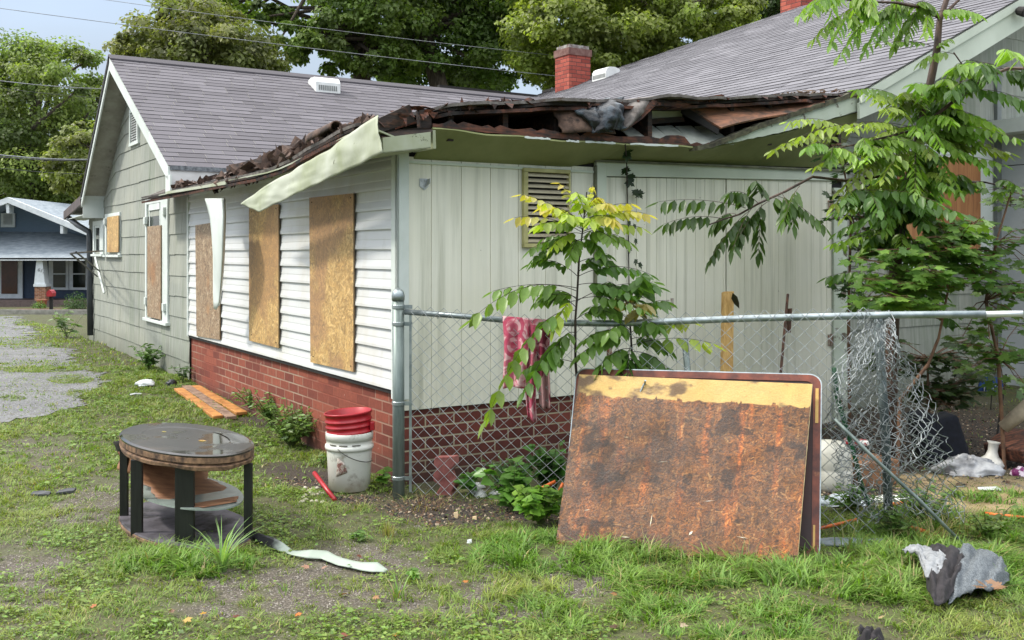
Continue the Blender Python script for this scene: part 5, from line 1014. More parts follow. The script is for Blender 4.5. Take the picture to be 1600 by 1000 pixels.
# ------------------------------------------------------------------ lumber on the grass
ol = simple('orange_lumber', '#8f5a2a', '#bd8647', 2.5, .65, .2, sc=(5, 5, 5)); gl_ = simple('grey_lumber', '#5f4a3c', '#947a66', 3, .8, .3, sc=(5, 5, 5))
for (a_, b_, w_, up, mat, lab) in (((279, 608), (341, 652), .045, .022, ol, 'orange wooden plank lying nearest the drive beside two others'), ((291, 604), (362, 653), .045, .02, gl_, 'grey brown weathered plank lying between two orange planks'), ((304, 604), (378, 646), .05, .03, ol, 'orange wooden plank lying nearest the brick wall'), ):
    A_ = G(a_[0], a_[1], up); B2 = G(b_[0], b_[1], up); d = (B2-A_).normalized(); x_ = Vector((d.y, -d.x, 0))*w_; mb = MB(); h_ = Vector((0, 0, .014)); mb.hexa([A_-x_-h_, A_+x_-h_, B2+x_-h_, B2-x_-h_], [A_-x_+h_, A_+x_+h_, B2+x_+h_, B2-x_+h_])
    single(mb, 'lumber', lab, 'plank', mat, tuple(A_-h_), 'planks lying beside the wall', bevel=.004)
# ------------------------------------------------------------------ small litter
def crumpled(c, rx, ry, rz, name, label, cat, mat, seed=0, n=26, amp=.55, group=None, solid=0):
    rg = random.Random(seed)
    def f(u, v):
        a = 2*PI*u; b = PI*.5*v; w_ = .55+amp*float(fbm(math.cos(a)*2.3+5, math.sin(a)*2.3+v*3+seed, seed, 4)); w2 = float(fbm(math.cos(a)*4+v*2, math.sin(a)*4, seed+3, 3))
        return Vector(c)+Vector((rx*math.cos(a)*math.cos(b)*w_*1.25, ry*math.sin(a)*math.cos(b)*w_*1.25, rz*(math.sin(b)*w_*1.1+.35*(w2-.5)*math.cos(b))+.002))
    mb = MB(); mb.grid(f, n, n//2); return single(mb, name, label, cat, mat, tuple(c), group, smooth=True, solid=solid)
whp = simple('white_wrap', '#c5cbcd', '#e2e6e7', 9, .35, .3); bkp = simple('black_wrap', '#101318', '#2d3138', 9, .4, .3)
crumpled(G(227, 602), .10, .07, .06, 'plastic_bag', 'crumpled white plastic bag in the grass near the pale green gable wall', 'bag', whp, 1)
crumpled(G(268, 602), .06, .05, .06, 'food_wrapper', 'small black and white wrapper in the grass at the wall corner', 'wrapper', bkp, 2)
mb = MB(); a = G(203, 617, .02); mb.tube([a, a+Vector((.04, .02, .008)), a+Vector((.09, .06, .0))], .010, 5); single(mb, 'paper_scrap', 'thin white paper scrap on the grass between drive and planks', 'paper', whp, tuple(a))
rubber = simple('slate_chunk', '#2a2b2d', '#4a4c4f', 20, .8, .4)
for (x0, y0, x1, y1, lab) in ((50, 772, 78, 773, 'longer flat dark shingle scrap lying in the grass'), (90, 770, 117, 767, 'narrower dark shingle scrap lying right of the longer one')):
    a = G(x0, y0, .012); b_ = G(x1, y1, .012); mb = MB(); mb.add([a+Vector((0, -.02, 0)), (a+b_)/2+Vector((0, -.035, .004)), b_+Vector((0, -.012, 0)), b_+Vector((0, .02, .01)), (a+b_)/2+Vector((0, .03, .012)), a+Vector((0, .02, .008))], [(0, 1, 2, 3, 4, 5)]); single(mb, 'shingle_scrap', lab, 'scrap', rubber, tuple(a), solid=.012)
mb = MB(); a = P(491, 739, FPX*(CZ-.10)/(739-HOR)); b_ = G(523, 781, .012); mb.tube([a, b_], .014, 8); single(mb, 'red_stick', 'short red painted stick leaning on the ground beside the white bucket', 'stick', red, tuple(b_), smooth=True)
for k in range(24):
    p = on_ground(R(470, 505), R(5.95, 6.35), 0); crumpled(p, .014, .012, .012, 'pale_pebble', 'tiny pale pebble in the small heap behind the red stick', 'pebble', simple('pebble', '#a9a292', '#cfc8b8', 9) if k == 0 else bpy.data.materials['pebble'], 40+k, 8, group='pale pebbles by the bucket')
# strip of landscape fabric
gx = [(392, 846, .04), (420, 858, .035), (455, 871, .012), (482, 876, .03), (505, 876, .02), (530, 887, .02), (560, 893, .015), (585, 897, .025), (604, 899, .008)]
wdt = [.010, .055, .035, .045, .07, .055, .045, .06, .02]
def stripf(u, v):
    k = u*(len(gx)-1); i = min(int(k), len(gx)-2); f = k-i; a = G(gx[i][0], gx[i][1]); b_ = G(gx[i+1][0], gx[i+1][1]); p = a*(1-f)+b_*f; w_ = wdt[i]*(1-f)+wdt[i+1]*f
    p += Vector((.25, 1, 0)).normalized()*w_*(v-.3); p.z = float(hgt(p.x, p.y))+.016+(gx[i][2]*(1-f)+gx[i+1][2]*f)*(v); return p
m = MT('fabric_strip'); x_ = m.sep()[0]; m.base(m.mix(m.ramp(m.math('ADD', x_, m.math('MULTIPLY', m.noise(20), .08)), [(.18, 0), (.24, 1)]), '#0e1011', '#8f9a8f')).rough(.5)
mb = MB(); mb.grid(stripf, 48, 4); o_ = single(mb, 'landscape_fabric_strip', 'long torn black and pale green plastic strip trailing from the coffee table', 'strip', m.m, tuple(G(392, 846)), smooth=True, solid=.002)
# clothes in the grass at the right
def cloth(name, label, cat, mat, outline, h, seed, up=0.0, fold=.05, nu=48, nv=34, folds=(9, 5)):
    # outline: (px,py) closed polygon corners of a lumpy sheet, given as top row and bottom row
    top, bot = outline
    def f(u, v):
        def at(row): k = u*(len(row)-1); i = min(int(k), len(row)-2); g = k-i; return row[i][0]*(1-g)+row[i+1][0]*g, row[i][1]*(1-g)+row[i+1][1]*g
        a = at(top); b_ = at(bot); px = a[0]*(1-v)+b_[0]*v; py = a[1]*(1-v)+b_[1]*v; g = G(px, py); e = min(1, min(u, 1-u)*7)*min(1, min(v, 1-v)*6)
        rid = abs(math.sin(u*folds[0]+v*2.2+seed))*.6+abs(math.sin(v*folds[1]+u*3+seed*2))*.4; z = up+h*e*(.35+.65*rid)+fold*(float(fbm(u*6+seed, v*6, seed, 4))-.5)
        return Vector((g.x, g.y+z*1.0*g.y/CZ*0, g.z+max(z, .004)))
    mb = MB(); mb.grid(f, nu, nv); return single(mb, name, label, cat, mat, tuple(G(*bot[0])), smooth=True, solid=.004)
bcl = simple('black_cloth', '#191719', '#2f2b2e', 30, .9, .3); m = MT('heather'); m.base(m.ramp(m.noise(220, 3, .7, m.map((1, .3, 1))), [(.35, '#3c4145'), (.65, '#6e757a')])).rough(.95); m.bump(m.noise(60, 4), .3, .004); hea = m.m
cloth('black_garment', 'crumpled black cloth lying under the grey and white cloths in the grass', 'clothing', bcl, ([(1446, 878), (1464, 869), (1484, 872), (1500, 880), (1512, 894)], [(1448, 936), (1460, 966), (1474, 966), (1492, 948), (1508, 918)]), .06, 2, .055)
cloth('grey_garment', 'heather grey cloth spread in the grass with a brown leaf on it', 'clothing', hea, ([(1492, 880), (1506, 872), (1532, 876), (1558, 890), (1572, 904)], [(1482, 960), (1502, 953), (1524, 944), (1554, 937), (1577, 922)]), .06, 5, .05)
cloth('white_garment', 'white cloth scrap lying left of the grey and black cloths', 'clothing', simple('white_cloth', '#74777a', '#8f9295', 30, .9, .5), ([(1410, 888), (1428, 882), (1446, 880), (1464, 888), (1480, 902)], [(1436, 896), (1441, 915), (1448, 938), (1466, 934), (1483, 920)]), .03, 8, .085)
cloth('black_rag', 'small black rag at the bottom edge of the lawn', 'rag', bcl, ([(1338, 995), (1352, 992), (1366, 994), (1380, 998)], [(1336, 1010), (1350, 1012), (1366, 1012), (1382, 1010)]), .05, 3)
p = G(1545, 916, .10); L_ = Leaves(); 
for k in range(5): L_.put(inst(MAP_V, MAP_F, [tuple(p+Vector((R(-.03, .03), R(-.03, .03), R(0, .015))))], [(R(-1, 1), R(-1, 1), R(-.3, .3))], [(R(-.5, .5), R(-.5, .5), 1)], .05, .05, [(.33, .19, .12)]))
lthing(L_, 'fallen_leaf', 'curled brown dead leaf resting on the grey cloth', 'leaf', tuple(p), 'fallen leaves')
# debris behind the fence
jug = thing('plastic_container', 'large off white plastic tub half hidden behind the red brown panel edge', 'container', tuple(on_ground(1300, 6.3)))
jc = on_ground(1296, 6.3); mb = MB(); pr_ = [(.19, .0), (.205, .02), (.21, .12), (.20, .125), (.205, .14), (.19, .24), (.12, .30), (.02, .31)]; mb.lathe(pr_, jc, 8, mat=Matrix.Diagonal((.72, .6, 1))); mb.build('tub', simple('offwhite', '#a9a89d', '#c0bfb4', 5, .4, dirt=('#7d7866', 6, .6)), jug, True)
mb = MB(); mb.box((jc.x+.02, jc.y-.14, jc.z+.10), (jc.x+.10, jc.y-.135, jc.z+.115)); mb.build('moulded_grip', simple('grip_shadow', '#8e8d84', '#9d9c93', 9), jug)
crumpled(on_ground(1318, 5.95), .17, .1, .05, 'plastic_bag', 'clear crumpled plastic bag at the foot of the off white tub', 'bag', simple('clear_bag', '#8f9aa2', '#c3ccd2', 9, .2, .4), 12)
def boxthing(px, D, w_, d_, h_, rot, name, label, cat, mat, bev=.01, up=0, tilt=0):
    c = on_ground(px, D, up); R_ = Matrix.Rotation(rot, 3, 'Z') @ Matrix.Rotation(tilt, 3, 'Y'); mb = MB(); mb.box((-w_/2, -d_/2, 0), (w_/2, d_/2, h_)); mb.v = [tuple(c+R_ @ Vector(v)) for v in mb.v]; return single(mb, name, label, cat, mat, tuple(c), bevel=bev)
boxthing(1352, 6.5, .34, .25, .16, .4, 'cardboard_box', 'squashed brown cardboard box on the ground behind the torn mesh', 'box', simple('cardboard', '#6a4a34', '#8c6648', 9, .85))
boxthing(1338, 6.7, .16, .1, .03, -.3, 'carton', 'flat red and white carton resting near the brown box', 'carton', simple('carton', '#a8232b', '#d8d4d0', 22, .6, lo=.5, hi=.52), up=.20)
# dark upholstered seat lying on its side
nav = simple('navy_fabric', '#0b0e16', '#171b27', 20, .95, .3); sc_ = on_ground(1468, 7.1); st_ = thing('seat_cushion', 'dark navy seat back tipped on its side by the house wall', 'cushion', tuple(sc_))
for (dx, w_, h_, rx) in ((-.06, .13, .36, -.22), (.10, .20, .34, -.30)):
    mb = MB(); R_ = Matrix.Rotation(rx, 3, 'Y'); mb.box((-w_/2, -.10, 0), (w_/2, .14, h_)); mb.v = [tuple(sc_+Vector((dx, 0, -.0))+R_ @ Vector(v)) for v in mb.v]; mb.build('cushion', nav, st_, True, bevel=.03)
crumpled(on_ground(1512, 6.75), .19, .12, .10, 'grey_rag', 'crumpled shiny grey rag on the dark soil beside the navy seat', 'rag', simple('silver_rag', '#55565a', '#a9abae', 8, .35, .6), 21, 36, .7)
lp = on_ground(1548, 6.95); mb = MB(); mb.lathe([(.085, .015), (.09, .03), (.075, .055), (.045, .08), (.032, .12), (.034, .165), (.045, .18), (.042, .182), (.028, .165), (.02, .10)], lp, 20, mat=Matrix.Rotation(.12, 3, 'Y')); single(mb, 'plastic_funnel', 'off white flared stand on the soil by the foundation corner', 'stand', simple('funnel', '#b3b2ab', '#cbcac4', 9, .5), tuple(lp), smooth=True)
mb = MB(); mb.lathe([(.02, 0), (.10, .005), (.115, .03), (.11, .035), (.09, .012), (.01, .01)], on_ground(1528, 7.05), 20); single(mb, 'black_dish', 'round black dish lying behind the off white stand', 'dish', M['black'], tuple(on_ground(1528, 7.05)), smooth=True)
stick(1555, 700, 7.1, 1572, 585, 7.25, .008, .008, 'thin_stake', 'thin black stake stuck upright beside the foundation corner', 'stake', M['black'], True)
# blue campaign-like sign, partly hidden by leaves
blu = simple('sign_blue', '#1b3f86', '#23509c', 9, .5); sg = thing('yard_sign', 'blue sign with white lettering half hidden in the leaves by the house corner', 'sign', tuple(on_ground(1548, 7.4)))
a = P(1529, 608, 7.4); mb = MB(); pts = [P(1528, 611, 7.4), P(1567, 613, 7.4), P(1568, 596, 7.4), P(1560, 590, 7.4), P(1538, 588, 7.4), P(1530, 600, 7.4)]; mb.slab(pts, (0, .012, 0)); mb.build('sign_panel', blu, sg)
cv = bpy.data.curves.new('sign_lettering', 'FONT'); cv.body = 'INT'; cv.size = .062; cv.extrude = .001; to = bpy.data.objects.new('tmp', cv); C.objects.link(to); bpy.context.view_layer.update(); me_ = bpy.data.meshes.new_from_object(to); bpy.data.objects.remove(to); to = bpy.data.objects.new('lettering', me_); C.objects.link(to); to.rotation_euler = (PI/2, 0, 0); p = P(1536, 611, 7.39)-Vector(sg.location); to.location = p; to.parent = sg; me_.materials.clear(); me_.materials.append(simple('sign_white', '#c9ced6', '#dde0e6', 9)); to.scale = (1.35, 1, 1)
stick(1548, 640, 7.41, 1550, 606, 7.41, .004, .004, 'x', 'x', 'x', M['black'], True)
o_ = bpy.data.objects['x']; o_.name = 'sign_stake'; o_.parent = sg; o_.location = Vector(o_.location)-Vector(sg.location); del o_['label']; del o_['category']
boxthing(1590, 7.0, .30, .3, .10, .5, 'broken_drawer', 'brown wooden drawer tipped over at the right by the grey wall', 'drawer', M['rust_wood'], up=.10, tilt=-.35)
mb = MB(); a, b_ = P(1568, 668, 6.9), P(1610, 632, 6.8); mb.tube([a, b_], [.045, .055], 10); single(mb, 'rolled_mat', 'tan rolled mat lying on the tipped brown drawer', 'mat', simple('tanroll', '#7d7262', '#a39782', 9, .9), tuple(a), smooth=True)
crumpled(on_ground(1598, 6.7), .07, .06, .06, 'purple_rag', 'small purple and white rag on the soil under the drawer', 'rag', simple('purple', '#6b1d57', '#cdbfca', 12, .7, lo=.45, hi=.5), 33)
for (px, D, lab, s_) in ((1545, 6.22, 'flat white paper scrap on the bare sandy soil', .07),): c_ = on_ground(px, D, .012); mb = MB(); mb.slab([c_+Vector((-s_, -.01, 0)), c_+Vector((s_, -.03, 0)), c_+Vector((s_*.9, .02, .01)), c_+Vector((-s_*.8, .03, .004))], (0, 0, .004)); single(mb, 'paper_scrap', lab, 'paper', whp, tuple(c_))
crumpled(on_ground(1405, 6.0), .16, .07, .035, 'insulation_scrap', 'torn white insulation scrap on the ground behind the slanting rail', 'scrap', simple('insul', '#b9bdb6', '#dfe2dc', 14, .9, .5), 51)
crumpled(on_ground(1385, 6.6), .07, .05, .05, 'plastic_bag', 'small pale blue plastic bag behind the crumpled mesh', 'bag', simple('bluebag', '#9fb4c4', '#c5d2dc', 9, .4), 52)
crumpled(on_ground(1325, 5.12), .20, .07, .03, 'grey_tarp_scrap', 'grey plastic tarp scrap in the weeds right of the leaning boards', 'tarp', simple('tarp', '#5f6a70', '#8b959b', 9, .4), 53)
orange = simple('orange_cord', '#b5501c', '#d4722f', 12, .5)
for (pts, lab, r_) in (([(1278, 826), (1300, 821), (1318, 817), (1338, 812)], 'orange cord running through the weeds beside the tarp scrap', .009), ([(1540, 802), (1560, 805), (1585, 807), (1610, 810)], 'orange cord lying on the bare soil at the right', .010), ([(1384, 790), (1400, 787), (1425, 783)], 'short orange cord piece behind the slanting rail', .011), ([(1418, 822), (1440, 829), (1446, 831)], 'stubby orange cord end in the weeds under the slanting rail', .012)):
    q = [G(x, y, .03+.01*math.sin(i*2)) for i, (x, y) in enumerate(pts)]; mb = MB(); mb.tube(q, r_, 6); single(mb, 'extension_cord', lab, 'cord', orange, tuple(q[0]), smooth=True)
for (pts, lab) in (([(829, 776, .10), (848, 762, .13), (868, 752, .14)], 'upper orange handle among the green weeds'), ([(866, 790, .03), (872, 770, .11), (880, 755, .15)], 'orange handle standing steeply beside the leaning board'), ([(838, 786, .05), (868, 784, .04)], 'low orange bar in the weeds by the leaning board')):
    q = [P(x, y, 5.62) for x, y, u in pts]; mb = MB(); mb.tube(q, .010, 6); single(mb, 'orange_bar', lab, 'bar', orange, tuple(q[0]), smooth=True)
# hour-glass concrete paver on edge against the brick
pv = simple('paver', '#6d3a36', '#9c625c', 9, .9, .4); pc = P(703, 785, 6.20)
out_ = [(676, 787), (680, 772), (688, 760), (677, 752), (676, 742), (682, 733), (677, 726), (679, 714), (709, 713), (710, 726), (702, 736), (706, 748), (711, 758), (704, 770), (709, 786)]
mb = MB(); mb.slab([P(x, y, 6.18) for x, y in out_], (.03, .05, 0)); single(mb, 'concrete_paver', 'pinkish brown wavy edged paver standing against the brick base', 'paver', pv, tuple(P(695, 787, 6.18)), bevel=.006)
for k in range(9): p = on_ground(738+R(0, 60), R(6.15, 6.4)); crumpled(p, R(.03, .06), R(.03, .05), R(.02, .04), 'pale_rock', 'pale grey white rock in the row under the weeds', 'rock', simple('pale_rock', '#9a9d9b', '#c9cbc8', 9) if k == 0 else bpy.data.materials['pale_rock'], 70+k, 10, group='pale rocks behind the fence')
for i, (px, py, lab) in enumerate(((712, 810, 'upright pale tan wood chip on the dark soil below the fence'), (741, 812, 'small tan wood chip right of the upright one'), (733, 849, 'thin white scrap lying on the grass edge below the dark soil'))):
    g = G(px, py, .0); mb = MB(); mb.slab([g+Vector((-.012, 0, 0)), g+Vector((.014, 0, .0)), g+Vector((.012, .006, .035 if i == 0 else .018)), g+Vector((-.01, .006, .03 if i == 0 else .014))], (0, .012, 0)); single(mb, 'wood_chip', lab, 'chip', simple('tan_chip', '#b59c74', '#d0bc98', 20) if i == 0 else (bpy.data.materials['tan_chip'] if i == 1 else whp), tuple(g))
# fallen leaves
LL = [(469, 957, 'bright orange fallen leaf on the grey gravel', (.62, .19, .04)), (724, 909, 'orange fallen leaf on the grass edge near the middle', (.55, .22, .07)), (290, 966, 'yellow tan fallen leaf among clover at lower left', (.55, .36, .10)), (318, 959, 'deep yellow fallen leaf beside the tan one at lower left', (.55, .30, .05)), (372, 963, 'dark red brown fallen leaf at lower left', (.16, .05, .03)), (147, 948, 'small orange red fallen leaf in clover', (.5, .16, .06)), (272, 955, 'pinkish brown fallen leaf near the yellow ones', (.32, .17, .12)), (536, 927, 'dark brown fallen leaf beside the grass clump', (.14, .06, .04)), (584, 932, 'pale orange fallen leaf at the base of the grass clump', (.45, .24, .12)), (483, 885, 'curled pinkish brown leaf below the torn strip', (.42, .23, .17)), (503, 887, 'second curled pinkish leaf right of the first below the torn strip', (.40, .24, .18)), (530, 878, 'small tan leaf lying on the upper edge of the torn strip', (.5, .28, .14)), (564, 868, 'red brown leaf lying above the torn strip', (.2, .07, .05)), (964, 928, 'rust orange leaf on the lawn in front of the leaning board', (.42, .16, .09)), (829, 963, 'dark maroon leaf on the gravel at bottom centre', (.12, .04, .03)), (1063, 976, 'pale pinkish leaf on the lawn at bottom', (.5, .38, .28)), (1105, 953, 'tan leaf on the lawn below the board', (.38, .30, .18)), (963, 980, 'dark brown leaf clump at bottom centre', (.10, .05, .03)), (1158, 987, 'small dark leaf at the bottom edge', (.09, .05, .03)), (615, 990, 'orange leaf at the bottom edge near centre', (.6, .25, .05)), (530, 992, 'dark red leaf at the bottom edge left of centre', (.25, .06, .04)), (1372, 965, 'pale tan leaf near the black cloth', (.45, .33, .2)), (1400, 888, 'tan dry leaf in the lush grass by the white cloth', (.35, .25, .14)), (412, 842, 'pale pinkish leaf next to the table leg', (.45, .32, .25))]
for px, py, lab, col in LL:
    g = G(px, py, .02); L_ = Leaves(); s_ = R(.022, .034); L_.put(inst(MAP_V, MAP_F, [tuple(g)], [(R(-1, 1), R(-1, 1), R(-.1, .2))], [(R(-.4, .4), -.35+R(-.3, .2), 1)], s_*1.25, s_, [col])); lthing(L_, 'fallen_leaf', lab, 'leaf', tuple(g), 'fallen leaves')
# ------------------------------------------------------------------ trees
bark = simple('bark', '#2c2620', '#5a4f44', 6, .9, .5, sc=(3, 3, .6)); barkd = simple('bark_dark', '#1a1512', '#3a2f27', 9, .85, .4, sc=(3, 3, .6))
def tree(name, label, base, crowns, trunk, leaf, n, cols, seed, group=None, ncl=None, clr=(.5, .9), flat=.6, gap=.0):
    """crowns: (px,py,rx_px,ry_px,D,depth) ellipsoids given where they stand; trunk: list of (px,py,D) with radii"""
    r = np.random.default_rng(seed); t = thing(name, label, 'tree', tuple(base), group)
    tot = sum(c[2]*c[3]*(c[4]/30)**2 for c in crowns); acc = []
    for (px, py, rx, ry, D, dp) in crowns:
        c = np.array(P(px, py, D)); R3 = np.array([rx*D/FPX, dp, ry*D/FPX]); k = max(6, int((ncl or 120)*rx*ry*(D/30)**2/tot))
        d = norm(r.normal(0, 1, (k, 3))); q = c+d*R3*(.55+.47*r.random((k, 1))**.6); m = max(20, int(1.35*n*rx*ry*(D/30)**2/tot/k))
        cr = (clr[0]+(clr[1]-clr[0])*r.random(k))*np.cbrt(R3.prod())*.42
        keep = r.random(k) > gap; q = q[keep]; cr = cr[keep]; k = len(q)
        o = norm(r.normal(0, 1, (k*m, 3)))*(r.random((k*m, 1))**.45); ci = np.repeat(np.arange(k), m); pos = q[ci]+o*cr[ci][:, None]*np.array([1, 1, flat])
        out = norm(pos-c); nr = norm(o*.7+out*.3+np.array([0, 0, .8])+r.normal(0, .45, (k*m, 3))); xd = norm(np.cross(nr, r.normal(0, 1, (k*m, 3)))+np.array([0, 0, -.35]))
        tone = .55+.75*r.random(k); hue = r.random(k); c0 = np.array(cols[0]); c1 = np.array(cols[1]); col = (c0+(c1-c0)*hue[:, None])*tone[:, None]; col = col[ci]*(.7+.6*r.random((k*m, 1)))
        acc.append(inst(DIA_V, DIA_F, pos, xd, nr, .85*leaf*(.7+.6*r.random(k*m)), leaf*.62*(.7+.6*r.random(k*m)), col))
        tp = np.array(P(*trunk[-1][:3]))
        if r.random() < 1:
            for _ in range(4):
                e = q[r.integers(k)]; s_ = np.array(P(*trunk[r.integers(max(1, len(trunk)-2), len(trunk))][:3])); mid = (s_+e)/2+r.normal(0, .12, 3)*np.linalg.norm(e-s_); LIMB.append((s_, mid, e, trunk[-1][3]))
    V, F, Cc = join(acc); mesh_np('crown', V, F, M['tree'], t, Cc)
    mb = MB(); pts = [Vector(base)+Vector((0, 0, -.3))]+[P(*q[:3]) for q in trunk]; mb.tube(pts, [trunk[0][3]*1.3]+[q[3] for q in trunk], 8); mb.build('trunk', bark, t, True)
    for s_, mid, e, rr_ in LIMB: mb = MB(); mb.tube([s_, mid, e], [rr_*.8, rr_*.5, rr_*.15], 6); mb.build('limb', bark, t, True)
    LIMB.clear(); return t
LIMB = []
def gz_(px, D): x = (px-800)/FPX*D; return (x, D, float(hgt(x, D)))
gA = [(.22, .27, .075), (.14, .20, .06)]; gB = [(.12, .19, .045), (.20, .27, .075)]; gM = [(.15, .18, .06), (.27, .28, .11)]
tree('oak_tree', 'bright yellow green tree rising behind the blue house at far left', gz_(40, 60), [(50, 165, 110, 100, 60, 5), (100, 120, 60, 60, 58, 4), (-40, 180, 80, 110, 61, 5), (60, 240, 110, 70, 60, 5), (55, 90, 40, 36, 60, 3)], [(45, 330, 60, .35), (50, 230, 60, .25)], .26, 42000, gA, 1, ncl=230)
tree('shade_tree', 'darker low tree filling the gap left of the gable, behind the wires', gz_(60, 66), [(40, 300, 90, 70, 66, 5), (125, 280, 60, 90, 64, 4), (-10, 290, 70, 60, 66, 4)], [(60, 350, 66, .3), (60, 300, 66, .2)], .30, 24000, [(.09, .14, .035), (.15, .21, .055)], 2, ncl=120)
tree('shade_tree', 'small pale green tree against the left edge of the gable roof', gz_(168, 34), [(128, 262, 34, 52, 34, 2), (150, 220, 22, 30, 34, 2)], [(168, 330, 34, .12), (160, 270, 34, .08)], .17, 7000, [(.15, .19, .05), (.24, .26, .09)], 3, ncl=70)
tree('magnolia_tree', 'olive toned magnolia tree with sky on its left, behind the gable roof', gz_(310, 26), [(300, 60, 88, 58, 26, 2.2), (350, 90, 90, 50, 26, 2.5), (290, 25, 40, 30, 26, 1.5), (390, 105, 45, 40, 26, 1.8), (235, 80, 40, 45, 26, 1.6)], [(320, 150, 26, .2), (320, 90, 26, .14)], .15, 22000, gM, 4, ncl=210, gap=.06)
big = 'tall green trees behind the roofs'
tree('maple_tree', 'tall tree with open drooping branches and sky gaps right of the magnolia', gz_(560, 30), [(400, 5, 80, 30, 29, 2), (530, 50, 70, 26, 29, 2), (590, 20, 90, 60, 30, 2.5), (500, 85, 60, 24, 29, 1.8), (600, 95, 60, 30, 30, 2), (450, 60, 36, 26, 28, 1.5), (425, 20, 30, 22, 28, 1.2), (560, -60, 160, 50, 30, 4)], [(560, 160, 30, .3), (575, 60, 30, .22), (600, -40, 30, .15)], .17, 34000, gB, 5, big, ncl=330, gap=.12)
tree('maple_tree', 'dense dark green tree with visible trunk above the main roof middle', gz_(680, 33), [(690, 50, 90, 80, 33, 2.5), (760, 100, 80, 60, 33, 2.5), (650, 110, 60, 40, 32, 2), (720, -50, 150, 60, 33, 4), (800, 40, 70, 70, 33, 2.5)], [(690, 150, 31, .3), (660, 40, 31, .24), (650, -40, 31, .15)], .18, 38000, [(.10, .17, .04), (.17, .25, .06)], 6, big, ncl=280)
tree('maple_tree', 'light yellow green tree directly behind the brick chimney', gz_(960, 28), [(880, 60, 80, 80, 28, 2.5), (980, 50, 100, 60, 28, 2.5), (1060, 60, 80, 50, 28, 2), (960, 110, 90, 45, 28, 2), (930, -40, 160, 50, 29, 3.5), (1120, 20, 60, 40, 28, 2)], [(950, 160, 28, .3), (960, 40, 29, .2), (960, -50, 29, .15)], .16, 52000, [(.20, .26, .055), (.28, .32, .09)], 7, big, ncl=420)
tree('cedar_tree', 'dark tree behind the upper edge of the right hand roof', gz_(1200, 36), [(1190, 10, 70, 70, 36, 3), (1130, 30, 50, 60, 37, 3), (1260, -30, 80, 60, 36, 3)], [(1200, 160, 36, .3), (1200, 40, 36, .2)], .2, 16000, [(.05, .09, .03), (.08, .13, .035)], 8, ncl=120)
# ------------------------------------------------------------------ blue neighbour house across the road
ND = 50.; gN = float(hgt(-22, 50)); NH = thing('house', 'blue bungalow with white trim and a covered porch across the road', 'house', (P(60, 480, ND).x, ND, gN))
def N(px, py, dy=0): return P(px, py, ND+dy)
def nq(pts, th, name, mat, parent=None, dy=0): mb = MB(); mb.slab([N(x, y, dy) for x, y in pts], (0, th, 0)); return mb.build(name, mat, parent or NH)
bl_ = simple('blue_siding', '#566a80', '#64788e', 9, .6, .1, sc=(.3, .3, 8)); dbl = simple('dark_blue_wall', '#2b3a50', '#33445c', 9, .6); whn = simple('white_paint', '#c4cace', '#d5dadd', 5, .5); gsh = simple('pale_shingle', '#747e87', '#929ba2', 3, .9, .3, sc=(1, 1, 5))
nq([(-160, 440), (-160, 364), (12, 314), (150, 372), (220, 405), (220, 478), (-160, 478)], 6, 'wall', bl_, dy=2.6)
mb = MB(); mb.slab([N(12, 308, 0.3), N(260, 408, .3), N(260, 412, .3), N(12, 313, .3)], (0, 9, 0)); mb.build('roof', gsh, NH); mb = MB(); mb.slab([N(12, 308, .3), N(-230, 395, .3), N(-230, 399, .3), N(12, 313, .3)], (0, 9, 0)); mb.build('roof', gsh, NH)
nq([(12, 308), (260, 410), (260, 419), (12, 317)], .2, 'rake_board', whn, dy=.1); nq([(12, 308), (-230, 396), (-230, 405), (12, 317)], .2, 'rake_board', whn, dy=.1)
nq([(9, 318), (14, 318), (14, 333), (10, 333)], .5, 'gable_bracket', whn, dy=.2); nq([(94, 352), (99, 354), (98, 365), (94, 365)], .5, 'gable_bracket', whn, dy=.2)
av = nq([(1, 333), (23, 333), (23, 355), (1, 355)], .1, 'gable_vent', whn, dy=2.45); mb = MB()
for k in range(8): mb.box(N(5, 350.5-2*k, 2.40), N(19, 349.3-2*k, 2.44))
mb.build('louvres', simple('ng', '#9a9fa2', '#a9aeb0', 9), av)
mb = MB(); mb.add([N(-150, 403, -.2), N(260, 403, -.2), N(100, 362, 2.6), N(-60, 362, 2.6), N(-150, 405.5, -.2), N(260, 405.5, -.2)], [(0, 1, 2, 3), (0, 4, 5, 1)]); mb.build('porch_roof', gsh, NH)
nq([(-150, 402.5), (260, 402.5), (260, 407), (-150, 407)], .3, 'porch_beam', whn, dy=-.2)
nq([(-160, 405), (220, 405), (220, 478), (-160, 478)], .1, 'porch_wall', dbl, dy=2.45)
nq([(-200, 470), (240, 470), (240, 482), (-200, 482)], 3, 'porch_floor', simple('porch_deck', '#4a3d3c', '#5d4f4c', 9), dy=-.3)
d_ = nq([(-4, 407), (35, 407), (35, 471), (-4, 471)], .08, 'door', whn, dy=2.3); nq([(2, 408), (27, 408), (27, 459), (2, 459)], .03, 'door_glass', simple('door_glass', '#3a1f1c', '#57302a', 2, .15), d_, dy=2.26)
col_ = nq([(57, 406), (66, 406), (70, 445), (53, 445)], .5, 'porch_column', whn, dy=.05); nq([(52, 444), (71.5, 444), (71.5, 448), (52, 448)], .7, 'column_cap', whn, col_, dy=-.05)
nq([(54, 448), (71, 448), (71, 482), (54, 482)], .6, 'column_base', M['brick_tan'], col_, dy=0)
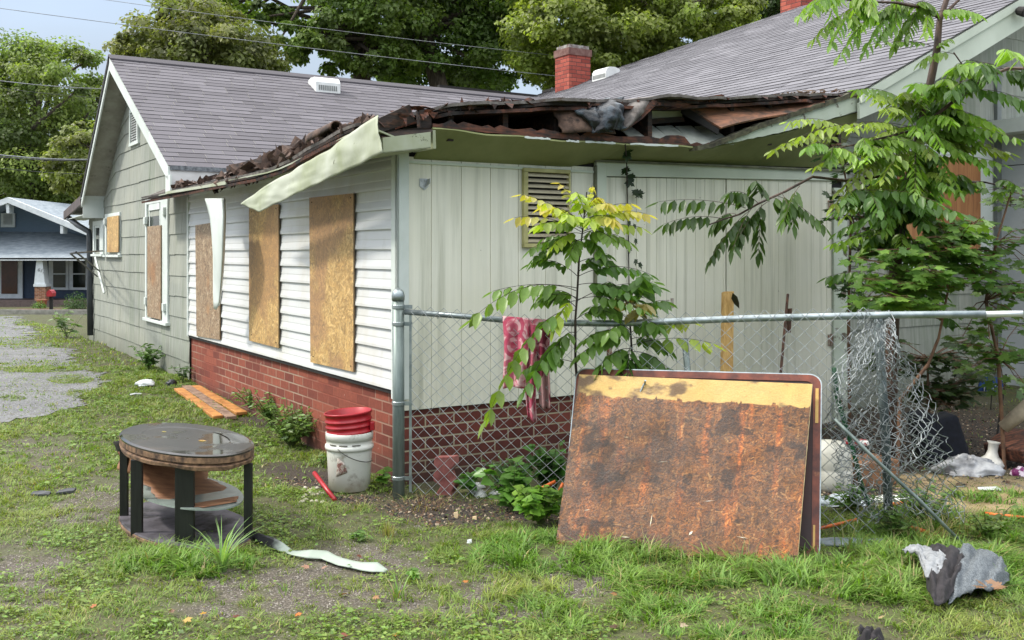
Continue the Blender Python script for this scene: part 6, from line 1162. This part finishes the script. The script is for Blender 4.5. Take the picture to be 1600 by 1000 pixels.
cv = bpy.data.curves.new('n', 'FONT'); cv.body = '611'; cv.size = .27; cv.extrude = .004; to = bpy.data.objects.new('tmp', cv); C.objects.link(to); bpy.context.view_layer.update(); me_ = bpy.data.meshes.new_from_object(to); bpy.data.objects.remove(to); me_.materials.clear(); me_.materials.append(simple('number_grey', '#6a6f73', '#7c8184', 9)); to = bpy.data.objects.new('house_number', me_); C.objects.link(to); to.rotation_euler = (PI/2, .4, 0); to.location = N(58, 423, .0)-Vector(NH.location); to.parent = col_
for (x0, x1) in ((80, 105), (111, 136)):
    w_ = nq([(x0-4, 406), (x1+3, 406), (x1+3, 453), (x0-4, 453)], .06, 'window', whn, dy=2.35); nq([(x0+3, 408), (x1-3, 408), (x1-3, 427), (x0+3, 427)], .02, 'pane', GL, w_, dy=2.31); nq([(x0+3, 429), (x1-3, 429), (x1-3, 449), (x0+3, 449)], .02, 'pane', GL, w_, dy=2.31)
nq([(86, 330), (101, 333), (101, 356), (86, 352)], .6, 'chimney', M['brick_tan'], dy=4)
# its front garden
def bush(px, D, w_, h_, label, seed, cols, leaf=.08, n=1200, name='bush'):
    b_ = on_ground(px, D); r = np.random.default_rng(seed); t = thing(name, label, 'bush', tuple(b_)); o = norm(r.normal(0, 1, (n, 3))); o[:, 2] = abs(o[:, 2]); rad = r.random((n, 1))**.4; lump = (.75+.5*vnoise(o[:, 0]*3+seed, o[:, 1]*3+o[:, 2]*2, seed))[:, None]
    pos = np.array(b_)+o*rad*lump*np.array([w_/2, w_/2, h_]); nr = norm(o+r.normal(0, .5, (n, 3))+[0, 0, .5]); xd = np.cross(nr, r.normal(0, 1, (n, 3))); col = vcol(cols, .5, n, r)
    V, F, Cc = inst(DIA_V, DIA_F, pos, xd, nr, leaf*(.7+.6*r.random(n)), leaf*.6, col); mesh_np('foliage', V, F, M['tree'], t, Cc); mb = MB(); mb.tube([b_, b_+Vector((0, 0, h_*.5))], [.02, .01], 5); mb.tube([b_, b_+Vector((w_*.25, 0, h_*.6))], [.015, .008], 5); mb.build('stem', barkd, t)
bush(120, 46.5, 1.3, .75, 'round dark green bush in front of the blue house porch', 61, (.05, .10, .03)); bush(62, 47, .75, .45, 'small leafy plant in the terracotta pot by the brick column', 62, (.10, .18, .04), n=400, name='potted_plant')
b_ = on_ground(61, 47.3); mb = MB(); mb.lathe([(.16, -.02), (.24, .38), (.26, .40), (.23, .41)], b_+Vector((0, .3, 0)), 14); single(mb, 'flower_pot', 'terracotta pot at the foot of the porch column', 'pot', simple('terracotta', '#7a3f2e', '#94513d', 9), tuple(b_+Vector((0, .3, 0))))
b_ = on_ground(80, 44); bx = thing('mailbox', 'red box on a black post in front of the blue house', 'mailbox', tuple(b_)); top = CZ+(HOR-462)*44/FPX; mb = MB(); mb.box(b_+Vector((-.06, -.06, -.1)), Vector((b_.x+.06, b_.y+.06, top))); mb.build('post', M['black'], bx); mb = MB(); mb.slab([Vector((b_.x+x, b_.y-.2, top+z)) for x, z in ((-.11, -.03), (.11, -.03), (.125, .12), (.08, .22), (0, .27), (-.08, .22), (-.125, .12))], (0, .4, 0)); mb.build('box', simple('mail_red', '#8e1b22', '#a3242c', 9, .4), bx)
kind(single(MB().box(P(55, 484, 46)+Vector((-1, -1.2, 0)), P(110, 484, 46)+Vector((.5, .6, .02))), 'mulch_bed', 'x', 'x', simple('mulch', '#3d2a22', '#6b4a3a', 9, .95, .5), tuple(P(80, 484, 46))), 'structure')
# ------------------------------------------------------------------ overhead wires
wm = simple('cable', '#6c6f73', '#8b8f93', 5, .5, 0); wk = simple('cable_dark', '#1c1e20', '#2c2e30', 5, .5, 0)
for (x0, y0, x1, y1, D, r_, mat, lab) in ((-80, 2, 900, 122, 20, .007, wm, 'long pale wire crossing the upper left sky in front of the magnolia'), (110, -8, 900, 90, 21, .006, wm, 'pale wire highest in the picture, running off the top edge'), (-60, 118, 172, 139, 22, .012, wm, 'pale wire crossing the bright tree at left, level with the gable peak'), (-60, 128, 172, 153, 22, .006, wk, 'thin dark wire just below the pale one at left'), (-60, 235, 150, 249, 19, .016, wm, 'thick pale cable in front of the dark trees left of the gable'), (-60, 239, 150, 250, 19.2, .012, wk, 'dark cable running tight under the thick pale one'), (-60, 255, 150, 272, 23, .007, wk, 'faint dark wire lowest of the wires beside the gable'), (120, 76, 260, 79, 40, .008, wm, 'faint short wire against the sky by the gable peak')):
    a, b_ = P(x0, y0, D), P(x1, y1, D+6); mb = MB(); mb.tube([a*(1-k)+b_*k+Vector((0, 0, -.25*k*(1-k))) for k in np.linspace(0, 1, 9)], r_, 5); single(mb, 'overhead_wire', lab, 'wire', mat, tuple(a), 'overhead wires', smooth=True)
# ------------------------------------------------------------------ saplings with compound leaves
def sap(name, label, base, cat='sapling'): return thing(name, label, cat, tuple(base)), Leaves()
YG = (.34, .44, .06); MG = (.14, .25, .05); DG = (.085, .165, .04); TIP = (.52, .42, .10)
rg = np.random.default_rng(77)
D1 = 5.64; base = on_ground(908, D1); t1, Lv = sap('sapling', 'young sapling with bright yellow green top growing behind the rotting board', base)
sp = [(902, 600), (899, 567), (899, 500), (901.5, 468), (905, 402), (908, 380), (911, 355), (914, 325), (917, 300)]
stem = [base]+[P(x, y, D1) for x, y in sp]; Lv.path([tuple(p) for p in stem], .009, .003)
def cl(S, T, dz, arch=.04, pairs=6, ll=.085, lw=.034, col=MG, tip=None, droop=.5, Dd=None, Lv_=None, D0=None):
    D0 = D0 or D1; compound(Lv_ or Lv, P(S[0], S[1], D0), P(T[0], T[1], D0+dz), arch, pairs, ll, lw, col, tip, droop, rng=rg)
cl((902, 455), (738, 498), -.1, .10, 7, .11, .045, MG, (.16, .25, .05), .7); cl((903, 432), (828, 412), .1, .05, 6, .075, .03, DG)
cl((908, 362), (804, 340), -.05, .035, 6, .075, .036, (.13, .22, .045), TIP, .75); cl((909, 352), (815, 304), -.12, .03, 6, .07, .034, YG, TIP, .6)
cl((912, 345), (876, 286), .05, .02, 5, .065, .034, YG, (.4, .3, .08), .4); cl((915, 330), (925, 290), .0, .01, 5, .06, .034, YG, TIP, .4); cl((913, 340), (952, 318), -.12, .03, 6, .07, .036, YG, TIP, .8)
cl((910, 356), (1012, 335), .05, .05, 8, .07, .036, (.20, .30, .045), TIP, .85); cl((910, 362), (1004, 356), -.06, .03, 6, .07, .034, (.18, .29, .045), (.3, .36, .06), .8); cl((908, 372), (984, 378), .05, .04, 6, .08, .036, MG, (.16, .26, .04), .6)
cl((909, 365), (862, 385), -.1, .03, 5, .07, .03, YG, None, .8); cl((907, 380), (850, 372), .1, .03, 5, .07, .03, (.08, .16, .03), None, .8)
cl((904, 425), (948, 396), .05, .02, 4, .08, .036, DG); cl((903, 432), (1014, 428), .08, .05, 8, .08, .036, (.08, .17, .035), None, .8); cl((902, 470), (1028, 448), .1, .05, 8, .09, .042, (.07, .15, .035), None, .8)
cl((900, 480), (850, 460), .1, .03, 5, .08, .036, MG, None, .7); cl((899, 500), (960, 492), .0, .04, 6, .08, .034, (.14, .25, .04)); cl((899, 520), (862, 560), -.1, .05, 5, .10, .042, MG, None, .6)
cl((898, 485), (760, 656), -.25, .16, 9, .115, .048, (.10, .20, .035), (.18, .26, .04), .65); cl((899, 530), (820, 610), -.2, .08, 6, .11, .046, (.10, .20, .035), None, .65); cl((899, 470), (866, 512), -.1, .04, 5, .09, .035, YG)
for k in range(7): a = rg.random()*6.28; l = .25+.16*rg.random(); s_ = stem[2+int(rg.integers(5))]; compound(Lv, s_, s_+Vector((l*math.cos(a), l*math.sin(a)*.9, .02-.12*rg.random())), .04, 6, .08, .036, (.10, .19, .035), None, .7, rng=rg)
for (S, T, dz, c_, tp_) in (((911, 350), (850, 322), .05, YG, TIP), ((911, 345), (962, 345), -.15, YG, TIP), ((913, 335), (900, 300), -.12, YG, None), ((912, 340), (935, 308), .1, YG, TIP), ((910, 358), (840, 352), -.15, (.16, .26, .045), YG), ((909, 366), (955, 372), -.15, (.15, .25, .045), None), ((910, 360), (885, 335), -.2, YG, None), ((911, 352), (925, 345), -.2, YG, None), ((908, 375), (890, 400), -.15, (.14, .24, .04), None), ((908, 375), (940, 395), -.1, MG, None), ((912, 345), (985, 318), .1, YG, TIP), ((904, 410), (960, 412), .1, DG, None), ((903, 445), (985, 460), -.1, (.08, .17, .035), None), ((901, 465), (840, 470), .1, MG, None), ((902, 450), (770, 455), .15, MG, None)):
    cl(S, T, dz, .03, 6, .082, .042, c_, tp_, .7)
Lv.build('leaves', M['leaf'], t1); Lv.stems('stem', barkd, t1)
D2 = 5.7; base = on_ground(985, D2); t2, Lv2 = sap('sapling', 'bushy green sapling growing between the fence mesh and the board', base); s2 = [base, P(985, 620, D2), P(988, 560, D2), P(984, 500, D2), P(980, 455, D2)]; Lv2.path([tuple(p) for p in s2], .009, .003)
for (S, T, dz, c_, tp_) in (((985, 520), (1078, 500), -.1, MG, (.42, .46, .06)), ((986, 540), (1112, 536), -.05, (.14, .24, .04), (.40, .48, .06)), ((984, 500), (1040, 470), .1, DG, None), ((984, 490), (1020, 440), .1, DG, None), ((982, 480), (950, 440), .0, (.08, .16, .03), None), ((982, 500), (925, 478), -.05, (.12, .22, .04), None), ((985, 520), (915, 530), -.1, MG, None), ((986, 545), (935, 575), -.15, MG, None), ((986, 560), (1000, 600), -.2, DG, None), ((986, 550), (1048, 580), -.1, DG, None), ((985, 530), (1045, 545), .1, (.06, .12, .025), None), ((984, 510), (1030, 510), -.15, (.09, .18, .03), None), ((983, 480), (1004, 430), -.1, DG, None), ((983, 490), (970, 460), .1, (.4, .3, .1), None), ((984, 505), (1010, 475), -.1, (.3, .25, .09), None), ((986, 560), (960, 600), -.2, MG, None), ((985, 525), (905, 555), -.12, MG, None), ((985, 540), (980, 590), -.22, (.07, .15, .03), None), ((984, 515), (950, 520), -.2, (.12, .22, .04), None), ((985, 560), (1030, 598), -.15, MG, None)):
    cl(S, T, dz, .035, 5, .10, .048, c_, tp_, .75, Lv_=Lv2, D0=D2)
Lv2.build('leaves', M['leaf'], t2); Lv2.stems('stem', barkd, t2)
# vine stem hanging down the doors
pts = [FW(977, 226, .32), FW(979, 250, .16), FW(980, 300, .02), FW(982, 380, .015), FW(983, 452, .015)]; pts = [HW(p.x, p.y, p.z) for p in pts]; vn = thing('hanging_vine', 'thin dark vine hanging from the burnt eave down the garage doors', 'vine', tuple(pts[-1])); Lv3 = Leaves(); Lv3.path([tuple(p) for p in pts], .005, .004)
for (x, y) in ((978, 232), (980, 240), (976, 262), (984, 272), (979, 282), (992, 296), (996, 298), (984, 345), (992, 350), (994, 373), (984, 385), (994, 405), (999, 410)):
    p = FW(x, y, .05 if y > 255 else .2); p = HW(p.x, p.y, p.z); s_ = Vector((rg.normal(0, .5), -.4, -.8)); Lv3.put(inst(MAP_V, MAP_F, [tuple(p)], [tuple(s_)], [(rg.normal(0, .4), -1, .3)], .075 if y < 300 else .06, .07 if y < 300 else .03, [(.02, .04, .015)]))
Lv3.build('leaves', M['leaf'], vn); Lv3.stems('stem', barkd, vn)
# ------------------------------------------------------------------ large ailanthus-like tree at the right
DT = 7.0; base = on_ground(1392, DT); tt, LT = sap('young_tree', 'tall leafy young tree with dark trunk in front of the right wing', base, 'tree')
tr_ = [base, P(1392, 600, DT), P(1396, 480, DT), P(1401, 384, DT), P(1410, 330, DT), P(1431, 240, DT), P(1452, 138, DT), P(1464, 78, DT), P(1468, 32, DT), P(1479, 0, DT), P(1486, -60, DT), P(1490, -160, DT)]
mb = MB(); mb.tube(tr_, [.05, .046, .043, .042, .04, .034, .028, .026, .02, .019, .016, .01], 10); mb.build('trunk', simple('smooth_bark', '#2a1d16', '#5a4438', 14, .6, .3, sc=(1, 1, .4)), tt, True)
def br(pts, r0, r1, dz=0, D=DT): q = [P(x, y, D+(z if z else 0)) for x, y, z in pts]; LT.path([tuple(p) for p in q], r0, r1); return q
b1 = br([(1468, 28, 0), (1440, 12, -.1), (1400, 4, -.2), (1340, 2, -.35), (1290, -6, -.5)], .013, .005); b2 = br([(1470, 28, 0), (1490, 8, .0), (1510, -12, 0), (1560, -50, .1)], .012, .008)
b3 = br([(1436, 225, 0), (1465, 178, -.1), (1500, 150, -.15), (1550, 118, -.2), (1575, 107, -.2), (1640, 108, -.25)], .016, .010); b4 = br([(1424, 262, 0), (1380, 275, -.1), (1320, 282, -.25), (1270, 276, -.4), (1225, 300, -.5), (1185, 318, -.6), (1155, 335, -.62), (1132, 342, -.62), (1105, 352, -.62)], .012, .004)
b5 = br([(1420, 285, 0), (1460, 276, .05), (1490, 283, .0), (1540, 285, 0), (1590, 296, 0), (1640, 300, 0)], .009, .005); b6 = br([(1440, 200, 0), (1400, 210, -.2), (1340, 225, -.3), (1290, 235, -.4)], .009, .004); b7 = br([(1446, 165, 0), (1480, 85+85, .0), (1510, 110, -.1), (1490, 82, -.1)], .008, .004)
b8 = br([(1410, 330, 0), (1360, 300, -.2), (1330, 300, -.3)], .009, .004)
def many(Q, n, l, colf, droop=.9, ll=.11, lw=.04, pairs=6, up=.0, side=(-1, 1), arch=.04, tipc=None, fwd=-.35, x0=0):
    for k in range(n):
        i = int(rg.integers(x0, len(Q)-1)); f = rg.random(); s_ = Q[i]*(1-f)+Q[i+1]*f; dx = rg.uniform(*side); c_ = colf(); e = s_+Vector((dx*l, fwd*l+rg.normal(0, .35)*l, up*l-rg.random()*.35*l)); compound(LT, s_, e, arch, pairs, ll, lw, c_, tipc, droop, rng=rg)
cb = lambda: tuple(np.array(MG)*(.8+.7*rg.random())+np.array([.06, .05, 0])*rg.random()); cd = lambda: tuple(np.array(DG)*(.7+.8*rg.random())); cy = lambda: tuple(np.array((.23, .30, .06))*(.7+.6*rg.random()))
for (S, T, dz) in (((1330, 2), (1262, 22), -.5), ((1360, 4), (1270, 62), -.5), ((1390, 4), (1310, 88), -.4), ((1410, 6), (1350, 80), -.3), ((1430, 14), (1375, 60), -.2), ((1440, 14), (1420, 52), -.2), ((1350, 0), (1298, 70), -.6), ((1300, -4), (1248, 24), -.5), ((1440, 10), (1395, 75), -.1), ((1330, -20), (1340, 60), -.3), ((1300, -30), (1300, 45), -.4), ((1370, -30), (1330, 30), -.4), ((1452, 22), (1448, 50), -.3), ((1400, -30), (1400, 40), -.2)):
    cl(S, T, dz, .05, 10, .092, .033, cb(), None, 1.1, Lv_=LT, D0=DT)
many(b1, 10, .4, cb, 1.1, .09, .032, 9)
for (S, T, dz) in (((1452, 70), (1365, 68), -.3), ((1455, 72), (1400, 66), -.2), ((1462, 80), (1485, 60), -.1)): cl(S, T, dz, .02, 5, .06, .03, cb(), None, .8, Lv_=LT, D0=DT)
many(b3, 12, .42, cd, 1.1, .12, .042, 7, x0=1); many(b3, 10, .4, cb, .9, .12, .042, 7, up=.3, x0=1); many(b7, 5, .25, cb, 1, .09, .035, 5, x0=2)
for (S, T, dz) in (((1330, 222), (1205, 236), -.5), ((1350, 218), (1230, 190), -.4), ((1430, 200), (1245, 215), -.5), ((1430, 195), (1360, 148), -.4), ((1435, 190), (1410, 145), -.3), ((1440, 180), (1335, 140), -.5), ((1430, 215), (1330, 200), -.5), ((1438, 195), (1440, 150), -.3), ((1430, 220), (1300, 345-20), -.6), ((1425, 230), (1310, 300), -.5), ((1430, 230), (1430, 300), -.5), ((1436, 220), (1500, 240), -.3), ((1436, 215), (1530, 225), -.2), ((1434, 225), (1545, 265), -.3), ((1434, 225), (1500, 300), -.4), ((1430, 235), (1380, 280), -.6), ((1430, 205), (1380, 170), -.5), ((1434, 200), (1490, 190), -.4), ((1434, 205), (1470, 230), -.6), ((1425, 240), (1270, 262), -.5), ((1420, 270), (1318, 340), -.4), ((1422, 240), (1350, 250), -.7)):
    c_ = cy() if T[0] < 1420 and rg.random() < .7 else cb(); cl(S, T, dz, .07, 11, .085, .033, c_, tuple(np.array(c_)*1.25), .75, Lv_=LT, D0=DT)
many([tr_[4], tr_[5], tr_[6]], 30, .52, cb, .8, .09, .036, 9, fwd=-.25); many([tr_[4], tr_[5], tr_[6]], 16, .55, cy, .7, .08, .034, 9, fwd=-.4)
for (S, T, dz) in (((1165, 325), (1030, 315), -.1), ((1130, 342), (1038, 350), -.05), ((1185, 318), (1140, 300), -.1), ((1170, 330), (1110, 405), -.1), ((1190, 320), (1185, 395), .1), ((1200, 315), (1155, 370), -.1), ((1150, 335), (1115, 350), .1), ((1210, 305), (1290, 355), -.1), ((1220, 300), (1240, 350), -.15), ((1190, 310), (1180, 282), -.1), ((1250, 290), (1225, 345), -.2), ((1175, 325), (1145, 390), -.12), ((1205, 310), (1230, 330), 0)):
    cl(S, T, dz, .03, 7, .105, .036, (.05, .095, .025) if T[0] < 1220 else (.08, .15, .03), None, 1.15, Lv_=LT, D0=DT-.6)
many(b8, 18, .45, cd, .9, .10, .045, 7); many(b6, 16, .4, cb, .9, .09, .036, 7); many(b5, 10, .3, cb, .9, .08, .034, 6)
many([tr_[2], tr_[3], tr_[4], tr_[5]], 30, .42, cd, .9, .095, .042, 8, fwd=.1); many([tr_[3], tr_[4], tr_[5]], 22, .6, cb, .8, .085, .036, 8, fwd=-.3, side=(-1, .2))
LT.build('leaves', M['leaf'], tt); LT.stems('branches', bpy.data.materials['smooth_bark'], tt)
# ------------------------------------------------------------------ maple seedlings in front of the wing wall
def maple(base, nodes, regions, n, name, label, seed, D, sz=.085, cols=((.09, .19, .04), (.19, .31, .065)), cat='sapling'):
    t, Lm = sap(name, label, base, cat); r = np.random.default_rng(seed)
    q = [Vector(base)]+[P(*p) for p in nodes]; Lm.path([tuple(p) for p in q], .014, .005)
    A = sum(a[2]*a[3] for a in regions)
    for (cx, cy_, rx, ry, dz) in regions:
        tips = []
        for k in range(max(3, int(n*rx*ry/A/9))):
            a = r.random()*6.28; rr_ = r.random()**.5; e = P(cx+rx*rr_*math.cos(a), cy_+ry*rr_*math.sin(a), D+dz+r.normal(0, .16)); s_ = min(q[1:], key=lambda z: (z-e).length); mid = (s_+e)/2+Vector((0, 0, .03)); Lm.path([tuple(s_), tuple(mid), tuple(e)], .004, .0018)
            for j in range(9):
                f = r.random()*.75+.25; p = mid*(1-f)+e*f if f < .9 else e; az = r.random()*6.28; ln = .05+.05*r.random(); d = Vector((math.cos(az), math.sin(az)*.8-.2, .1-.3*r.random())).normalized(); p2 = p+d*ln; Lm.seg(tuple(p), tuple(p2), .0012)
                x = (d+Vector((0, 0, -.35*r.random()))); s2_ = sz*(.65+.6*r.random()); c0 = np.array(cols[0]); c1 = np.array(cols[1]); Lm.put(inst(MAP_V, MAP_F, [tuple(p2)], [tuple(x)], [(r.normal(0, .35), -.35+r.normal(0, .3), 1)], s2_, s2_, [np.clip((c0+(c1-c0)*r.random())*(.75+.5*r.random()), 0, 1)]))
    Lm.build('leaves', M['leaf'], t); Lm.stems('branches', simple('tan_bark', '#4d3526', '#7a5a42', 9, .7) if 'tan_bark' not in bpy.data.materials else bpy.data.materials['tan_bark'], t)
maple(on_ground(1402, 6.75), [(1406, 625, 6.8), (1450, 570, 6.8), (1466, 530, 6.8), (1472, 500, 6.8), (1482, 450, 6.8), (1490, 400, 6.8)], [(1400, 420, 66, 44, -.2), (1480, 390, 55, 50, 0), (1380, 460, 50, 20, -.3), (1440, 455, 60, 25, -.2), (1360, 395, 30, 20, -.2), (1530, 400, 45, 60, 0), (1500, 350, 40, 30, .1)], 900, 'maple_sapling', 'bright maple sapling spreading above the fence rail at right', 91, 6.75)
maple(on_ground(1570, 6.9), [(1560, 560, 6.9), (1540, 470, 6.9), (1556, 380, 6.9), (1580, 300, 6.9)], [(1560, 500, 60, 60, 0), (1590, 420, 40, 60, 0), (1580, 330, 40, 40, .1), (1540, 550, 50, 40, .1), (1590, 580, 40, 40, .1)], 460, 'maple_sapling', 'thin maple sapling in front of the grey side wall at far right', 92, 6.9, .075, ((.06, .13, .03), (.13, .22, .045)))
maple(on_ground(1455, 7.5), [(1450, 620, 7.5), (1450, 560, 7.5)], [(1450, 590, 70, 40, .1), (1400, 560, 40, 30, 0), (1500, 620, 40, 30, .1), (1520, 560, 40, 40, .2)], 520, 'dark_shrub', 'dark low shrub growing against the wing wall below the rail', 93, 7.5, .07, ((.025, .05, .015), (.05, .09, .02)), 'shrub')
maple(on_ground(1328, 7.9), [(1326, 500, 7.9), (1330, 330, 7.8), (1318, 260, 7.7)], [(1320, 250, 45, 40, -.2), (1310, 325, 20, 30, 0), (1370, 330, 60, 60, 0), (1360, 420, 40, 40, .1)], 420, 'ivy_vine', 'dark ivy climbing the corner between garage doors and wing wall', 94, 7.9, .075, ((.02, .05, .015), (.04, .09, .02)), 'vine')
# ------------------------------------------------------------------ weeds one can tell apart
def weed(px, py, h_, spread, n, label, seed, col, sz=.05, tv='heart', name='weed', D=None):
    b_ = G(px, py) if D is None else on_ground(px, D); r = np.random.default_rng(seed); t = thing(name, label, 'weed', tuple(b_)); Lw = Leaves()
    for k in range(max(2, n//9)):
        a = r.random()*6.28; rr_ = spread*r.random(); e = b_+Vector((rr_*math.cos(a), rr_*math.sin(a)*.7, h_*(.5+.5*r.random()))); mid = b_*.5+e*.5+Vector((0, 0, .02)); Lw.path([tuple(b_), tuple(mid), tuple(e)], .003, .0015)
        for j in range(9):
            f = .25+.75*r.random(); p = (b_*(1-f*2)+mid*(f*2)) if f < .5 else (mid*(2-2*f)+e*(2*f-1)); az = r.random()*6.28; x = (math.cos(az), math.sin(az), .2-.5*r.random()); s_ = sz*(.5+.8*r.random()); TVF = {'heart': (HEART_V, HEART_F), 'leaf': (LEAF_V, LEAF_F)}[tv]; Lw.put(inst(*TVF, [tuple(p)], [x], [(r.normal(0, .4), -.4+r.normal(0, .3), 1)], s_, s_*(.85 if tv == 'heart' else .4), vcol(col, .35, 1, r)))
    Lw.build('leaves', M['leaf'], t); Lw.stems('stems', simple('weed_stem', '#3b4a22', '#5f6a34', 9, .7) if 'weed_stem' not in bpy.data.materials else bpy.data.materials['weed_stem'], t)
WL = [(735, 772, .17, .10, 60, 'leafy weed behind the mesh right of the wavy paver', (.10, .22, .05), .06, 'heart'), (800, 800, .34, .20, 110, 'heart leaved weed behind the mesh in front of the brick base', (.10, .22, .04), .085, 'heart'), (845, 822, .24, .22, 260, 'bright low weed at the left foot of the rotting board', (.16, .30, .04), .06, 'heart'), (790, 775, .26, .24, 240, 'dark bushy weed against the front brick base', (.05, .12, .03), .045, 'leaf'), (860, 780, .34, .15, 220, 'dark vine weed climbing at the left edge of the rotting board', (.06, .15, .03), .06, 'heart'),
      (600, 735, .16, .07, 26, 'few leaved weed between the white bucket and fence post', (.13, .26, .06), .07, 'heart'), (598, 762, .12, .05, 20, 'tiny bright weed at the foot of the fence post', (.16, .30, .05), .055, 'heart'), (398, 645, .24, .26, 360, 'weed clump at the brick wall beside the planks', (.15, .25, .07), .05, 'leaf'), (455, 700, .36, .32, 620, 'tall ragged weed in front of the brick wall left of the bucket', (.18, .28, .08), .055, 'leaf'), (425, 665, .30, .26, 400, 'middle weed clump along the brick wall', (.16, .26, .07), .05, 'leaf'), (480, 690, .30, .2, 300, 'weed just left of the buckets', (.18, .29, .08), .05, 'leaf'), (505, 730, .10, .08, 40, 'low weed tuft by the red stick', (.14, .24, .05), .04, 'leaf'),
      (232, 578, .32, .24, 260, 'bushy weed growing at the foot of the gable wall', (.12, .22, .06), .07, 'leaf'), (105, 528, .50, .40, 90, 'leafy weed clump by the drive near the far house corner', (.14, .22, .08), .12, 'leaf'), (285, 598, .22, .14, 60, 'dark weed at the corner of shingle wall and brick base', (.07, .14, .04), .06, 'leaf'), (352, 612, .16, .10, 50, 'small yellow green weed behind the orange planks', (.20, .26, .05), .05, 'leaf'),
      (1330, 800, .16, .24, 260, 'weeds growing through the fence right of the leaning boards', (.10, .20, .04), .04, 'leaf'), (1440, 815, .22, .28, 280, 'weed patch in front of the crumpled mesh', (.11, .20, .05), .045, 'leaf'), (1400, 840, .16, .2, 200, 'weeds around the base of the dark line post', (.10, .18, .04), .04, 'leaf'), (1540, 840, .16, .22, 90, 'weeds on the lawn edge behind the grey cloth', (.15, .24, .05), .045, 'leaf'), (640, 905, .05, .06, 36, 'low broad leaved weed right of the torn strip', (.15, .28, .05), .04, 'leaf'), (565, 845, .05, .07, 40, 'rosette weed on the dark soil left of centre', (.14, .25, .06), .045, 'leaf')]
for i, (px, py, h_, sp_, n, lab, col, sz, tv) in enumerate(WL): weed(px, py, h_, sp_, n, lab, 200+i, col, sz, tv)
def tuft(px, py, n, h0, h1, label, seed, col, wd=.007, dry=.1, bend=(.3, 1.2), spread=.04, name='grass_tuft'):
    b_ = G(px, py); r = np.random.default_rng(seed); a = r.random(n)*6.28; rr_ = spread*r.random(n)**.7; pos = np.array(b_)+np.stack([rr_*np.cos(a), rr_*np.sin(a), np.zeros(n)], 1); h = h0+(h1-h0)*r.random(n); c_ = vcol(col, .3, n, r); d_ = r.random(n) < dry; c_[d_] = np.array((.32, .27, .12))
    V, F, Cc = blades(pos, h, np.full(n, wd)*(.7+.6*r.random(n)), a+r.normal(0, .5, n), bend[0]+(bend[1]-bend[0])*r.random(n), c_, 5); o = mesh_np(name, V, F, M['grass'], None, Cc, False, off=tuple(b_)); o.location = b_; o['label'] = label; o['category'] = 'grass tuft'
tuft(347, 893, 40, .16, .30, 'spiky pale green grass plant in front of the coffee table', 301, (.24, .38, .13), .011, 0, (.2, 1.1), .02)
tuft(620, 935, 26, .05, .13, 'tall grass clump right of the torn strip on bare gravel', 302, (.16, .27, .05), .006, .2); tuft(605, 838, 40, .05, .12, 'yellowing grass clump at the edge of the dark soil', 303, (.26, .27, .06), .005, .5, (.1, .6)); tuft(445, 925, 14, .03, .07, 'small lone grass sprig on the gravel left of centre', 304, (.15, .25, .05), .005)
tuft(1450, 845, 60, .12, .30, 'dry straw clump bent over the fallen rail', 305, (.26, .24, .10), .005, .75, (.5, 1.6), .12); tuft(1500, 835, 50, .12, .32, 'tall mixed dry and green grass right of the slanting rail', 306, (.17, .24, .06), .005, .45, (.3, 1.2), .12); tuft(1330, 858, 50, .08, .2, 'tall grass beside the red brown frame corner', 307, (.15, .25, .06), .005, .2, (.3, 1.3), .10)
tuft(318, 596, 24, .2, .45, 'tall grass blades against the brick base behind the planks', 308, (.13, .2, .05), .008, .1, (.1, .6), .08); tuft(332, 604, 24, .12, .36, 'second tall grass clump against the brick base by the planks', 309, (.14, .22, .05), .008, .1, (.1, .6), .08); tuft(1480, 722, 10, .12, .34, 'pale green grass stalk in front of the navy seat', 310, (.22, .32, .12), .009, 0, (.2, .9), .015)
tuft(1010, 880, 30, .10, .22, 'thin dry grass stalks in front of the rotting board left part', 311, (.2, .2, .08), .0028, .6, (.2, .9), .14); tuft(1185, 890, 30, .08, .20, 'thin grass stalks in front of the rotting board right part', 312, (.2, .22, .08), .003, .4, (.2, .9), .14); tuft(275, 868, 60, .05, .12, 'fine grass growing at the left foot of the coffee table', 313, (.15, .25, .05), .004, .1, (.3, 1.3), .16); tuft(560, 795, 40, .04, .10, 'dry grass tuft in front of the white bucket', 314, (.25, .24, .1), .004, .6, (.5, 1.6), .1); tuft(650, 790, 90, .05, .12, 'matted dead brown grass at the foot of the fence post', 315, (.16, .09, .05), .004, .5, (1., 2.), .22)
